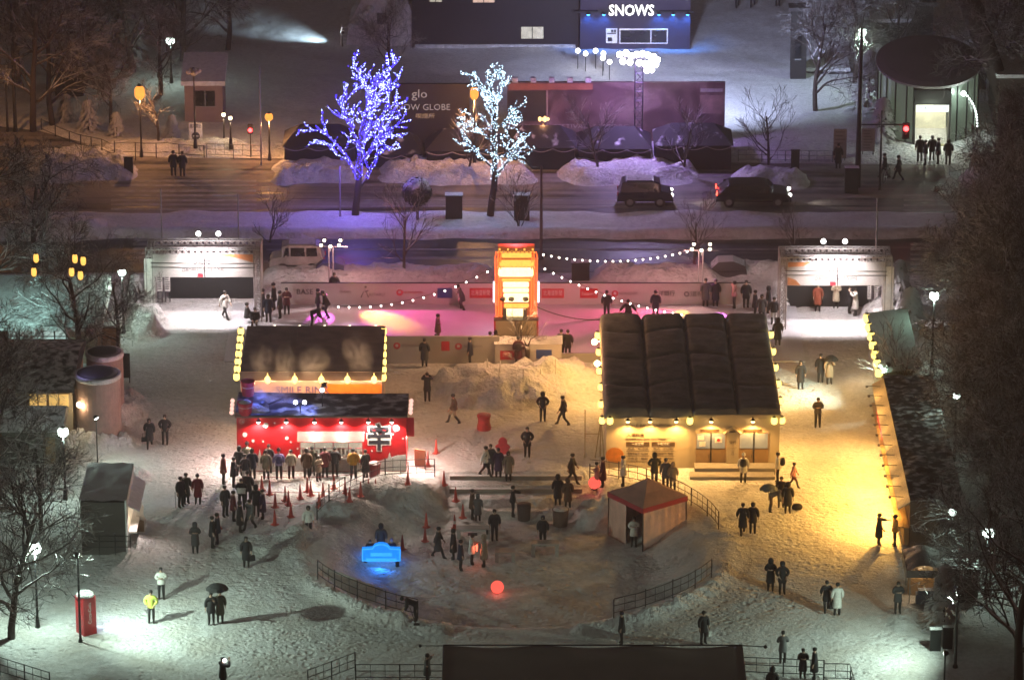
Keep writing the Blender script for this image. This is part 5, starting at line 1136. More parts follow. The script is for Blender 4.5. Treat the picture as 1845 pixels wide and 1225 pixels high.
block(1796, 1870, 250, 140, 6, 'dark building with a snow ledge at the right edge behind the pavilion', pm('brown_facade', (.07,.055,.045), .8), CLEAN)
block(100, 152, 182, 118, 3, 'dark bell-shaped kiosk among the upper left trees', HOARD, snowy('kiosk_snow', (.02,.02,.02), .2), 'kiosk')
# ---- street lamps
def street_lamp(px, pyh, pyf, label, col=(1.,.44,.16), bulb=ORANGE, power=900, r=.28, tall=1.2, group='orange street lamps', cat='street lamp'):
    f = GH(px, pyf); h = W(px, pyh, f.y).z-f.z; t = thing('street_lamp', label, cat, f, 0, group)
    m = MB(); m.lathe([(.13,-.2),(.13,.0),(.09,.5),(.06,.6),(.045,h-.35),(.09,h-.28)], n=8); m.build('pole', DARK, t)
    m = MB(); m.lathe([(r*.5,-r*tall),(r*.92,-r*.6*tall),(r,0),(r*.9,r*.6*tall),(r*.4,r*tall)], (0,0,h), 12); m.build('globe', bulb, t, smooth=True)
    m = MB(); m.lathe([(r*.55,r*.98*tall),(r*.4,r*1.12*tall),(.03,r*1.3*tall)], (0,0,h), 10); m.build('cap', DARK, t)
    if power: lamp('POINT', f+Vector((0,-.14,h-r*tall-.16)), col, power, .12, t)
    return t
street_lamp(255, 167, 285, 'bright orange street lamp at the bend of the left street', power=420, r=.34, tall=1.35); street_lamp(486, 211, 292, 'small round orange street lamp left of the blue-lit tree', power=420, r=.26, tall=1.)
street_lamp(855, 168, 295, 'orange street lamp shining through the white-lit tree', power=700, r=.28, tall=1.5)
street_lamp(-45, 150, 275, 'orange street lamp just past the left edge of the street', power=480, r=.34, tall=1.35)
t = street_lamp(979, 215, 290, 'dim street lamp with a ring of small amber globes by the mural', power=120, r=.10, bulb=em('amber_small_globe', (1.,.55,.2), 3))
m = MB()
for k in range(5): m.ball((.28*math.cos(k*1.257), .28*math.sin(k*1.257), up(979,290,215)), .11, 6)
m.build('side_globe', MATS['amber_small_globe'], t, smooth=True)
t = street_lamp(352, 130, 262, 'unlit street lamp with snow-capped globes in front of the small hut', power=0, r=.2, bulb=pm('snowy_globe', (.5,.45,.42), .5)); m = MB()
for k in range(4): m.ball((.34*math.cos(k*1.57+.4), .34*math.sin(k*1.57+.4), up(352,262,130)), .17, 8)
m.build('side_globe', MATS['snowy_globe'], t, smooth=True)
for px_, py_, pf_, lab in ((404,207,262,'left of a low pair of small warm lamps by the hut'),(416,213,264,'right of a low pair of small warm lamps by the hut')): street_lamp(px_, py_, pf_, lab, (1.,.7,.4), em('warm_small_globe', (1.,.72,.42), 5), 60, .13, 1., 'pairs of low warm lamps', 'lamp')
CW = dict(col=(.72,1.,.82), bulb=COLD, group='white park lamps', cat='park lamp')
street_lamp(309, 74, 150, 'white park lamp glowing among the top left trees', power=90, r=.30, tall=.8, **CW); street_lamp(1551, 59, 160, 'white park lamp at the top right above the notice boards', power=300, r=.28, tall=1., **CW)
street_lamp(68, 987, 1130, 'big white park lamp among bare branches at lower left', power=900, r=.31, tall=.9, **CW); street_lamp(118, 778, 900, 'white park lamp beside the park house', power=300, r=.28, tall=.85, **CW)
street_lamp(223, 491, 600, 'white park lamp on a slim post left of the left gate', power=220, r=.24, tall=.7, **CW)
street_lamp(1679, 533, 660, 'white park lamp in front of the trees right of the right gate', power=160, r=.26, tall=.9, **CW); street_lamp(1776, 960, 1075, 'bright white park lamp deep among the right hand trees', power=80, r=.28, tall=1., **CW)
street_lamp(1713, 922, 1030, 'small white lamp half hidden in the right hand trees', power=60, r=.18, tall=1., **CW); street_lamp(1719, 713, 830, 'white lamp glimpsed through twigs at the right', power=60, r=.2, tall=.7, **CW)
# floodlights that light the lower plaza
flood('floodlight_pole', 'lower left floodlight pole with an oval lamp beside the red vending machine', 'floodlight', 145, 1003, 1156, 1, 3000, (.74,1.,.80), G(480, 1120), bulb=em('green_white_lens', (.82,1.,.86), 12), pole_r=.05, head=.19, angle=132)
flood('floodlight_pole', 'slim floodlight pole with a slanted oval lamp in front of the brick drum', 'floodlight', 176, 756, 838, 1, 260, (.80,1.,.85), G(230, 850), bulb=MATS['green_white_lens'], pole_r=.03, head=.15, angle=140)
flood('floodlight_pole', 'lower right pale floodlight pole at the edge of the trees', 'floodlight', 1721, 1072, 1202, 1, 2000, (.74,1.,.80), G(1430, 1170), bulb=MATS['green_white_lens'], pole_r=.06, head=.15, angle=125)
flood('floodlight_pole', 'short floodlight pole behind the right end of the near dark roof', 'floodlight', 1700, 1180, 1262, 1, 600, (.74,1.,.80), G(1440, 1215), bulb=MATS['green_white_lens'], pole_r=.04, head=.15, angle=140)
# ---- masts with signals and cameras
f = GH(1545, 340); zt = up(1545, 340, 52); t = thing('signal_mast', 'tall dark mast at the right crossing with an arm and a red signal', 'traffic light', f)
m = MB(); m.tube([(0,0,-.2),(0,0,zt)], [.20,.09], 8); m.bb(-.16,.16,-.14,.14,0,1.6); m.build('pole', DARK, t); m = MB(); p = W(1640, 225, f.y); m.tube([(0,0,p.z-f.z),(p.x-f.x,0,p.z-f.z)], .05, 6); m.build('arm', DARK, t)
p = W(1632, 236, f.y); q = p-f; m = MB(); m.bb(q.x-.22,q.x+.22,-.16,.16,q.z-.5,q.z+.5); h = m.build('signal_box', DARK, t); m = MB(); m.ball((q.x,-.15,q.z+.18), .17, 8); m.build('red_light', em('red_signal', (1.,.03,.03), 14), h, smooth=True); m = MB(); m.ball((q.x,-.15,q.z-.22), .12, 8); m.build('dark_light', GLASSD, h, smooth=True)
lamp('POINT', p+Vector((0,-.5,.2)), (1.,.05,.05), 12, .1, t)
f = GH(452, 285); zt = up(452, 285, 238); t = thing('pedestrian_signal', 'small red pedestrian signal left of the round orange lamp', 'traffic light', f)
m = MB(); m.tube([(0,0,-.1),(0,0,zt)], .04, 6); m.build('pole', DARK, t); m = MB(); m.bb(-.16,.16,-.12,.12,zt-.1,zt+.5); h = m.build('signal_box', DARK, t); m = MB(); m.ball((0,-.12,zt+.15), .14, 8); m.build('red_light', MATS['red_signal'], h, smooth=True); lamp('POINT', f+Vector((0,-.5,zt)), (1.,.06,.05), 10, .1, t)
def pole(px, pyt, pyf, label, r=.06, mat=None, arm=None, name='pole', cat='pole'):
    f = GH(px, pyf); h = W(px, pyt, f.y).z-f.z; m = MB(); m.lathe([(r*1.5,-.3),(r*1.5,.05),(r*1.2,.25),(r,.5),(r*.7,h),(r*.2,h+.03)], n=8); o = m.build(name, mat or GREYM, None, f, True); tag(o, label, cat)
    if arm: m = MB(); m.tube([(0,0,h*.97),(arm,0,h*.97)], .03, 5); m.build('arm', mat or GREYM, o)
    return o
pole(293, 340, 470, 'slim grey pole by the left crosswalk behind the left gate', .05); pole(431, 350, 470, 'slim grey pole with an arm at the right end of the left crosswalk', .05, arm=-1.5); pole(1576, 358, 530, 'pale thin pole rising behind the right gate', .08)
pole(975, 300, 470, 'dark grey pole on the median behind the lantern tower', .10, pm('dark_grey_pole', (.07,.06,.065), .6)); pole(471, 120, 300, 'thin pole beside the small orange lamp', .05); pole(613, 300, 390, 'short violet-lit pole on the median left of the blue tree', .05, pm('violet_pole', (.3,.25,.4), .6))
pole(1585, 200, 345, 'dark pole at the far side of the right crossing', .07, DARK); pole(28, 0, 240, 'tall bare dark pole at the upper left edge', .12, DARK); pole(14, 150, 240, 'short dark pole at the left edge by the street', .08, DARK)
# ---- boxes and bins
def bin_(px0, px1, pyt, pyf, label, mat=None, name='utility_box', lid=True):
    a = G(px0, pyf); b = G(px1, pyf); z = hz((a.x+b.x)/2, a.y); f = Vector(((a.x+b.x)/2, a.y, max(z,0))); hw = (b.x-a.x)/2; zt = W(px0, pyt, a.y).z-f.z-.12; t = thing(name, label, 'utility box' if name == 'utility_box' else name.replace('_',' '), f)
    m = MB(); m.bb(-hw, hw, 0, hw*1.2, -.3, zt); m.build('box_body', mat or DARK, t); m = MB(); m.bb(-hw-.04, hw+.04, -.04, hw*1.2+.04, zt+.002, zt+.07); m.build('lid', snowy('lid_snow', (.03,.03,.03), .42, 2.), t); m = MB(); m.bb(-hw*.85,hw*.85,-.02,-.001,.1,zt-.1); m.build('door', mat or DARK, t)
DGR = pm('dark_green_metal', (.022,.025,.026), .5, .2)
bin_(803, 833, 351, 403, 'dark utility box on the median left of the white-lit tree', DGR); bin_(926, 954, 351, 404, 'dark utility box on the median behind the lantern tower', DGR); bin_(1425, 1440, 268, 310, 'narrow dark utility box on the far pavement at right', DGR); bin_(1522, 1546, 302, 348, 'dark bin by the signal mast with snow on its lid', DGR, 'rubbish_bin'); bin_(224, 240, 281, 318, 'dark bin on the far pavement by the bright orange lamp', DGR, 'rubbish_bin'); bin_(1030, 1062, 472, 506, 'wide dark utility box in front of the near road behind the rink', DGR)
bin_(1676, 1695, 1132, 1172, 'dark bin at the foot of the lower right trees', DGR, 'rubbish_bin'); bin_(1699, 1716, 1128, 1168, 'black box beside the bin under the lower right trees', DARK)
# ---- vending machine
f = GH(156, 1139); zt = up(156, 1139, 1072, f.z); t = thing('vending_machine', 'tall red vending machine with a snow cap at the lower left', 'vending machine', f, math.radians(38))
m = MB(); m.bb(-.36, .36, -.36, .36, -.1, zt); m.build('cabinet_body', pm('vending_red', (.50,.012,.02), .35), t)
m = MB(); m.bb(.362, .375, -.33, .33, .15, zt-.08); m.build('front_glass', pm('vending_front', (.6,.6,.65), .2, 0, .3, 5., emit=(.8,.85,1.), es=.5), t)
m = MB(); m.lathe([(.46,0),(.42,.12),(.25,.2),(.02,.22)], (0,0,zt+.003), 14); m.build('snow_cap', PILE, t, smooth=True)
o = text('Coca-Cola', .26, PRINTW, 'lettering', t, (0,-.366,zt*.58), (PI/2,-PI/2,0)); lamp('SPOT', f+Vector((.45,.35,1.2)), (.72,.78,1.), 60, .2, t, f+Vector((1.4,1.0,.0)), 120, .8)
# ---- fences
def fence(pts, label, hgt=.95, nb=3, mat=None, name='fence', step=1.7, mid=3, gz=True):
    """pipe railing: posts carried into the snow, rails and thin uprights"""
    P3 = [GH(*p) if gz else G(*p) for p in pts]; L = [0]
    for a, b in zip(P3, P3[1:]): L.append(L[-1]+(b-a).length)
    def at(d):
        for i in range(len(L)-1):
            if d <= L[i+1]+1e-6: u = (d-L[i])/max(1e-6, L[i+1]-L[i]); return P3[i].lerp(P3[i+1], u)
        return P3[-1]
    n = max(2, round(L[-1]/step)); f = P3[0].copy(); t = thing(name, label, 'fence', f); ps = [at(L[-1]*i/n) for i in range(n+1)]
    for p in ps: q = p-f; m = MB(); m.tube([q+Vector((0,0,-.4)), q+Vector((0,0,hgt+.03))], .035, 6); m.build('post', mat or DARK, t)
    k = max(8, n*4); ds = [at(L[-1]*i/k)-f for i in range(k+1)]; zs = [d.z for d in ds]; zs = [sum(zs[max(0,i-4):i+5])/len(zs[max(0,i-4):i+5]) for i in range(len(zs))]
    for r in range(nb): m = MB(); m.tube([Vector((d.x,d.y,z+hgt*(.22+.78*r/(nb-1)))) for d, z in zip(ds, zs)], .022, 5); m.build('rail', mat or DARK, t)
    if mid:
        m = MB()
        for i in range(n*mid):
            if i % mid: d = at(L[-1]*i/(n*mid))-f; m.tube([d+Vector((0,0,hgt*.22)), d+Vector((0,0,hgt))], .014, 4)
        m.build('upright', mat or DARK, t)
    return t
RAIL = pm('brown_pipe', (.05,.035,.03), .5, .3)
def arc(a0, a1, n=16, r=BR+.15): return [(BC[0]+r*math.cos(math.radians(a0+(a1-a0)*i/n)), BC[1]+r*math.sin(math.radians(a0+(a1-a0)*i/n))) for i in range(n+1)]
def fence_xy(xy, *a, **k):
    global GH
    old = GH; q = [Vector((x,y,hz(x,y))) for x, y in xy]; GH = lambda i, j: q[i].copy()
    t = fence([(i,0) for i in range(len(q))], *a, **k); GH = old; return t
fence_xy(arc(204, 244), 'curved pipe railing along the lower left rim of the basin', mat=DARK); fence_xy(arc(297, 337), 'curved pipe railing along the lower right rim of the basin', mat=RAIL); fence_xy(arc(161, 113), 'curved pipe railing above the snow bank below the red stand', mat=DARK); fence_xy(arc(12, 68), 'curved pipe railing right of the pyramid tent', mat=RAIL)
fence([(555,1240),(640,1208)], 'slanting railing at the left end of the near dark roof', mat=DARK); fence([(641,1226),(800,1226)], 'straight railing left of the near dark roof', mat=DARK, hgt=.85); fence([(1338,1216),(1484,1222)], 'railing right of the near dark roof', mat=DARK); fence([(1484,1228),(1530,1228),(1540,1262)], 'railing corner at the right of the near dark roof', mat=DARK)
fence([(0,1216),(90,1244)], 'low railing at the lower left corner', mat=DARK); fence([(75,236),(130,262),(200,276),(300,282),(368,284)], 'post and chain fence along the bend of the left street', hgt=.8, nb=2, mid=0, mat=DARK, step=1.6)
fence([(372,284),(470,286)], 'pale pipe fence along the far pavement at left', hgt=.9, mat=GREYM); fence([(1330,292),(1500,294)], 'low pale fence along the far pavement at right', hgt=.8, mat=GREYM)
# ---- near dark roof at the bottom
a = W(798, 1160, rowY(1245)); f = G(1068, 1262); t = thing('dark_awning_tent', 'large dark flat tent roof cut off by the bottom edge', 'tent', f)
zt = 2.3; Y1 = G(1068, 1163, zt).y-f.y; Y2 = Y1-9; xa = G(799,1163,zt).x-f.x; xb = G(1337,1163,zt).x-f.x
vs = []; fs = []
for j in range(21):
    for i in range(31): u = i/30; v = j/20; vs.append((xa+(xb-xa)*u, Y1+(Y2-Y1)*v, zt-.12*math.sin(u*PI*3)**2*(1-v)**3-.15*v+.03*float(fbm(u*8,v*12,44,3))))
for j in range(20):
    for i in range(30): k = j*31+i; fs.append((k,k+1,k+32,k+31))
m = MB(); m.add(vs, fs); m.build('canvas_roof', pm('dark_olive_canvas', (.23,.20,.175), .8, 0, .15, .5), t, smooth=True)
m = MB(); m.tube([(xa,Y1,zt+.04),(xb,Y1,zt+.04)], .035, 6); m.tube([(xa,Y1,zt+.03),(xa,Y2,zt-.12)], .03, 5); m.tube([(xb,Y1,zt+.03),(xb,Y2,zt-.12)], .03, 5); m.build('edge_pipe', DARK, t)
m = MB(); m.tube([(xb,Y1,zt+.02),(xb+1.1,Y1-.1,zt+.0)], .025, 5); m.ball((xb+1.1,Y1-.1,zt), .09, 6); m.tube([(xa,Y1,zt),(xa-1.1,Y1-.1,zt+.05)], .02, 5); m.ball((xa-1.1,Y1-.1,zt+.05), .08, 6); m.build('arm_lamp', DARK, t)
for x in (xa+.05, xb-.05): m = MB(); m.tube([(x,Y1,-.2),(x,Y1,zt)], .04, 6); m.build('leg', DARK, t)
# ---- vehicles
def car(px, pyf, L, Wd, H, label, mat, face=1, kind='van', group=None, headl=True, tail=True):
    p = G(px, pyf); t = thing('parked_car' if 0 else 'car', label, 'car', (p.x, p.y, 0.0), 0 if face > 0 else PI, group)
    h = L/2; w = Wd/2
    if kind == 'van': prof = [(-h,.35),(-h,.85),(-h+.12,1.02),(-h+.25,H-.08),(-h+.5,H),(h*.30,H),(h*.55,H-.12),(h-.75,1.05),(h-.15,.92),(h,.75),(h,.35)]
    elif kind == 'truck': prof = [(-h,.45),(-h,1.0),(-.1,1.0),(-.1,H-.1),(.1,H),(h-.5,H),(h-.12,1.15),(h,.85),(h,.4)]
    else: prof = [(-h,.35),(-h,.80),(-h+.25,.98),(-h+.75,H-.06),(-h+1.2,H),(h*.15,H),(h*.35,H-.08),(h-1.15,1.0),(h-.2,.85),(h,.65),(h,.32)]
    vs = []; fs = []; n = len(prof)
    for s, k in ((-1,1.),(1,1.)):
        for x, z in prof: vs.append((x, s*w*(1. if z < 1.05 else 1-.16*(z-1.05)/max(.3,H-1.05)), z))
    fs = [tuple(range(n)), tuple(range(2*n-1,n-1,-1))]+[(i,(i+1)%n,(i+1)%n+n,i+n) for i in range(n)]
    m = MB(); m.add(vs, fs); b = m.build('body', mat, t); md = b.modifiers.new('bevel','BEVEL'); md.width = .07; md.segments = 3; md.limit_method = 'ANGLE'
    zb, zt = 1.08, H-.16
    for s in (-1,1):
        yb = s*(w*(1-.16*(zb-1.05)/max(.3,H-1.05))+.004); yt = s*(w*(1-.16*(zt-1.05)/max(.3,H-1.05))+.004)
        xs_ = ((-h+.42,-h*.35),(-h*.30,h*.22),(h*.26,h*.48)) if kind != 'truck' else ((0.05,.55),(.6,h-.42))
        for x0, x1 in xs_:
            m = MB(); x1t = x1-(.12 if x1 > h*.4 else 0); m.add([(x0,yb,zb),(x1,yb,zb),(x1t,yt,zt),(x0+.05,yt,zt)], [(0,1,2,3)]); m.build('window', GLASSD, t, recalc=False)
    wx = h-.85 if kind != 'truck' else h-.75
    m = MB(); x0, z0 = (h*.55+.02, H-.15) if kind == 'van' else ((h-.47,H-.06) if kind == 'truck' else (h*.37,H-.1)); x1, z1 = (h-.72,1.08) if kind == 'van' else ((h-.10,1.2) if kind == 'truck' else (h-1.10,1.03))
    m.add([(x0+.02,-w*.78,z0+.02),(x0+.02,w*.78,z0+.02),(x1+.04,w*.9,z1+.03),(x1+.04,-w*.9,z1+.03)], [(0,1,2,3)]); m.build('windscreen', GLASSD, t, recalc=False)
    for x in (-h+.75, h-.8):
        for s in (-1,1):
            m = MB(); m.lathe([(.30,-.10),(.33,-.08),(.33,.08),(.30,.10)], n=18); m.v = [(x+a_, s*(w-.08)+c_, .33+b_) for a_,b_,c_ in m.v]; wl = m.build('wheel', RUBBER, t)
            m = MB(); m.lathe([(.19,-.115),(.19,.115)], n=12); m.v = [(x+a_, s*(w-.08)+c_, .33+b_) for a_,b_,c_ in m.v]; m.build('rim', GREYM, wl)
    for s in (-1,1):
        m = MB(); m.ball((h-.05, s*w*.72, .74), .11, 8); m.build('headlight', em('headlight_on', (1.,.95,.85), 12) if headl else GLASSD, t, smooth=True)
        m = MB(); m.box((-h+.0, s*w*.82, .86),(.06,.16,.26)); m.build('tail_light', em('tail_light_on', (1.,.05,.03), 9) if tail else PRINTR, t)
        m = MB(); m.box((h*.38, s*(w+.09), 1.12),(.12,.16,.14)); m.build('mirror', mat, t)
    m = MB(); m.box((h-.01,0,.42),(.10,Wd*.92,.18)); m.box((-h+.01,0,.42),(.10,Wd*.92,.18)); m.build('bumper', DARK, t)
    for s in (-1,1):
        m = MB(); m.box((s*(h+.045),0,.52),(.02,.34,.17)); m.build('number_plate', PRINTW, t)
        m = MB(); m.box((-h*.02, s*(w+.012), .93),(.18,.02,.04)); m.build('door_handle', GREYM, t)
        m = MB(); m.box((0, s*(w+.006), .50),(L*.5,.014,.09)); m.build('side_trim', DARK, t)
    if headl: lamp('SPOT', (p.x+face*(h+.1), p.y, .75), (1.,.93,.82), 160, .08, t, (p.x+face*(h+6), p.y-.1, 0), 60, .7)
    if kind == 'truck': m = MB(); m.bb(-h+.08,-.18,-w+.06,w-.06,1.002,1.12); m.build('load_snow', PILE, t)
    if kind == 'van': m = MB(); m.bb(-h+.55,h*.28,-w*.75,w*.75,H+.002,H+.05); m.build('roof_snow', snowy('car_roof_snow', (.05,.05,.06), .35), t)
    return t
car(1162, 367, 3.4, 1.48, 1.65, 'dark boxy small car driving right on the far road', pm('dark_blue_paint', (.035,.035,.06), .3, .3), 1, 'van', tail=False)
car(1357, 366, 4.6, 1.75, 1.48, 'black saloon car with red tail lights on the far road', pm('black_paint', (.012,.012,.016), .25, .3), 1, 'sedan')
car(536, 486, 3.3, 1.45, 1.75, 'white snow-spattered light van on the near road behind the left gate', pm('dirty_white_paint', (.34,.31,.29), .5, 0, .35, 2.), -1, 'van', headl=False, tail=False)
f = G(598, 500); t = thing('tarp_load', 'dark blue tarpaulin-covered load beside the white van', 'covered load', f); m = MB(); m.extr([(-1.,-.1),(.75,-.1),(.7,.75),(.2,.95),(-.6,.9),(-.95,.6)], 'y', 0, 1.3); m.build('cover', pm('blue_tarp', (.04,.05,.16), .5, 0, .3, 3., .5, 8.), t); m = MB(); m.tube([(-1.0,-.02,.35),(.78,-.02,.4)], .02, 4); m.build('strap', DARK, t)
f = GH(1312, 500); t = thing('tarp_load', 'snow-covered heap of equipment behind the right light mast', 'covered load', f); m = MB(); m.extr([(-1.1,-.1),(1.2,-.1),(1.0,.7),(.3,1.0),(-.6,.95),(-1.,.55)], 'y', 0, 1.2); m.build('cover', snowy('snowy_cover', (.06,.055,.06), .55), t); m = MB(); m.tube([(-1.0,-.02,.35),(1.1,-.02,.4)], .02, 4); m.build('strap', DARK, t)
# ---- bicycle at the right crossing
f = G(1597, 326); t = thing('bicycle', 'bicycle pushed across the dark pavement by the right crossing', 'bicycle', f, math.radians(70))
for x in (-.52,.52):
    m = MB(); m.tube([(x+.33*math.cos(k*PI/10), 0, .35+.33*math.sin(k*PI/10)) for k in range(21)], .022, 5); w_ = m.build('wheel', RUBBER, t); m = MB()
    for k in range(6): m.tube([(x,0,.35),(x+.32*math.cos(k*PI/3),0,.35+.32*math.sin(k*PI/3))], .006, 3)
    m.build('rim', GREYM, w_)
m = MB(); m.tube([(-.52,0,.35),(-.15,0,.75),(.38,0,.78),(.52,0,.35)], .02, 5); m.tube([(-.15,0,.75),(0,0,.32),(.38,0,.70)], .02, 5); m.tube([(-.52,0,.35),(0,0,.32)], .015, 5); m.build('frame', GREYM, t); m = MB(); m.box((-.18,0,.86),(.22,.13,.06)); m.build('saddle', DARK, t); m = MB(); m.tube([(.38,-.25,1.0),(.38,0,.98),(.38,.25,1.0)], .015, 5); m.tube([(.38,0,.78),(.38,0,.98)], .018, 5); m.build('handlebar', DARK, t)
# ---- snow-covered ball topiary on the median
f = GH(752, 396); zt = up(752, 396, 320, f.z); R_ = .95; t = thing('round_bush', 'big ball-shaped bush capped with snow on the median', 'bush', f); m = MB(); vs = []; fs = []; zc = zt-R_*1.0
m.tube([(0,0,-.3),(.03,0,zc)], [.10,.07], 6); m.build('trunk', BARK, t); m = MB(); r2 = random.Random(3)
for k in range(900):
    d = Vector((r2.gauss(0,1),r2.gauss(0,1),r2.gauss(0,1))).normalized(); p = d*R_*(.72+.3*r2.random())+Vector((0,0,zc)); s = .10+.10*r2.random(); u = d.cross(Vector((r2.gauss(0,1),r2.gauss(0,1),r2.gauss(0,1)))).normalized(); v = d.cross(u); m.add([p+u*s,p+v*s*.7,p-u*s,p-v*s*.7],[(0,1,2,3)])
m.build('crown', snowy('evergreen_snow', (.035,.04,.03), .62, 1.6), t, recalc=False)
# ---- plaza things
PLW = pm('pale_wood', (.5,.38,.22), .7)
f = GH(757, 843); t = thing('menu_board', 'brown menu board tilted beside the right end of the noodle stand', 'board', f, math.radians(-25)); m = MB(); m.bb(-.32,.32,-.03,.03,.12,1.05); m.build('panel', pm('rust_board', (.32,.12,.06), .7), t)
for s in (-1,1): m = MB(); m.tube([(s*.28,.0,-.05),(s*.28,.0,.12)], .025, 5); m.tube([(s*.28,.03,1.0),(s*.28,.45,-.02)], .02, 5); m.build('leg', DARK, t)
f = GH(1068, 825); t = thing('easel_frame', 'tall pale wooden easel left of the ticket office', 'easel', f)
zt = up(1068, 825, 738); 
for x0, x1, y in ((-.42,-.42,0),(.12,.42,0.05),(.62,.42,0.05),(.4,.4,.5)): m = MB(); m.tube([(x0,y-.3 if y == .5 else y,-.1),(x1,0,zt*.8 if x0 > -.4 else zt)], .03, 5); m.build('leg', PLW, t)
m = MB(); m.tube([(-.42,0,zt*.5),(.42,0,zt*.5)], .025, 5); m.build('bar', PLW, t)
def drum(px, pyf, pyt, wpx, label, mat, name='barrel', waist=True, snow=False):
    f = GH(px, pyf); h = W(px, pyt, f.y).z-f.z; r = wpx/34./2; t = thing(name, label, name.replace('_',' '), f)
    m = MB(); m.lathe([(r*.94,-.1),(r,.03),(r*.98,h*.30),(r*.86,h*.42),(r*.86,h*.8),(r*.96,h*.84),(r,h)] if waist else [(r*.8,-.1),(r*.84,.03),(r*.98,h*.94),(r*1.02,h*.95),(r*1.02,h)], n=20); m.build('barrel_body', mat, t)
    m = MB(); m.lathe([(r*.9,h+.002),(r*.8,h+.03),(.02,h+.04)], n=20); m.build('lid', PILE if snow else mat, t, smooth=True); return t
drum(872, 773, 747, 26, 'red waisted barrel standing alone on the snow in the middle', pm('barrel_red', (.42,.04,.035), .6, 0, .3, 4.)); drum(675, 858, 834, 23, 'dark red round tub with a white rim at the noodle stand corner', pm('tub_red', (.20,.03,.035), .6), 'tub', False, True)
drum(944, 936, 908, 26, 'dark tub on the lower steps of the basin', pm('tub_dark', (.07,.05,.045), .7), 'tub', False); drum(1010, 946, 917, 30, 'brown tub with a snow rim on the steps near the tent', pm('tub_brown', (.13,.08,.06), .7), 'tub', False, True)
f = GH(906, 818); t = thing('character_board', 'small red cut-out board of a round figure standing in the plaza', 'board', f); zt = up(906, 818, 788)
m = MB(); m.extr([(-.25,0),(.25,0),(.32,.3),(.40,.42),(.30,.55),(.22,.60),(.24,.75),(.14,.92),(.0,.98),(-.14,.92),(-.24,.75),(-.22,.60),(-.30,.55),(-.42,.45),(-.32,.3)], 'y', -.04, .04); m.build('board', pm('poster_red', (.5,.05,.06), .6, 0, .3, 5.), t); m = MB(); m.bb(-.02,.02,.04,.4,0,.6); m.build('strut', DARK, t)
# glowing ice bench
f = G(687, 1020, -BD); f.z = hz(f.x, f.y); t = thing('ice_bench', 'glowing blue carved ice sofa in the snow basin', 'ice sculpture', f)
BLUE = em('blue_lit_ice', (.01,.25,1.), 1.0, True); BLUE2 = em('blue_lit_ice_pale', (.03,.32,1.), 1.3, True)
m = MB(); m.extr([(-.98,.28),(.98,.28),(.98,.95),(.45,.98),(.33,1.14),(.12,1.22),(-.12,1.22),(-.33,1.14),(-.45,.98),(-.98,.95)], 'y', 0, .30); m.build('back_panel', BLUE, t)
m = MB(); m.bb(-.78,.78,-.12,-.001,.30,.44); m.bb(-.55,.55,-.08,-.001,.58,.74); m.build('carved_ledge', BLUE2, t)
m = MB(); m.tube([(-.96,-.02,.30),(-.96,-.02,.93),(-.45,-.02,.96),(-.33,-.02,1.12),(-.12,-.02,1.20),(.12,-.02,1.20),(.33,-.02,1.12),(.45,-.02,.96),(.96,-.02,.93),(.96,-.02,.30)], .03, 5); m.tube([(-.96,-.02,.31),(.96,-.02,.31)], .025, 5); m.build('bright_edge', em('bright_ice_edge', (.05,.38,1.), 1.2), t); m = MB(); m.bb(-.98,.98,.301,.95,.28,.55); m.build('seat', BLUE, t)
for s in (-1,1): m = MB(); m.tube([(s*.82,.0,-.1),(s*.82,.0,.28)], .10, 8); m.tube([(s*.82,.8,-.1),(s*.82,.8,.28)], .10, 8); m.build('leg', DARK, t)
lamp('SPOT', f+Vector((0,-.12,.32)), (.02,.22,1.), 110, .3, t, f+Vector((0,-1.6,0)), 150, .9)
# glowing balls
for px_, py_, lab in ((896,1060,'glowing coral ball lamp alone on the basin snow'),(1071,872,'glowing coral ball lamp beside the ticket office couple')):
    f = GH(px_, py_+8); m = MB(); m.ball((0,0,.33), .33, 14); o = m.build('ball_lamp', em('coral_glow', (1.,.10,.07), 1.25, True), None, f, True); tag(o, lab, 'ball lamp', 'glowing coral balls'); m = MB(); m.lathe([(.16,-.05),(.14,.04)], n=12); m.build('base', DARK, o); lamp('POINT', f+Vector((0,-.55,.35)), (1.,.16,.10), 3, .2, o)
# ice tables
def table(px, pyf, label, hw=.68, h=.75):
    f = G(px, pyf, -BD); f.z = hz(f.x,f.y); t = thing('ice_table', label, 'table', f); ITB = pm('cloudy_ice', (.40,.38,.36), .35, 0, .12, 2.)
    m = MB(); m.bb(-hw, hw, -.3, .3, h-.10, h); m.build('top', ITB, t)
    for s in (-1,1): m = MB(); m.bb(s*hw*.85-.09, s*hw*.85+.09, -.22, .22, -.1, h-.102); m.build('leg', ITB, t)
table(982, 1000, 'pale carved table in the basin with a person seated behind it', .72); table(853, 967, 'low pale carved table with dark items on the left of the basin', .9, .55); table(910, 1010, 'low pale carved block table in the middle of the basin', .5, .6)
m = MB(); f = G(862, 962, -BD+.55); m.box((-.3,0,.0),(.5,.2,.08)); o = m.build('serving_tray', DARK, None, f); tag(o, 'dark tray on the low left ice table', 'tray'); m = MB(); m.lathe([(.055,0),(.07,.22)], (.45,0,0), 8); o = m.build('drink_cup', DARK, None, f); tag(o, 'dark cup at the right end of the low left ice table', 'cup')
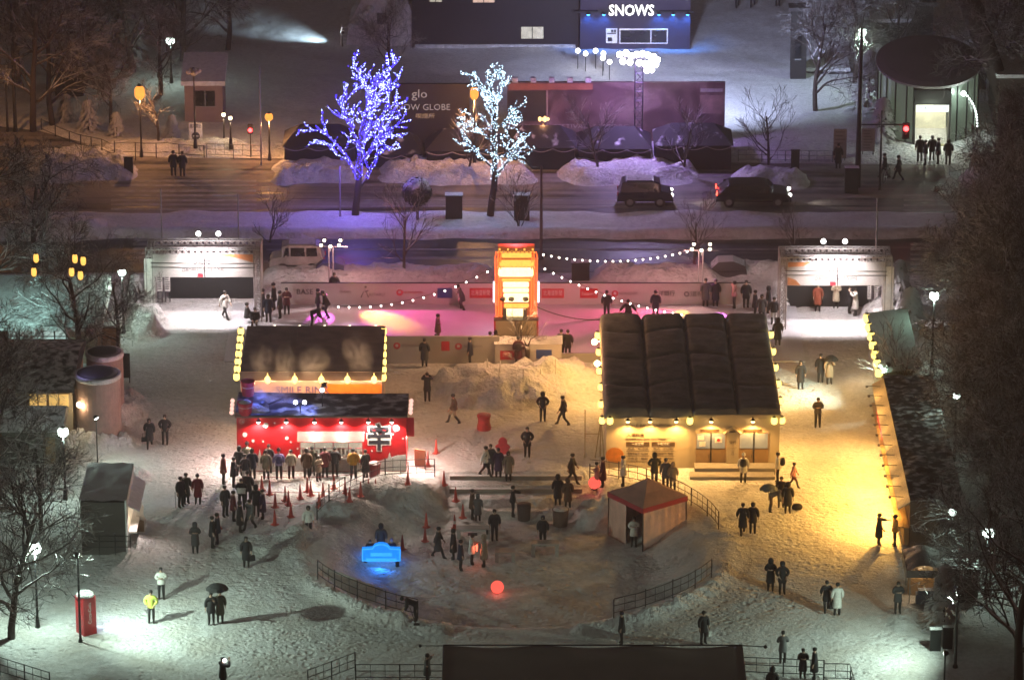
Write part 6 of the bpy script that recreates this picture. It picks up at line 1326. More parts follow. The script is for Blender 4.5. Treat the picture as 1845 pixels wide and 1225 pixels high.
# white sign held up in the queue
# ---- cones
CONE = pm('cone_red', (.55,.05,.03), .55)
def cone_meshes():
    m = MB(); m.lathe([(.15,.04),(.13,.06),(.03,.70),(.02,.72)], n=12); a = m.build('c', CONE, smooth=True); m = MB(); m.bb(-.19,.19,-.19,.19,0,.04); b = m.build('b', CONE); m = MB(); m.lathe([(.099,.27),(.077,.42)], n=12); c = m.build('s', PRINTW); r = [o.data for o in (a,b,c)]
    for o in (a,b,c): bpy.data.objects.remove(o)
    return r
CM = cone_meshes()
def cone(px, py, label, stripe=True, h=1.15, z=None):
    f = GH(px, py); o = link('traffic_cone', CM[0], None, f); o.scale = (.82,.82,h); o.rotation_euler.z = rnd.random(); tag(o, label, 'traffic cone', 'red cones round the queue'); link('base', CM[1], o)
    if stripe and rnd.random() < .12: link('band', CM[2], o)
QC = [(472,884),(486,891),(554,884),(557,892),(514,901),(520,908),(541,901),(583,895),(602,887),(621,882),(623,893),(525,928),(665,889),(677,887),(651,894),(630,896),(648,882),(584,896),(560,886),(495,945),(575,915)]
QC = [(472,883),(486,891),(514,902),(520,910),(541,898),(554,886),(560,893),(582,896),(602,881),(622,890),(630,903),(650,894),(664,888),(677,889),(496,914),(524,931),(575,914),(495,945)]
for i, (px_, py_) in enumerate(QC): cone(px_, py_, '%s cone from the left in the queue lanes below the red stand' % ordinal(i))
for px_, py_, lab in ((735,872,'red cone at the end of the railing right of the queue'),(786,817,'red cone standing alone far right of the noodle stand'),(771,840,'red cone beside the brown menu board'),(800,874,'red cone at the top left of the basin steps'),(821,903,'red cone partway down the basin steps'),(834,933,'red cone at the foot of the basin steps'),(819,953,'red cone behind the couple holding hands in the basin'),(768,950,'thin cone at the foot of the left snow bank'),(766,975,'lower cone at the foot of the left snow bank'),(725,990,'cone just right of the glowing blue ice sofa'),(394,952,'cone left of the dark crowd at the lower end of the queue')): cone(px_, py_, lab)
for i, y in enumerate((878,905,925)):
    a, b = ((470,y),(640,y-4)); A = GH(*a); Bq = GH(*b); m = MB(); m.tube([A.lerp(Bq,k/8)+Vector((0,0,.62-.12*math.sin(PI*k/8))) for k in range(9)], .015, 4); o = m.build('queue_rope', PRINTR); tag(o, '%s red rope strung between the cones of the queue, from the top' % ordinal(i), 'rope', 'ropes of the queue lanes')

m = MB()
for k in range(1,3): y = BC[1]+10.2-1.15*(k-1); m.bb(-3.3, 3.7, y-.14, y+.10, -k*BD/4-.2, -(k-1)*BD/4-.06)
tag(m.build('basin_steps', snowy('stone_step_snow', (.30,.25,.21), .60, 1.6)), kind='structure')
# ================================================================ trees
def tree_meshes(seed, H=9., spread=1., trunk=.22, levels=4, nb=(7,6,5,4), up_=.25, first=.28, twig=.012, droop=0., crook=.28, lim=.55):
    """bare winter tree: trunk and limbs in one mesh, finer branches in the other"""
    R = random.Random(seed); A = MB(); Bm = MB(); tips = []
    def grow(p, d, L, r, lv):
        n = max(3, int(L/.35) if lv < 2 else 3); n = min(n, 9); pts = [p.copy()]; rs = [r]; d = d.normalized()
        for i in range(n):
            d = (d+Vector((R.gauss(0,crook),R.gauss(0,crook),R.gauss(0,crook)*.6+up_*(.5 if lv else .2)-droop*(lv > 1)))*(.5 if lv == 0 else 1.)*.55).normalized()
            p = p+d*(L/n); pts.append(p.copy()); rs.append(r*(1-(.55 if lv == 0 else .75)*(i+1)/n))
        rs = [max(x, twig*.7) for x in rs]
        (A if lv < 2 else Bm).tube(pts, rs, 7 if lv == 0 else (5 if lv == 1 else 3), 0, lv < 2)
        if lv >= levels: tips.append(pts[-1]); return
        k = nb[lv]
        for j in range(k):
            u = first+(1-first)*(j+R.random()*.9)/k if lv == 0 else .18+.82*(j+R.random()*.9)/k
            x = u*n; i = min(n-1, int(x)); q = pts[i].lerp(pts[i+1], x-i); ax = (pts[i+1]-pts[i]).normalized()
            s = ax.cross(Vector((R.gauss(0,1),R.gauss(0,1),R.gauss(0,1)))).normalized(); ang = R.uniform(.55,1.05)*(1.05 if lv == 0 else .9)
            nd = ax*math.cos(ang)+s*math.sin(ang)*spread; rr = (rs[i]*(1-(x-i))+rs[i+1]*(x-i))*R.uniform(.5,.72)
            ln = L*(lim*R.uniform(.75,1.15)*(1.1-.45*u) if lv == 0 else R.uniform(.42,.66)*(1.1-.35*u))
            grow(q, nd, ln, max(rr, twig), lv+1)
    grow(Vector((0,0,-.3)), Vector((0,0,1)), H*.8, trunk, 0)
    a = A.build('t', BARK, smooth=True, recalc=False); b = Bm.build('c', TWIG, recalc=False); r = (a.data, b.data, A, Bm)
    bpy.data.objects.remove(a); bpy.data.objects.remove(b); return r
def plant(tm, p, label, rz=0., s=1., group=None, name='bare_tree', cat='tree', tilt=0.):
    t = thing(name, label, cat, p, rz, group); t.scale = (s,s,s); t.rotation_euler.x = tilt
    link('trunk', tm[0], t); link('crown', tm[1], t); return t
BIG = [tree_meshes(101+i, 10.5, 1.1, .24, 4, (11,8,6,5), .12, .20, .016, .05, .30, .66) for i in range(3)]
MED = [tree_meshes(201+i, 6.0, 1.0, .14, 4, (8,6,5,4), .22, .25, .011) for i in range(2)]
SML = [tree_meshes(301+i, 3.4, .8, .075, 3, (9,6,5), .42, .12, .010, 0, .2, .75) for i in range(3)]
CON = None
RT = [(1790,1235,0,.2,1.0),(1845,1120,1,1.5,1.05),(1905,1000,2,2.6,1.1),(1735,1010,2,4.0,.8),(1800,900,0,3.3,1.0),(1870,800,1,.7,1.1),(1755,790,2,5.2,.95),(1690,730,1,2.2,.62),(1830,690,0,4.4,1.0),(1745,640,1,3.5,.95),(1895,600,2,1.1,1.1),(1790,545,0,5.5,.95),(1715,560,2,.3,.7),(1860,470,1,2.9,1.0),(1700,1075,1,5.,.5)]
w_ = ['lower right corner tree with snow-lined twigs, nearest the bottom edge','second tree up the right edge, above the lower right corner tree','tree at the right edge level with the lamp deep in the grove','tree behind the kiosk roof on the right','tree above the bright grove lamp on the right','large tree on the right edge level with the long stall','tree just behind the middle of the long stall roof','slender tree in front of the green-roofed stall corner','tall tree right of the green-roofed stall','tree behind the lamp glimpsed through twigs at right','tree at the right edge level with the ice rink','tree just right of the right gate lamp','smaller tree touching the right gate','farthest tree of the right grove beside the crosswalk','short tree beside the storage shed below the kiosk']
for (px, py, k, rz, s), lab in zip(RT, w_): plant(BIG[k], GH(max(px+45, 1650+150*s), py), lab, rz, s, 'bare trees of the right grove')
XR = [(1700,900,0,2.),(1740,870,2,.4),(1680,820,1,3.),(1800,780,2,1.),(1720,700,2,4.),(1860,880,0,5.),(1780,840,1,2.4),(1820,620,1,1.4),(1760,480,0,3.),(1820,560,2,.9),(1690,640,2,5.6),(1850,1020,2,.2),(1780,1000,0,2.8),(1830,400,2,3.7),(1700,450,1,.2),(1810,1150,1,4.6),(1740,960,1,1.7),(1870,690,2,2.9)]
for i, (px, py, k, rz) in enumerate(XR): plant(BIG[k], GH(max(px+60, 1665+150*(.72+.3*((i*37)%10)/10)), py), 'snow-twigged tree deep in the dense right grove, no single feature of its own', rz, .72+.3*((i*37)%10)/10, 'tangled trees deep in the right grove')
LT = [(20,1150,1,.4,.85),(-40,1010,0,2.,1.),(75,960,2,4.,.62),(-30,860,1,5.,1.),(25,810,2,1.,.7),(140,690,0,3.,.8),(-90,740,1,2.4,.8),(-60,560,2,.1,1.1),(70,520,0,5.6,.85),(215,640,2,3.6,.55)]
w_ = ['low bare tree at the lower left by the vending machine','tree at the left edge beside the big white lamp','thin tree behind the big white park lamp at lower left','tree at the left edge left of the serving booth','bare tree in front of the garden shed','dark thick-trunked tree in front of the glazed hall','spreading tree over the park house roof','tree at the left edge behind the glazed hall','tree whose branches reach over the left crosswalk','small tree beside the slim white lamp left of the left gate']
for (px, py, k, rz, s), lab in zip(LT, w_): plant(BIG[k], GH(px, py), lab, rz, s, 'bare trees of the left grove')
UT = [(60,236,0,1.,1.),(95,225,1,2.2,.9),(30,150,2,.5,1.1),(160,140,0,4.4,1.),(240,130,1,3.1,1.),(290,170,2,5.,.7),(330,110,0,.9,1.),(200,225,2,2.,.55),(410,90,1,5.4,.8),(285,255,1,.2,.4),(700,150,2,1.2,.6),(130,60,1,.9,1.1),(20,60,0,3.9,1.1),(1470,200,1,1.6,.75),(1540,150,0,2.7,.75),(1500,110,2,4.1,.8),(1620,130,0,4.9,.6),(1770,160,1,.6,1.2),(1830,200,2,3.3,1.15),(1840,60,0,5.1,1.2)]
w_ = ['leaning tree beside the left street with snow on its limbs','tree right of the leaning one by the left street','tree at the far left edge under the top corner','tree behind the dark kiosk at upper left','tree between the dark kiosk and the small hut','tree left of the white lamp at the top left','tree over the white park lamp at the top','small snowy tree behind the orange lamp','bare tree right of the hut at the top','shrubby tree right of the bright orange lamp','snow-lined tree below the snow sculpture','tree in the top left corner, inner one','tree in the top left corner, outer one','thin tree beside the blue-lit snow at right','tree round the white lamp at the top right','tree over the low streaky-roofed shelter','tree left of the oval pavilion roof','big dark tree behind the oval pavilion roof','big tree at the right edge above the pavilion','tree in the top right corner']
for (px, py, k, rz, s), lab in zip(UT, w_): plant(BIG[k] if s > .5 else MED[k%2], GH(px, py), lab, rz, s if s > .5 else s*1.8, 'bare trees beyond the street')
# one very thick dark trunk leaning across the top right corner
f = GH(1822, 235); m = MB(); m.tube([(0,0,-.3),(-.5,.1,2.2),(-1.5,.3,4.8),(-2.5,.4,7.2),(-3.3,.4,10.)], [.75,.62,.62,.7,.8], 12); t = thing('thick_tree', 'very thick leaning dark trunk at the top right corner', 'tree', f); m.build('trunk', snowy('dark_rough_bark', (.035,.024,.02), .12, 2.), t, smooth=True); c_ = link('crown', BIG[1][1], t); c_.location = (-2.,.3,2.5); c_.scale = (.9,.9,.9)
ST = [(486,440,0,.95,'small upright bare tree on the median behind the left gate'),(728,482,1,1.35,'upright bare tree before the ball-shaped bush'),(938,424,2,1.05,'small bare tree at the dark utility box behind the tower'),(1252,480,0,1.15,'small bare tree behind the right light mast'),(1428,462,1,.85,'small bare tree above the right gate'),(1078,300,2,1.3,'pale bare tree in front of the middle marquee'),(1232,300,0,1.2,'pale bare tree in front of the right marquee'),(1384,300,1,1.4,'slim snowy tree on the far pavement at right'),(845,300,2,1.1,'small tree beside the sign wall'),(936,655,0,.9,'small bare tree planted before the lantern tower base'),(1630,745,2,1.3,'thin tree in front of the green-roofed stall wall')]
for px, py, k, s, lab in ST: plant(SML[k], GH(px, py), lab, k*1.3+px*.1, s, 'small bare trees', 'small_tree')
f = GH(950, 658); m = MB(); m.tube([(0,0,-.2),(.02,0,.7),(-.03,0,1.15)], [.16,.13,.15], 8); m.tube([(0,0,1.0),(-.2,0,1.6)], [.07,.02], 5); m.tube([(0,0,1.0),(.22,0,1.65)], [.07,.02], 5); o = m.build('tree_stump', BARK, None, f, True); tag(o, 'forked dark stump on the snow heap before the lantern tower', 'stump')
# snowy conifers and bushes
def conifer(seed, h=4., r=1.1, n=700):
    R = random.Random(seed); m = MB(); tr = MB(); tr.tube([(0,0,-.2),(0,0,h)], [.08,.02], 6)
    for i in range(n):
        u = R.random()**.8; z = h*(.12+.86*u); a = R.random()*2*PI; rr = r*(1-u)*(.35+.65*R.random())+.05; c = Vector((rr*math.cos(a), rr*math.sin(a), z-rr*.35)); d = Vector((math.cos(a),math.sin(a),-.45)).normalized(); s = d.cross(Vector((0,0,1))).normalized(); l = .22+.2*R.random(); w = .07+.06*R.random()
        m.add([c-s*w, c+d*l-s*w*.3, c+d*l+s*w*.3, c+s*w], [(0,1,2,3)])
    a = tr.build('t', BARK); b = m.build('c', snowy('snowy_needles', (.03,.036,.028), .72, 1.5), recalc=False); q = (a.data,b.data); bpy.data.objects.remove(a); bpy.data.objects.remove(b); return q
CN = [conifer(5, 3.6, 1.1), conifer(6, 2.4, .9, 500)]
for px, py, k, s, lab in ((1700,1128,0,.95,'snow-laden conifer lit white at the edge of the right grove'),(30,640,1,1.,'dark conifer in front of the glazed hall'),(92,648,1,.9,'second dark conifer in front of the glazed hall'),(1640,600,1,1.2,'snowy conifer between the right gate and the green roof'),(245,560,1,1.,'snowy conifer right of the slim lamp at the left gate'),(195,745,0,.6,'snow-dusted bush in front of the brick drum'),(1620,560,0,.9,'snow-laden bush beside the right gate post'),(1600,545,1,1.1,'snowy bush behind the right gate post'),(120,218,1,.8,'snowy bush below the dark kiosk at upper left'),(160,235,1,.9,'low snowy bush behind the chain fence'),(210,245,1,.7,'snowy bush left of the bright orange lamp'),(310,250,1,.7,'snowy bush right of the bright orange lamp'),(1400,560,1,.8,'low snowy bush beside the left post of the right gate'),(230,115,0,1.4,'snow-specked conifer below the white lamp at the top left'),(1565,200,0,1.2,'snowy conifer left of the round pavilion'),(1590,250,1,1.2,'snowy bush at the left wall of the round pavilion')):
    t = thing('conifer' if 'conifer' in lab else 'bush', lab, 'conifer' if 'conifer' in lab else 'bush', GH(px, py), px*.37); t.scale = (s,s,s); link('trunk', CN[k][0], t); link('crown', CN[k][1], t)
# ---- trees wrapped in lights
def lit_tree(px, pyf, seed, H, label, cols, mats, n, col, pw, hf, sp=.50):
    f = GH(px, pyf); R = random.Random(seed); t = thing('lit_tree', label, 'tree', f); A = MB(); Lm = MB(); paths = []
    def limb_(p, d, L, r, lv):
        n_ = max(3, int(L/.4)); pts = [p.copy()]; rs = [r]
        for i in range(n_): d = (d+Vector((R.gauss(0,.14),R.gauss(0,.14),R.gauss(0,.08)+.10))*(.5 if lv == 0 else 1)).normalized(); p = p+d*(L/n_); pts.append(p.copy()); rs.append(max(.02,r*(1-.7*(i+1)/n_)))
        A.tube(pts, rs, 7 if lv == 0 else 5); paths.append((pts, rs, lv))
        if lv >= 3: return
        k = (11,5,3)[lv]
        for j in range(k):
            u = (hf+(1-hf)*(j+.5*R.random())/k) if lv == 0 else .25+.75*(j+R.random()*.8)/k; x = u*n_; i = min(n_-1,int(x)); q = pts[i].lerp(pts[i+1],x-i); a = R.random()*2*PI if lv else j*2.4+R.random()*.6; ax = (pts[i+1]-pts[i]).normalized(); s = Vector((math.cos(a),math.sin(a),.0)); s = (s-ax*s.dot(ax)).normalized(); nd = ax*.62+s*.78
            limb_(q, nd, (L*sp*(1.15-.72*u) if lv == 0 else L*.48*(1.1-.3*u)), rs[i]*(.5 if lv == 0 else .6), lv+1)
    limb_(Vector((0,0,-.3)), Vector((.0,0,1)), H*.92, .24, 0); A.build('trunk', BARK, t, smooth=True, recalc=False)
    tot = [sum((b-a).length for a, b in zip(p, p[1:]))*(3.2 if lv == 0 else 1.5 if lv == 1 else 1.) for p, r, lv in paths]; S = sum(tot); M2 = [MB() for _ in mats]
    for (pts, rs, lv), w in zip(paths, tot):
        for _ in range(int(n*w/S)+1):
            x = R.random()*(len(pts)-1); i = int(x); q = pts[i].lerp(pts[i+1], x-i); rr = rs[i]+.03
            if q.z < H*.22: continue
            a = R.random()*2*PI; q = q+Vector((math.cos(a)*rr, math.sin(a)*rr, R.uniform(-.03,.03)*2)); s = .020+.014*R.random(); wt = (.25+.75*min(1,lv/2.2)) if cols[0] > 1.5 else .5; mb = M2[1 if R.random() < wt*.34 else 0]
            mb.add([q+Vector((s,0,0)),q+Vector((0,s,0)),q+Vector((-s,0,0)),q+Vector((0,-s,0)),q+Vector((0,0,s)),q-Vector((0,0,s))], [(0,1,4),(1,2,4),(2,3,4),(3,0,4),(1,0,5),(2,1,5),(3,2,5),(0,3,5)])
    for mb, mt in zip(M2, mats): o = mb.build('led_lights', mt, t, recalc=False); o['kind'] = 'stuff'
    for z in (.35,.55,.78): lamp('POINT', f+Vector((0,-.4,H*z)), col, pw, .8, t)
    return t
LB = em('blue_led', (.05,.028,1.), 5.); LBW = em('blue_white_led', (.34,.42,1.), 9); LW_ = em('ice_white_led', (.55,.80,1.), 6); LW2 = em('ice_white_led_dim', (.25,.50,.85), 2.2)
lit_tree(640, 388, 8, 9.9, 'large bare tree wrapped in violet-blue lights on the median', (3,1.6), (LB,LBW), 6500, (.26,.16,1.), 230, .20); lit_tree(882, 388, 23, 11.2, 'slimmer bare tree wrapped in ice-white lights on the median', (1.2,1), (LW_,LW2), 2300, (.50,.66,1.), 110, .26, .34)
# ================================================================ people
CLO = {}
def clo(n, c):
    if n not in CLO: CLO[n] = pm(n+'_cloth', c, .8, 0, .18, 6., .3, 30.)
    return CLO[n]
PAL = dict(black=(.014,.014,.017), navy=(.018,.022,.05), grey=(.12,.12,.125), dgrey=(.05,.05,.053), white=(.66,.65,.62), cream=(.56,.48,.36), beige=(.36,.27,.18), brown=(.11,.06,.035), rust=(.25,.06,.03), red=(.22,.02,.025), maroon=(.10,.015,.022), olive=(.05,.05,.03), mustard=(.45,.22,.03), lav=(.30,.28,.50), pink=(.50,.24,.24), hivis=(.62,.72,.14), orange=(.62,.30,.06), purple=(.06,.03,.08), camo=(.34,.29,.2), jean=(.04,.05,.08), fur=(.24,.18,.13))
BOOT = clo('boot_black', (.015,.013,.012)); HAIRM = MATS['hair_black']
DIR = dict(f=0, b=180, r=90, l=-90, fr=40, fl=-40, br=140, bl=-140)
PEOPLE = []
def person(px, py, d, pose, coat, legs, head, label, hcol='black', s=1., sit_z=None, z=None, dy=0.):
    body, cm, hd = PZ(pose); p = GH(px, py) if z is None else G(px, py, z)
    lean_b = pose.startswith('bend')
    o = link('person', body, None, p); o.rotation_euler.z = math.radians(DIR[d] if isinstance(d, str) else d)+rnd.uniform(-.15,.15); s = s*rnd.uniform(.97,1.03); o.scale = (s*1.05,s*1.05,s)
    tag(o, label, 'person')
    for i, m in enumerate((SKIN, clo('trousers_'+legs, PAL[legs]), BOOT)): o.material_slots[i].link = 'OBJECT'; o.material_slots[i].material = m
    c = link('coat', cm, o); c.material_slots[0].link = 'OBJECT'; c.material_slots[0].material = clo('coat_'+coat, PAL[coat])
    h = link({'hood':'hood','hat':'knit_hat','bob':'hair','hair':'hair'}[head], hdm(head), o, hd)
    if lean_b: h.rotation_euler.x = 1.15
    h.material_slots[0].link = 'OBJECT'; h.material_slots[0].material = HAIRM if head in ('hair','bob') else clo(('hat_' if head == 'hat' else 'coat_')+hcol, PAL[hcol])
    PEOPLE.append(o); return o
P7 = [
# left plaza
(270,806,'f','walk/long','black','black','bob','woman in a long black coat walking with a bag near the brick drum'),
(298,801,'f','pocket/short','black','black','hair','person in a black jacket with bent arms near the brick drum'),
(326,914,'fr','stand/mid','black','black','hair','person in a dark jacket, front left of three standing above the serving booth front'),
(336,908,'fr','stand/long','olive','black','hair','person in a long dark green coat, middle of three left of the queue'),
(357,908,'f','stand/long','red','black','hat','person in a long dark red coat, right of three left of the queue'),
(403,872,'r','stand/mid','rust','dgrey','hair','person in a flared rust coat at the left front corner of the red stand'),
(432,858,'b','stand/mid','black','black','hood','tall person in black at the head of the crowd left of the stand counter'),
(421,878,'r','phone/mid','black','black','hair','person in black bent over a phone at the left of the queue crowd'),
(442,872,'fr','stand/short','black','white','hair','person in a black jacket and white trousers in the queue crowd'),
(455,864,'b','stand/mid','navy','dgrey','bob','person in a navy coat below the white fir prints of the red stand'),
(446,852,'b','stand/mid','cream','dgrey','hat','person in a pale yellow coat against the left of the red wall'),
(480,864,'b','stand/mid','camo','cream','hair','person in a mottled beige coat queueing under the second wall lamp'),
(485,853,'b','stand/mid','black','black','hair','dark-haired person in black right behind the mottled beige coat'),
(503,864,'b','stand/short','lav','black','hat','person in a lavender jacket and pale hat in the queue at the red stand'),
(525,863,'b','stand/short','cream','maroon','hair','person in a cream jacket and maroon trousers left of the serving hatch'),
(553,862,'b','stand/mid','brown','dgrey','bob','person in a brown coat at the left end of the serving hatch'),
(563,858,'b','stand/mid','olive','black','hair','person in an olive brown coat close to the serving hatch'),
(574,867,'fr','phone/mid','fur','dgrey','hair','shorter person in a grey beige coat in front of the serving hatch','black',.88),
(586,861,'b','stand/mid','maroon','black','hair','person in a maroon brown coat in the middle of the serving hatch'),
(604,860,'b','stand/short','black','black','hair','person in a black jacket at the right half of the serving hatch'),
(637,863,'b','stand/short','mustard','black','hair','person in a mustard yellow jacket at the right end of the serving hatch'),
(659,864,'bl','stand/long','black','maroon','hair','person in a long black coat just left of the dark red tub'),
(406,931,'fr','stand/mid','dgrey','black','hair','person in a dark grey coat at the left edge of the lower crowd'),
(421,939,'r','stand/mid','maroon','black','hair','person in a dark maroon coat in the lower crowd'),
(433,959,'r','stand/long','black','black','bob','person in a long black coat nearest the camera in the lower crowd'),
(451,955,'fl','walk/mid','grey','black','hair','person in a dark grey checked coat striding in the lower crowd'),
(462,930,'f','stand/mid','black','black','hood','person in a hooded black coat behind the grey checked coat'),
(474,935,'l','stand/long','purple','navy','hair','person in a long purple black coat at the right of the lower crowd'),
(436,918,'f','phone/short','black','black','hair','person in black holding up a white board in the lower crowd'),
(447,905,'f','stand/mid','dgrey','black','hat','person in dark grey at the back of the lower crowd','dgrey'),
(383,987,'r','stand/mid','black','black','hair','front person of a dark pair by a cone below the queue'),
(392,980,'l','stand/mid','navy','black','hair','rear person of a dark pair by a cone below the queue'),
(352,996,'f','phone/long','dgrey','black','hood','hooded person in a long dark grey coat alone left of a dark pair','dgrey'),
(444,1022,'f','stand/long','black','dgrey','bob','person in a long black coat with a bag alone left of the railing'),
(291,1079,'f','phone/short','white','black','hair','person in a white jacket looking down behind the yellow jacket'),
(273,1122,'f','pocket/short','hivis','dgrey','hair','person in a bright yellow jacket standing at lower left'),
(381,1125,'f','hold/mid','black','black','hair','left person of the couple under the black umbrella'),
(397,1121,'f','stand/long','olive','black','hair','right person of the couple under the black umbrella'),
(402,1243,'br','photo/mid','black','black','hair','person raising a dazzling phone at the bottom left edge'),
(556,966,'f','stand/short','white','black','bob','person with a dark scarf over a white jacket at the foot of the snow bank'),
# basin
(789,1006,'r','walk/long','dgrey','black','hair','left person of the couple holding hands in the basin'),
(817,1008,'l','stand/long','black','black','bob','right person of the couple holding hands in the basin'),
(830,1028,'r','stand/mid','navy','black','hair','person in navy seen from the side nearest the camera in the basin'),
(850,1017,'r','phone/mid','white','black','hair','person in a white coat holding a small red light in the basin'),
(872,1021,'l','stand/long','fur','fur','hood','person in a long furry grey brown coat beside the red light','fur'),
(891,974,'f','stand/short','black','black','hair','person in black standing upright right of the low ice table'),
(851,936,'r','stand/mid','brown','black','hair','person in dark brown at the foot of the basin steps'),
(861,939,'b','stand/long','grey','grey','hood','person in a pale grey hooded cloak at the foot of the steps','grey',.9),
(924,931,'r','point/short','black','black','hair','person in black reaching towards the dark tub on the steps'),
(1005,911,'b','stand/long','black','black','hood','person in a black hooded coat on the top step'),
(1023,916,'b','stand/long','brown','black','hood','person in a dark brown coat on the top step beside the black hood','brown'),
(978,984,'f','stand/short','black','black','bob','dark-haired person in black behind the pale carved table'),
(1142,985,'f','phone/mid','white','black','hair','person in a white apron coat at the opening of the pyramid tent'),
(687,1000,'f','stand/mid','dgrey','black','hood','hooded person standing behind the glowing blue ice sofa'),
(667,1004,'f','sit/short','black','black','hair','left person sitting behind the back of the blue ice sofa','black',.8),
(706,1004,'f','sit/short','navy','black','hat','right person with a pale hat behind the blue ice sofa','lav',.8),
(749,1118,'l','bend/short','black','black','hair','person in black bending down at the lower left railing'),
# plaza middle
(874,859,'r','walk/short','white','black','hair','person in a white jacket leaning in, leftmost of four by the red cut-out'),
(884,855,'f','stand/mid','grey','dgrey','hair','person in grey, second of four by the red cut-out'),
(898,861,'b','stand/long','purple','black','hair','person in dark purple, third of four by the red cut-out'),
(916,866,'f','stand/long','fur','beige','bob','person in a fluffy brown coat, rightmost of four by the red cut-out'),
(950,823,'f','pocket/mid','black','black','hair','person in an open black coat over white walking in the middle of the plaza'),
(1030,872,'r','walk/mid','olive','black','hair','person in a grey green coat striding left of the ticket office'),
(1076,880,'l','phone/mid','pink','dgrey','hair','shorter person in pink beside the coral ball at the ticket office corner','black',.9),
(1086,878,'l','stand/long','maroon','maroon','hair','tall person in dark red at the left corner of the ticket office'),
(1123,876,'l','arms/mid','white','dgrey','hair','person in a pale jacket with an arm out behind the pyramid tent'),
(1179,872,'b','pocket/mid','olive','olive','hood','person in a dark olive hooded coat reading the price board','olive'),
(1199,881,'b','stand/mid','grey','dgrey','hair','person in grey behind the right slope of the pyramid tent'),
(1212,884,'b','stand/mid','beige','beige','hood','shorter person in beige behind the right slope of the pyramid tent','beige',.92),
(1339,870,'b','stand/mid','white','black','hat','person in a white coat with a black backpack facing the office doors','white'),
(1401,870,'l','stand/short','white','black','hair','person in white with a round black backpack at the office corner'),
(1429,879,'r','walk/short','pink','maroon','hair','small person in pink at the right of the office steps','black',.85),
(1388,922,'r','bend/mid','grey','brown','hair','person bent forward in a grey blue jacket beside two in black'),
(1407,914,'f','stand/mid','black','black','hair','left of two in black beside the bent grey figure'),
(1419,924,'f','stand/long','black','black','hood','right of two in black beside the bent grey figure'),
(1338,964,'b','walk/long','black','black','hair','left of a black-coated pair walking below the office steps'),
(1356,962,'b','stand/mid','black','dgrey','bob','right of a black-coated pair walking below the office steps'),
(1442,701,'f','stand/long','black','black','bob','person in a long black coat alone left of the umbrella pair'),
(1478,690,'b','stand/mid','black','black','hair','person in a black jacket beside the beige coat under an umbrella'),
(1494,692,'f','hold/long','beige','black','hair','person in a long beige coat under a dark umbrella'),
(1473,770,'f','phone/short','dgrey','black','hair','person in a dark jacket alone on the pale snow right of the office'),
(1583,982,'r','point/long','black','black','hair','person in a long black coat reaching out by the glowing stall'),
(1612,984,'l','arms/short','orange','black','hair','person in an orange jacket reaching out by the glowing stall'),
(1388,1064,'f','phone/long','black','black','hood','left of two hooded figures in black right of the basin'),
(1409,1070,'f','pocket/mid','black','dgrey','hood','right of two hooded figures in black right of the basin'),
(1489,1103,'b','walk/mid','black','dgrey','hair','person in a dark coat carrying a bag beside a long white coat'),
(1508,1109,'b','stand/long','white','white','hair','person in a long white coat on the lower right snow'),
(1617,1105,'f','phone/mid','dgrey','black','hair','person in dark grey standing at the kiosk front'),
(1410,1195,'b','phone/mid','grey','black','hair','person in a grey jacket behind the lower right railing'),
(1446,1222,'f','phone/long','black','beige','hair','smaller person holding something white at the lower right railing','black',.9),
(1467,1224,'l','stand/long','black','black','hair','big figure in a long black coat at the lower right railing'),
(1391,1262,'f','stand/mid','dgrey','black','hood','hooded figure cut off by the bottom edge at the lower right railing','dgrey'),
(1120,1160,'l','stand/mid','black','black','hair','person in black standing sideways behind the near dark roof'),
(1267,1160,'fr','stand/mid','black','black','hair','person in black with a white bag right of the one standing sideways'),
(770,1238,'r','arms/mid','dgrey','dgrey','hair','person with arms outstretched at the railing left of the near dark roof'),
# by the tower and snow heap
(765,661,'b','stand/long','dgrey','dgrey','hair','person in dark grey at the rink barrier, leftmost of three'),
(786,652,'f','pocket/mid','black','dgrey','hair','person in a checked black coat leaning at the rink barrier'),
(847,659,'l','stand/mid','navy','black','hair','person in a navy jacket at the rink barrier left of the tower'),
(883,650,'b','stand/long','brown','black','hair','person in a long brown coat left of the tower counter'),
(893,648,'b','stand/long','dgrey','black','bob','companion of the long brown coat left of the tower counter'),
(934,659,'b','stand/long','maroon','black','hair','tall person with a black rucksack before the tower counter'),
(1011,644,'b','stand/mid','black','black','hair','left of a dark pair watching the rink right of the tower'),
(1023,645,'b','stand/mid','black','dgrey','hair','right of a dark pair watching the rink right of the tower'),
(770,724,'b','photo/mid','black','black','hair','person in black taking a photo left of the snow heap'),
(818,764,'l','walk/short','brown','beige','hair','person in a brown jacket walking left of the red barrel'),
(978,759,'f','pocket/short','black','black','hood','person in a hooded black jacket standing below the snow heap'),
(1015,767,'l','walk/short','black','olive','hair','person striding in black and olive left of the easel'),
# rink
(833,559,'l','skate/mid','dgrey','dgrey','hair','skater in grey gliding left of the lantern tower'),
(789,618,'r','arms/mid','brown','brown','hair','skater with arms spread behind the near barrier'),
(1093,574,'b','stand/short','black','black','hair','person in black standing on the ice left of the office roof'),
(1132,586,'f','skate/short','black','black','hat','low crouching skater behind the office roof'),
(1181,574,'b','stand/mid','navy','black','hair','skater in navy behind the office roof'),
(1271,553,'f','stand/long','grey','grey','hair','person in grey at the far wall behind the office roof'),
(1289,553,'f','stand/long','black','black','hair','person in black beside the grey one at the far wall'),
(1323,557,'l','arms/short','pink','dgrey','hair','person in a pale pink jacket at the right of the rink'),
(1344,556,'f','stand/mid','black','black','hair','person in black beside the pink jacket at the rink'),
(603,541,'f','stand/long','black','black','hair','person in black under the left light mast'),
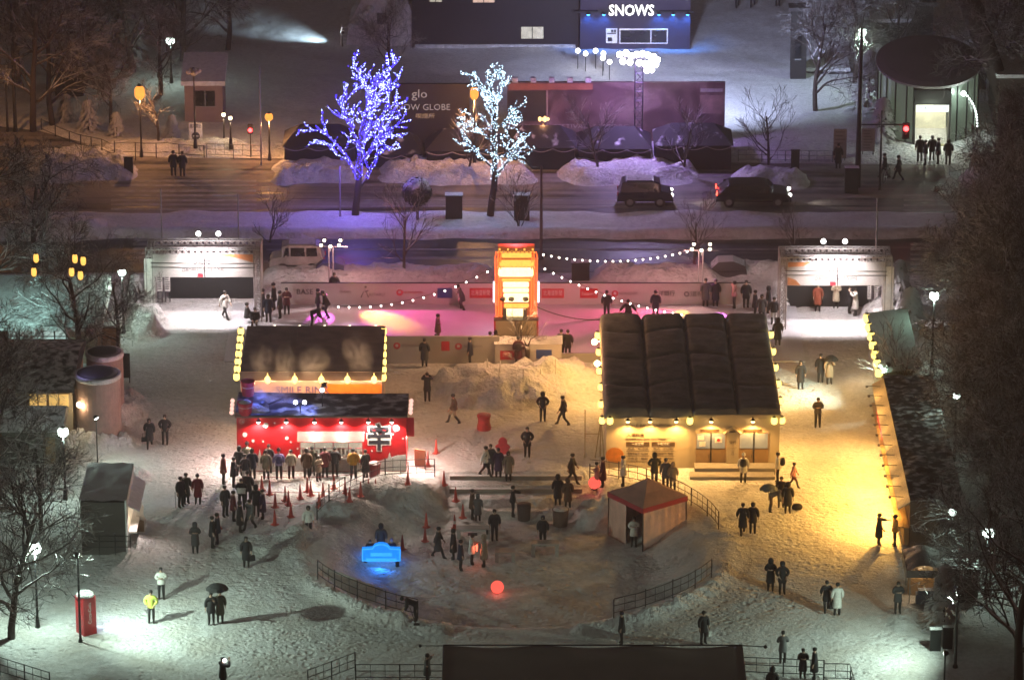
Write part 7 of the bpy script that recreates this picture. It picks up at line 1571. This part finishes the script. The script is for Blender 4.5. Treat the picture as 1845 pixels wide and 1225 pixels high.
(590,573,'l','skate/short','black','dgrey','hair','skater on the magenta patch under the left light mast'),
(573,570,'r','point/short','dgrey','black','hair','skater reaching out left of the magenta patch'),
(562,590,'r','bend/short','black','black','hair','skater bending low at the food stall roof edge'),
(445,583,'r','sit/short','dgrey','black','hair','person in dark grey crouching by the left gate post'),
(405,574,'fr','walk/mid','white','black','hair','person in a white coat walking through the left gate'),
(460,590,'f','sit/short','black','black','hair','small dark figure sitting right of the left gate'),
(474,572,'r','stand/mid','black','black','hair','leftmost of the dark skaters crowding behind the food stall'),
(484,582,'f','stand/mid','navy','black','bob','person in navy in the crowd behind the food stall'),
(494,560,'l','stand/mid','black','black','hat','person in a black hat at the back of the crowd behind the food stall'),
(505,575,'l','stand/mid','dgrey','black','hair','person in dark grey in the crowd behind the food stall'),
(517,568,'f','phone/mid','maroon','black','hair','rightmost person in the crowd behind the food stall'),
(1360,572,'r','stand/mid','black','black','hair','leftmost dark figure in the crowd left of the right gate'),
(1372,580,'f','stand/mid','dgrey','black','bob','person in dark grey in the crowd left of the right gate'),
(1384,566,'l','stand/mid','black','black','hood','hooded figure in the crowd left of the right gate'),
(1394,586,'f','stand/short','black','white','hair','figure in white trousers beside the right gate post'),
(1401,624,'b','stand/long','black','black','hood','tall figure in black alone at the upper right corner of the office roof'),
(1473,561,'f','stand/long','rust','black','hat','person in a rust coat inside the right gate','beige'),
(1506,555,'f','phone/long','cream','cream','hair','person in a long cream outfit in the middle of the right gate'),
(1541,569,'l','photo/long','white','white','hair','person in a long white coat photographing in the right gate'),
(1530,565,'r','phone/mid','black','black','hair','dark figure facing the white coat in the right gate'),
# street and beyond
(313,319,'b','stand/mid','black','black','hair','left of a dark pair on the pavement by the left crossing'),
(329,320,'b','stand/mid','black','black','hair','right of a dark pair on the pavement by the left crossing'),
(1510,306,'b','stand/long','black','black','hair','person in a long dark coat below the left notice board at right'),
(1619,326,'l','walk/mid','black','black','hair','person walking past the bicycle at the right crossing'),
(1594,322,'l','walk/mid','dgrey','dgrey','hair','person pushing the bicycle at the right crossing'),
(1657,292,'b','stand/mid','black','jean','hair','leftmost of the group waiting at the pavilion door'),
(1667,298,'l','stand/short','dgrey','white','hair','person in pale trousers in the group at the pavilion door'),
(1679,290,'b','stand/mid','black','black','bob','person in black in the middle of the group at the pavilion door'),
(1690,296,'l','stand/mid','navy','black','hair','person in navy at the right of the group at the pavilion door'),
(1708,298,'b','stand/mid','black','black','hood','hooded figure right of the group at the pavilion door'),
(1803,262,'b','stand/mid','black','black','hood','lone dark hooded figure by the snow at the right edge'),
(1328,14,'f','walk/short','black','black','hair','left of two walkers on the orange-lit snow at the top'),
(1356,13,'f','walk/short','dgrey','black','hair','right of two walkers on the orange-lit snow at the top'),
(1401,12,'f','stand/short','black','dgrey','hair','person on the orange-lit snow beside the dark pillar at the top'),
(243,940,'r','phone/short','white','dgrey','hat','person in white at the counter of the serving booth','white'),
]
for r in P7:
    a = list(r); person(*a[:8], **({'hcol': a[8]} if len(a) > 8 else {}), **({'s': a[9]} if len(a) > 9 else {}))
def by(label): return next(o for o in PEOPLE if label in o['label'])
# umbrellas, bags and other things carried
def umbrella(px, pyt, who, label, mat, r=.52):
    o = by(who); top = W(px, pyt, o.location.y-.1); z = top.z; t = thing('umbrella', label, 'umbrella', (top.x, top.y, z-.75)); m = MB(); n = 16
    m.lathe([(r,.48),(r*.97,.50),(r*.72,.63),(r*.36,.72),(.02,.75)], n=n)
    m.v = [(x, y, zz+(.03*math.cos(8*math.atan2(y,x)) if zz < .52 else 0)) for x, y, zz in m.v]; m.build('canopy', mat, t)
    m = MB(); m.tube([(0,0,-.08),(0,0,.78)], .012, 5); m.build('shaft', DARK, t); m = MB(); m.tube([(0,0,-.06),(0,-.03,-.13),(0,-.07,-.10)], .02, 5); m.build('handle', DARK, t)
UMB = clo('umbrella_black', (.02,.02,.022))
umbrella(391, 1051, 'left person of the couple under', 'black dome umbrella over the couple at lower left', UMB, .56); umbrella(1498, 640, 'long beige coat under', 'dark umbrella held over the long beige coat', UMB, .40)
umbrella(1385, 872, 'bent forward in a grey blue', 'grey blue umbrella tilted over the bent figure by the office', clo('umbrella_grey', (.16,.18,.19)), .48)
def backpack(who, label, mat, r=.17):
    o = by(who); c, s = math.cos(o.rotation_euler.z), math.sin(o.rotation_euler.z); q = o.location+Vector((-s*.24, c*.24, 1.02)); t = thing('backpack', label, 'backpack', q, o.rotation_euler.z); m = MB(); m.lathe([(r*.6,0),(r,.06),(r*1.02,.28),(r*.7,.40),(r*.2,.44)], n=12, sy=.7); m.build('pack_body', mat, t, smooth=True); m = MB(); m.lathe([(r*.5,.05),(r*.55,.18)], (0,.07,0), 10, 0, .7); m.build('pocket', mat, t)
    for x in (-.1,.1): m = MB(); m.tube([(x,-.10,.06),(x,-.17,.22),(x,-.12,.38)], .018, 4); m.build('strap', mat, t)
BPK = clo('pack_black', (.012,.012,.013))
backpack('white coat with a black backpack','black backpack on the white coat facing the office doors',BPK); backpack('white with a round black backpack','round black backpack on the person at the office corner',BPK,.2); backpack('tall person with a black rucksack','big black rucksack before the tower counter',BPK,.24); backpack('lavender jacket','purple backpack on the lavender jacket in the queue',clo('pack_purple',(.06,.05,.14)),.18)
def handbag(who, side, label, mat, w=.28, h=.24):
    o = by(who); c, s = math.cos(o.rotation_euler.z), math.sin(o.rotation_euler.z); x = side*.30; q = o.location+Vector((c*x+s*.06, s*x-c*.06, .38)); t = thing('handbag', label, 'bag', q, o.rotation_euler.z+.3); m = MB(); m.extr([(-w/2,0),(w/2,0),(w*.42,h),(-w*.42,h)], 'y', -.06, .06); m.build('bag_body', mat, t); m = MB(); m.tube([(-w*.3,0,h-.01),(-w*.2,0,h+.20),(0,0,h+.26),(w*.2,0,h+.20),(w*.3,0,h-.01)], .012, 4); m.build('handle', mat, t)
handbag('woman in a long black coat walking',-1,'dark handbag carried by the woman near the brick drum',BPK); handbag('with a bag alone left of the railing',1,'dark bag carried by the lone long coat left of the railing',BPK,.3,.3); handbag('dark coat carrying a bag',-1,'dark bag swinging beside the long white coat couple',BPK,.28,.26); handbag('long white coat on the lower right',1,'small dark bag on the arm of the long white coat',BPK,.2,.18); handbag('black with a white bag',1,'white bag of the person behind the near dark roof',clo('bag_white',(.7,.7,.68)),.24,.26)
f = GH(1436, 918); m = MB(); m.lathe([(.10,0),(.26,.05),(.30,.18),(.22,.30),(.06,.34)], n=12, sy=.7); o = m.build('sports_bag', BPK, None, f, True); tag(o, 'black bag lying on the snow right of the two in black', 'bag'); m = MB(); m.tube([(-.15,0,.30),(0,0,.42),(.15,0,.30)], .015, 4); m.build('handle', BPK, o)
# white board held in the crowd, phones, wands
o = by('holding up a white board'); m = MB(); m.box((0,-.42,1.22),(.46,.03,.30),0,0,-.3); q = m.build('hand_board', PRINTW, None, o.location); tag(q, 'white board held up by a person in the lower crowd', 'board')
o = by('raising a dazzling phone'); m = MB(); m.box((.12,-.12,1.60),(.09,.02,.16)); q = m.build('phone', DARK, None, o.location); tag(q, 'phone with a dazzling white light raised at the bottom left edge', 'phone'); m = MB(); m.ball((.12,-.18,1.62), .085, 8); m.build('torch_lens', em('phone_torch', (1.,1.,1.), 16), q, smooth=True)
o = by('holding a small red light'); m = MB(); m.lathe([(.015,0),(.02,.02),(.055,.10),(.06,.34),(.03,.40)], (.26,-.12,.78), 8); q = m.build('glow_wand', em('red_wand', (1.,.12,.06), 3), None, o.location, True); tag(q, 'small glowing red wand held by the white coat in the basin', 'light wand'); lamp('POINT', o.location+Vector((.3,-.3,1.0)), (1.,.2,.1), 6, .05, q)
o = by('front left of three'); m = MB(); m.tube([(-.26,-.12,.02),(-.28,-.05,.9)], .015, 5); q = m.build('closed_umbrella', UMB, None, o.location); tag(q, 'thin closed umbrella held by the front left of three', 'umbrella')
o = by('bending down at the lower left'); m = MB(); m.tube([(.02,.1,-.05),(-.25,-.2,1.0)], .018, 5); m.box((.05,.13,-.02),(.3,.05,.12)); q = m.build('snow_scraper', DARK, None, o.location+Vector((0,-.5,0))); tag(q, 'snow scraper stuck in the snow by the bending person', 'tool')

# amber window reflections added as lantern shapes in the left trees, steam over the stalls
AMB = em('amber_reflection', (1.,.50,.10), 1.5)
for px, py, lab in ((65,465,'upper lantern-shaped amber window reflection at the far left of the bare branches'),(61,490,'lower lantern-shaped amber window reflection at the far left of the bare branches'),(135,466,'upper left of four lantern-shaped amber window reflections in the dark tree'),(150,470,'upper right of four lantern-shaped amber window reflections in the dark tree'),(129,490,'lower left of four lantern-shaped amber window reflections in the dark tree'),(145,496,'lower right of four lantern-shaped amber window reflections in the dark tree')):
    o = link('window_reflection', LM[0], None, W(px, py, rowY(735))); o.scale = (.85,.85,1.25); o.material_slots[0].link = 'OBJECT'; o.material_slots[0].material = AMB; tag(o, lab, 'lantern', 'amber window reflections in the left trees'); link('cap', LM[1], o); link('bottom_ring', LM[2], o); m = MB(); m.tube([(0,0,.3),(.05,.05,1.1)], .008, 3); m.build('cord', DARK, o)
def steam_mat():
    m = bpy.data.materials.new('drifting_steam'); t = nt(m); N = t.nodes; L = t.links; out = N.new('ShaderNodeOutputMaterial'); v = N.new('ShaderNodeVolumePrincipled'); tc = N.new('ShaderNodeTexCoord'); nz = N.new('ShaderNodeTexNoise'); nz.inputs['Scale'].default_value = 1.6; nz.inputs['Detail'].default_value = 5; nz.inputs['Distortion'].default_value = .8; L.new(tc.outputs['Object'], nz.inputs[0])
    gr = N.new('ShaderNodeTexGradient'); gr.gradient_type = 'SPHERICAL'; L.new(tc.outputs['Object'], gr.inputs[0])
    mr = N.new('ShaderNodeMapRange'); mr.inputs['From Min'].default_value = .40; mr.inputs['From Max'].default_value = .75; mr.inputs['To Max'].default_value = 2.0; L.new(nz.outputs[0], mr.inputs[0])
    mu = N.new('ShaderNodeMath'); mu.operation = 'MULTIPLY'; L.new(mr.outputs[0], mu.inputs[0]); L.new(gr.outputs[0], mu.inputs[1]); L.new(mu.outputs[0], v.inputs['Density']); v.inputs['Color'].default_value = (.95,.95,.95,1); L.new(v.outputs[0], out.inputs[1]); return m
STM = steam_mat(); UB = MB(); UB.ball((0,0,0), 1., 12); UB = UB.build('u', STM, smooth=True); UBM = UB.data; bpy.data.objects.remove(UB)
for px, py, row, rx, rz, tl_ in ((470,650,765,.8,1.2,.3),(513,655,765,.75,1.3,-.15),(566,652,765,1.0,1.1,.4),(645,638,765,.9,1.6,.5),(490,712,822,1.5,.7,.2)):
    o = link('steam', UBM, None, W(px, py, rowY(row)-.5)); o.scale = (rx,rx,rz); o.rotation_euler = (0,tl_,px); tag(o, kind='stuff')
# ================================================================ camera, sky, moon-like city glow
cam = bpy.data.cameras.new('camera'); co = bpy.data.objects.new('camera', cam); COL.objects.link(co)
cam.sensor_width = 36; cam.lens = FPX/1845*36; cam.clip_start = 1; cam.clip_end = 6000
co.location = (0,0,HC); co.rotation_euler = (PI/2-PIT,0,0); SC.camera = co
w = bpy.data.worlds.new('World'); SC.world = w; w.use_nodes = True
t = w.node_tree; bg = t.nodes['Background']; sky = t.nodes.new('ShaderNodeTexSky'); sky.sky_type = 'NISHITA'; sky.sun_disc = False
sky.sun_elevation = math.radians(2); sky.sun_rotation = math.radians(200); sky.air_density = 2; sky.dust_density = 4
mx = t.nodes.new('ShaderNodeMix'); mx.data_type = 'RGBA'; mx.blend_type = 'MULTIPLY'; mx.inputs[0].default_value = 1; mx.inputs[7].default_value = (1.0,.78,.82,1)
t.links.new(sky.outputs[0], mx.inputs[6]); t.links.new(mx.outputs[2], bg.inputs[0]); bg.inputs[1].default_value = .036
sl = bpy.data.lights.new('sun', 'SUN'); sl.energy = .035; sl.angle = math.radians(12); sl.color = (1,.86,.78)
so = bpy.data.objects.new('sun', sl); COL.objects.link(so); so.rotation_euler = (math.radians(35), math.radians(10), 0)
SC.view_settings.view_transform = 'Standard'; SC.view_settings.look = 'None'; SC.view_settings.exposure = .62; SC.view_settings.gamma = 1
SC.render.engine = 'CYCLES'; SC.cycles.use_denoising = True; SC.cycles.use_light_tree = True
SC.cycles.max_bounces = 5; SC.cycles.diffuse_bounces = 3; SC.cycles.glossy_bounces = 2; SC.cycles.sample_clamp_indirect = 3; SC.cycles.sample_clamp_direct = 0
SC.cycles.caustics_reflective = False; SC.cycles.caustics_refractive = False
def haze(den, aniso=.35):
    m = bpy.data.materials.new('thin_snow_haze'); t = nt(m); out = t.nodes.new('ShaderNodeOutputMaterial'); v = t.nodes.new('ShaderNodeVolumePrincipled')
    v.inputs['Color'].default_value = (.92,.9,.9,1); v.inputs['Density'].default_value = den; v.inputs['Anisotropy'].default_value = aniso; t.links.new(v.outputs[0], out.inputs[1])
    mb = MB(); mb.bb(-75, 75, -6, 420, -2.2, 97); o = mb.build('haze', m); tag(o, kind='stuff'); return o
if 1: haze(.0013, .5)
SC.cycles.volume_bounces = 0
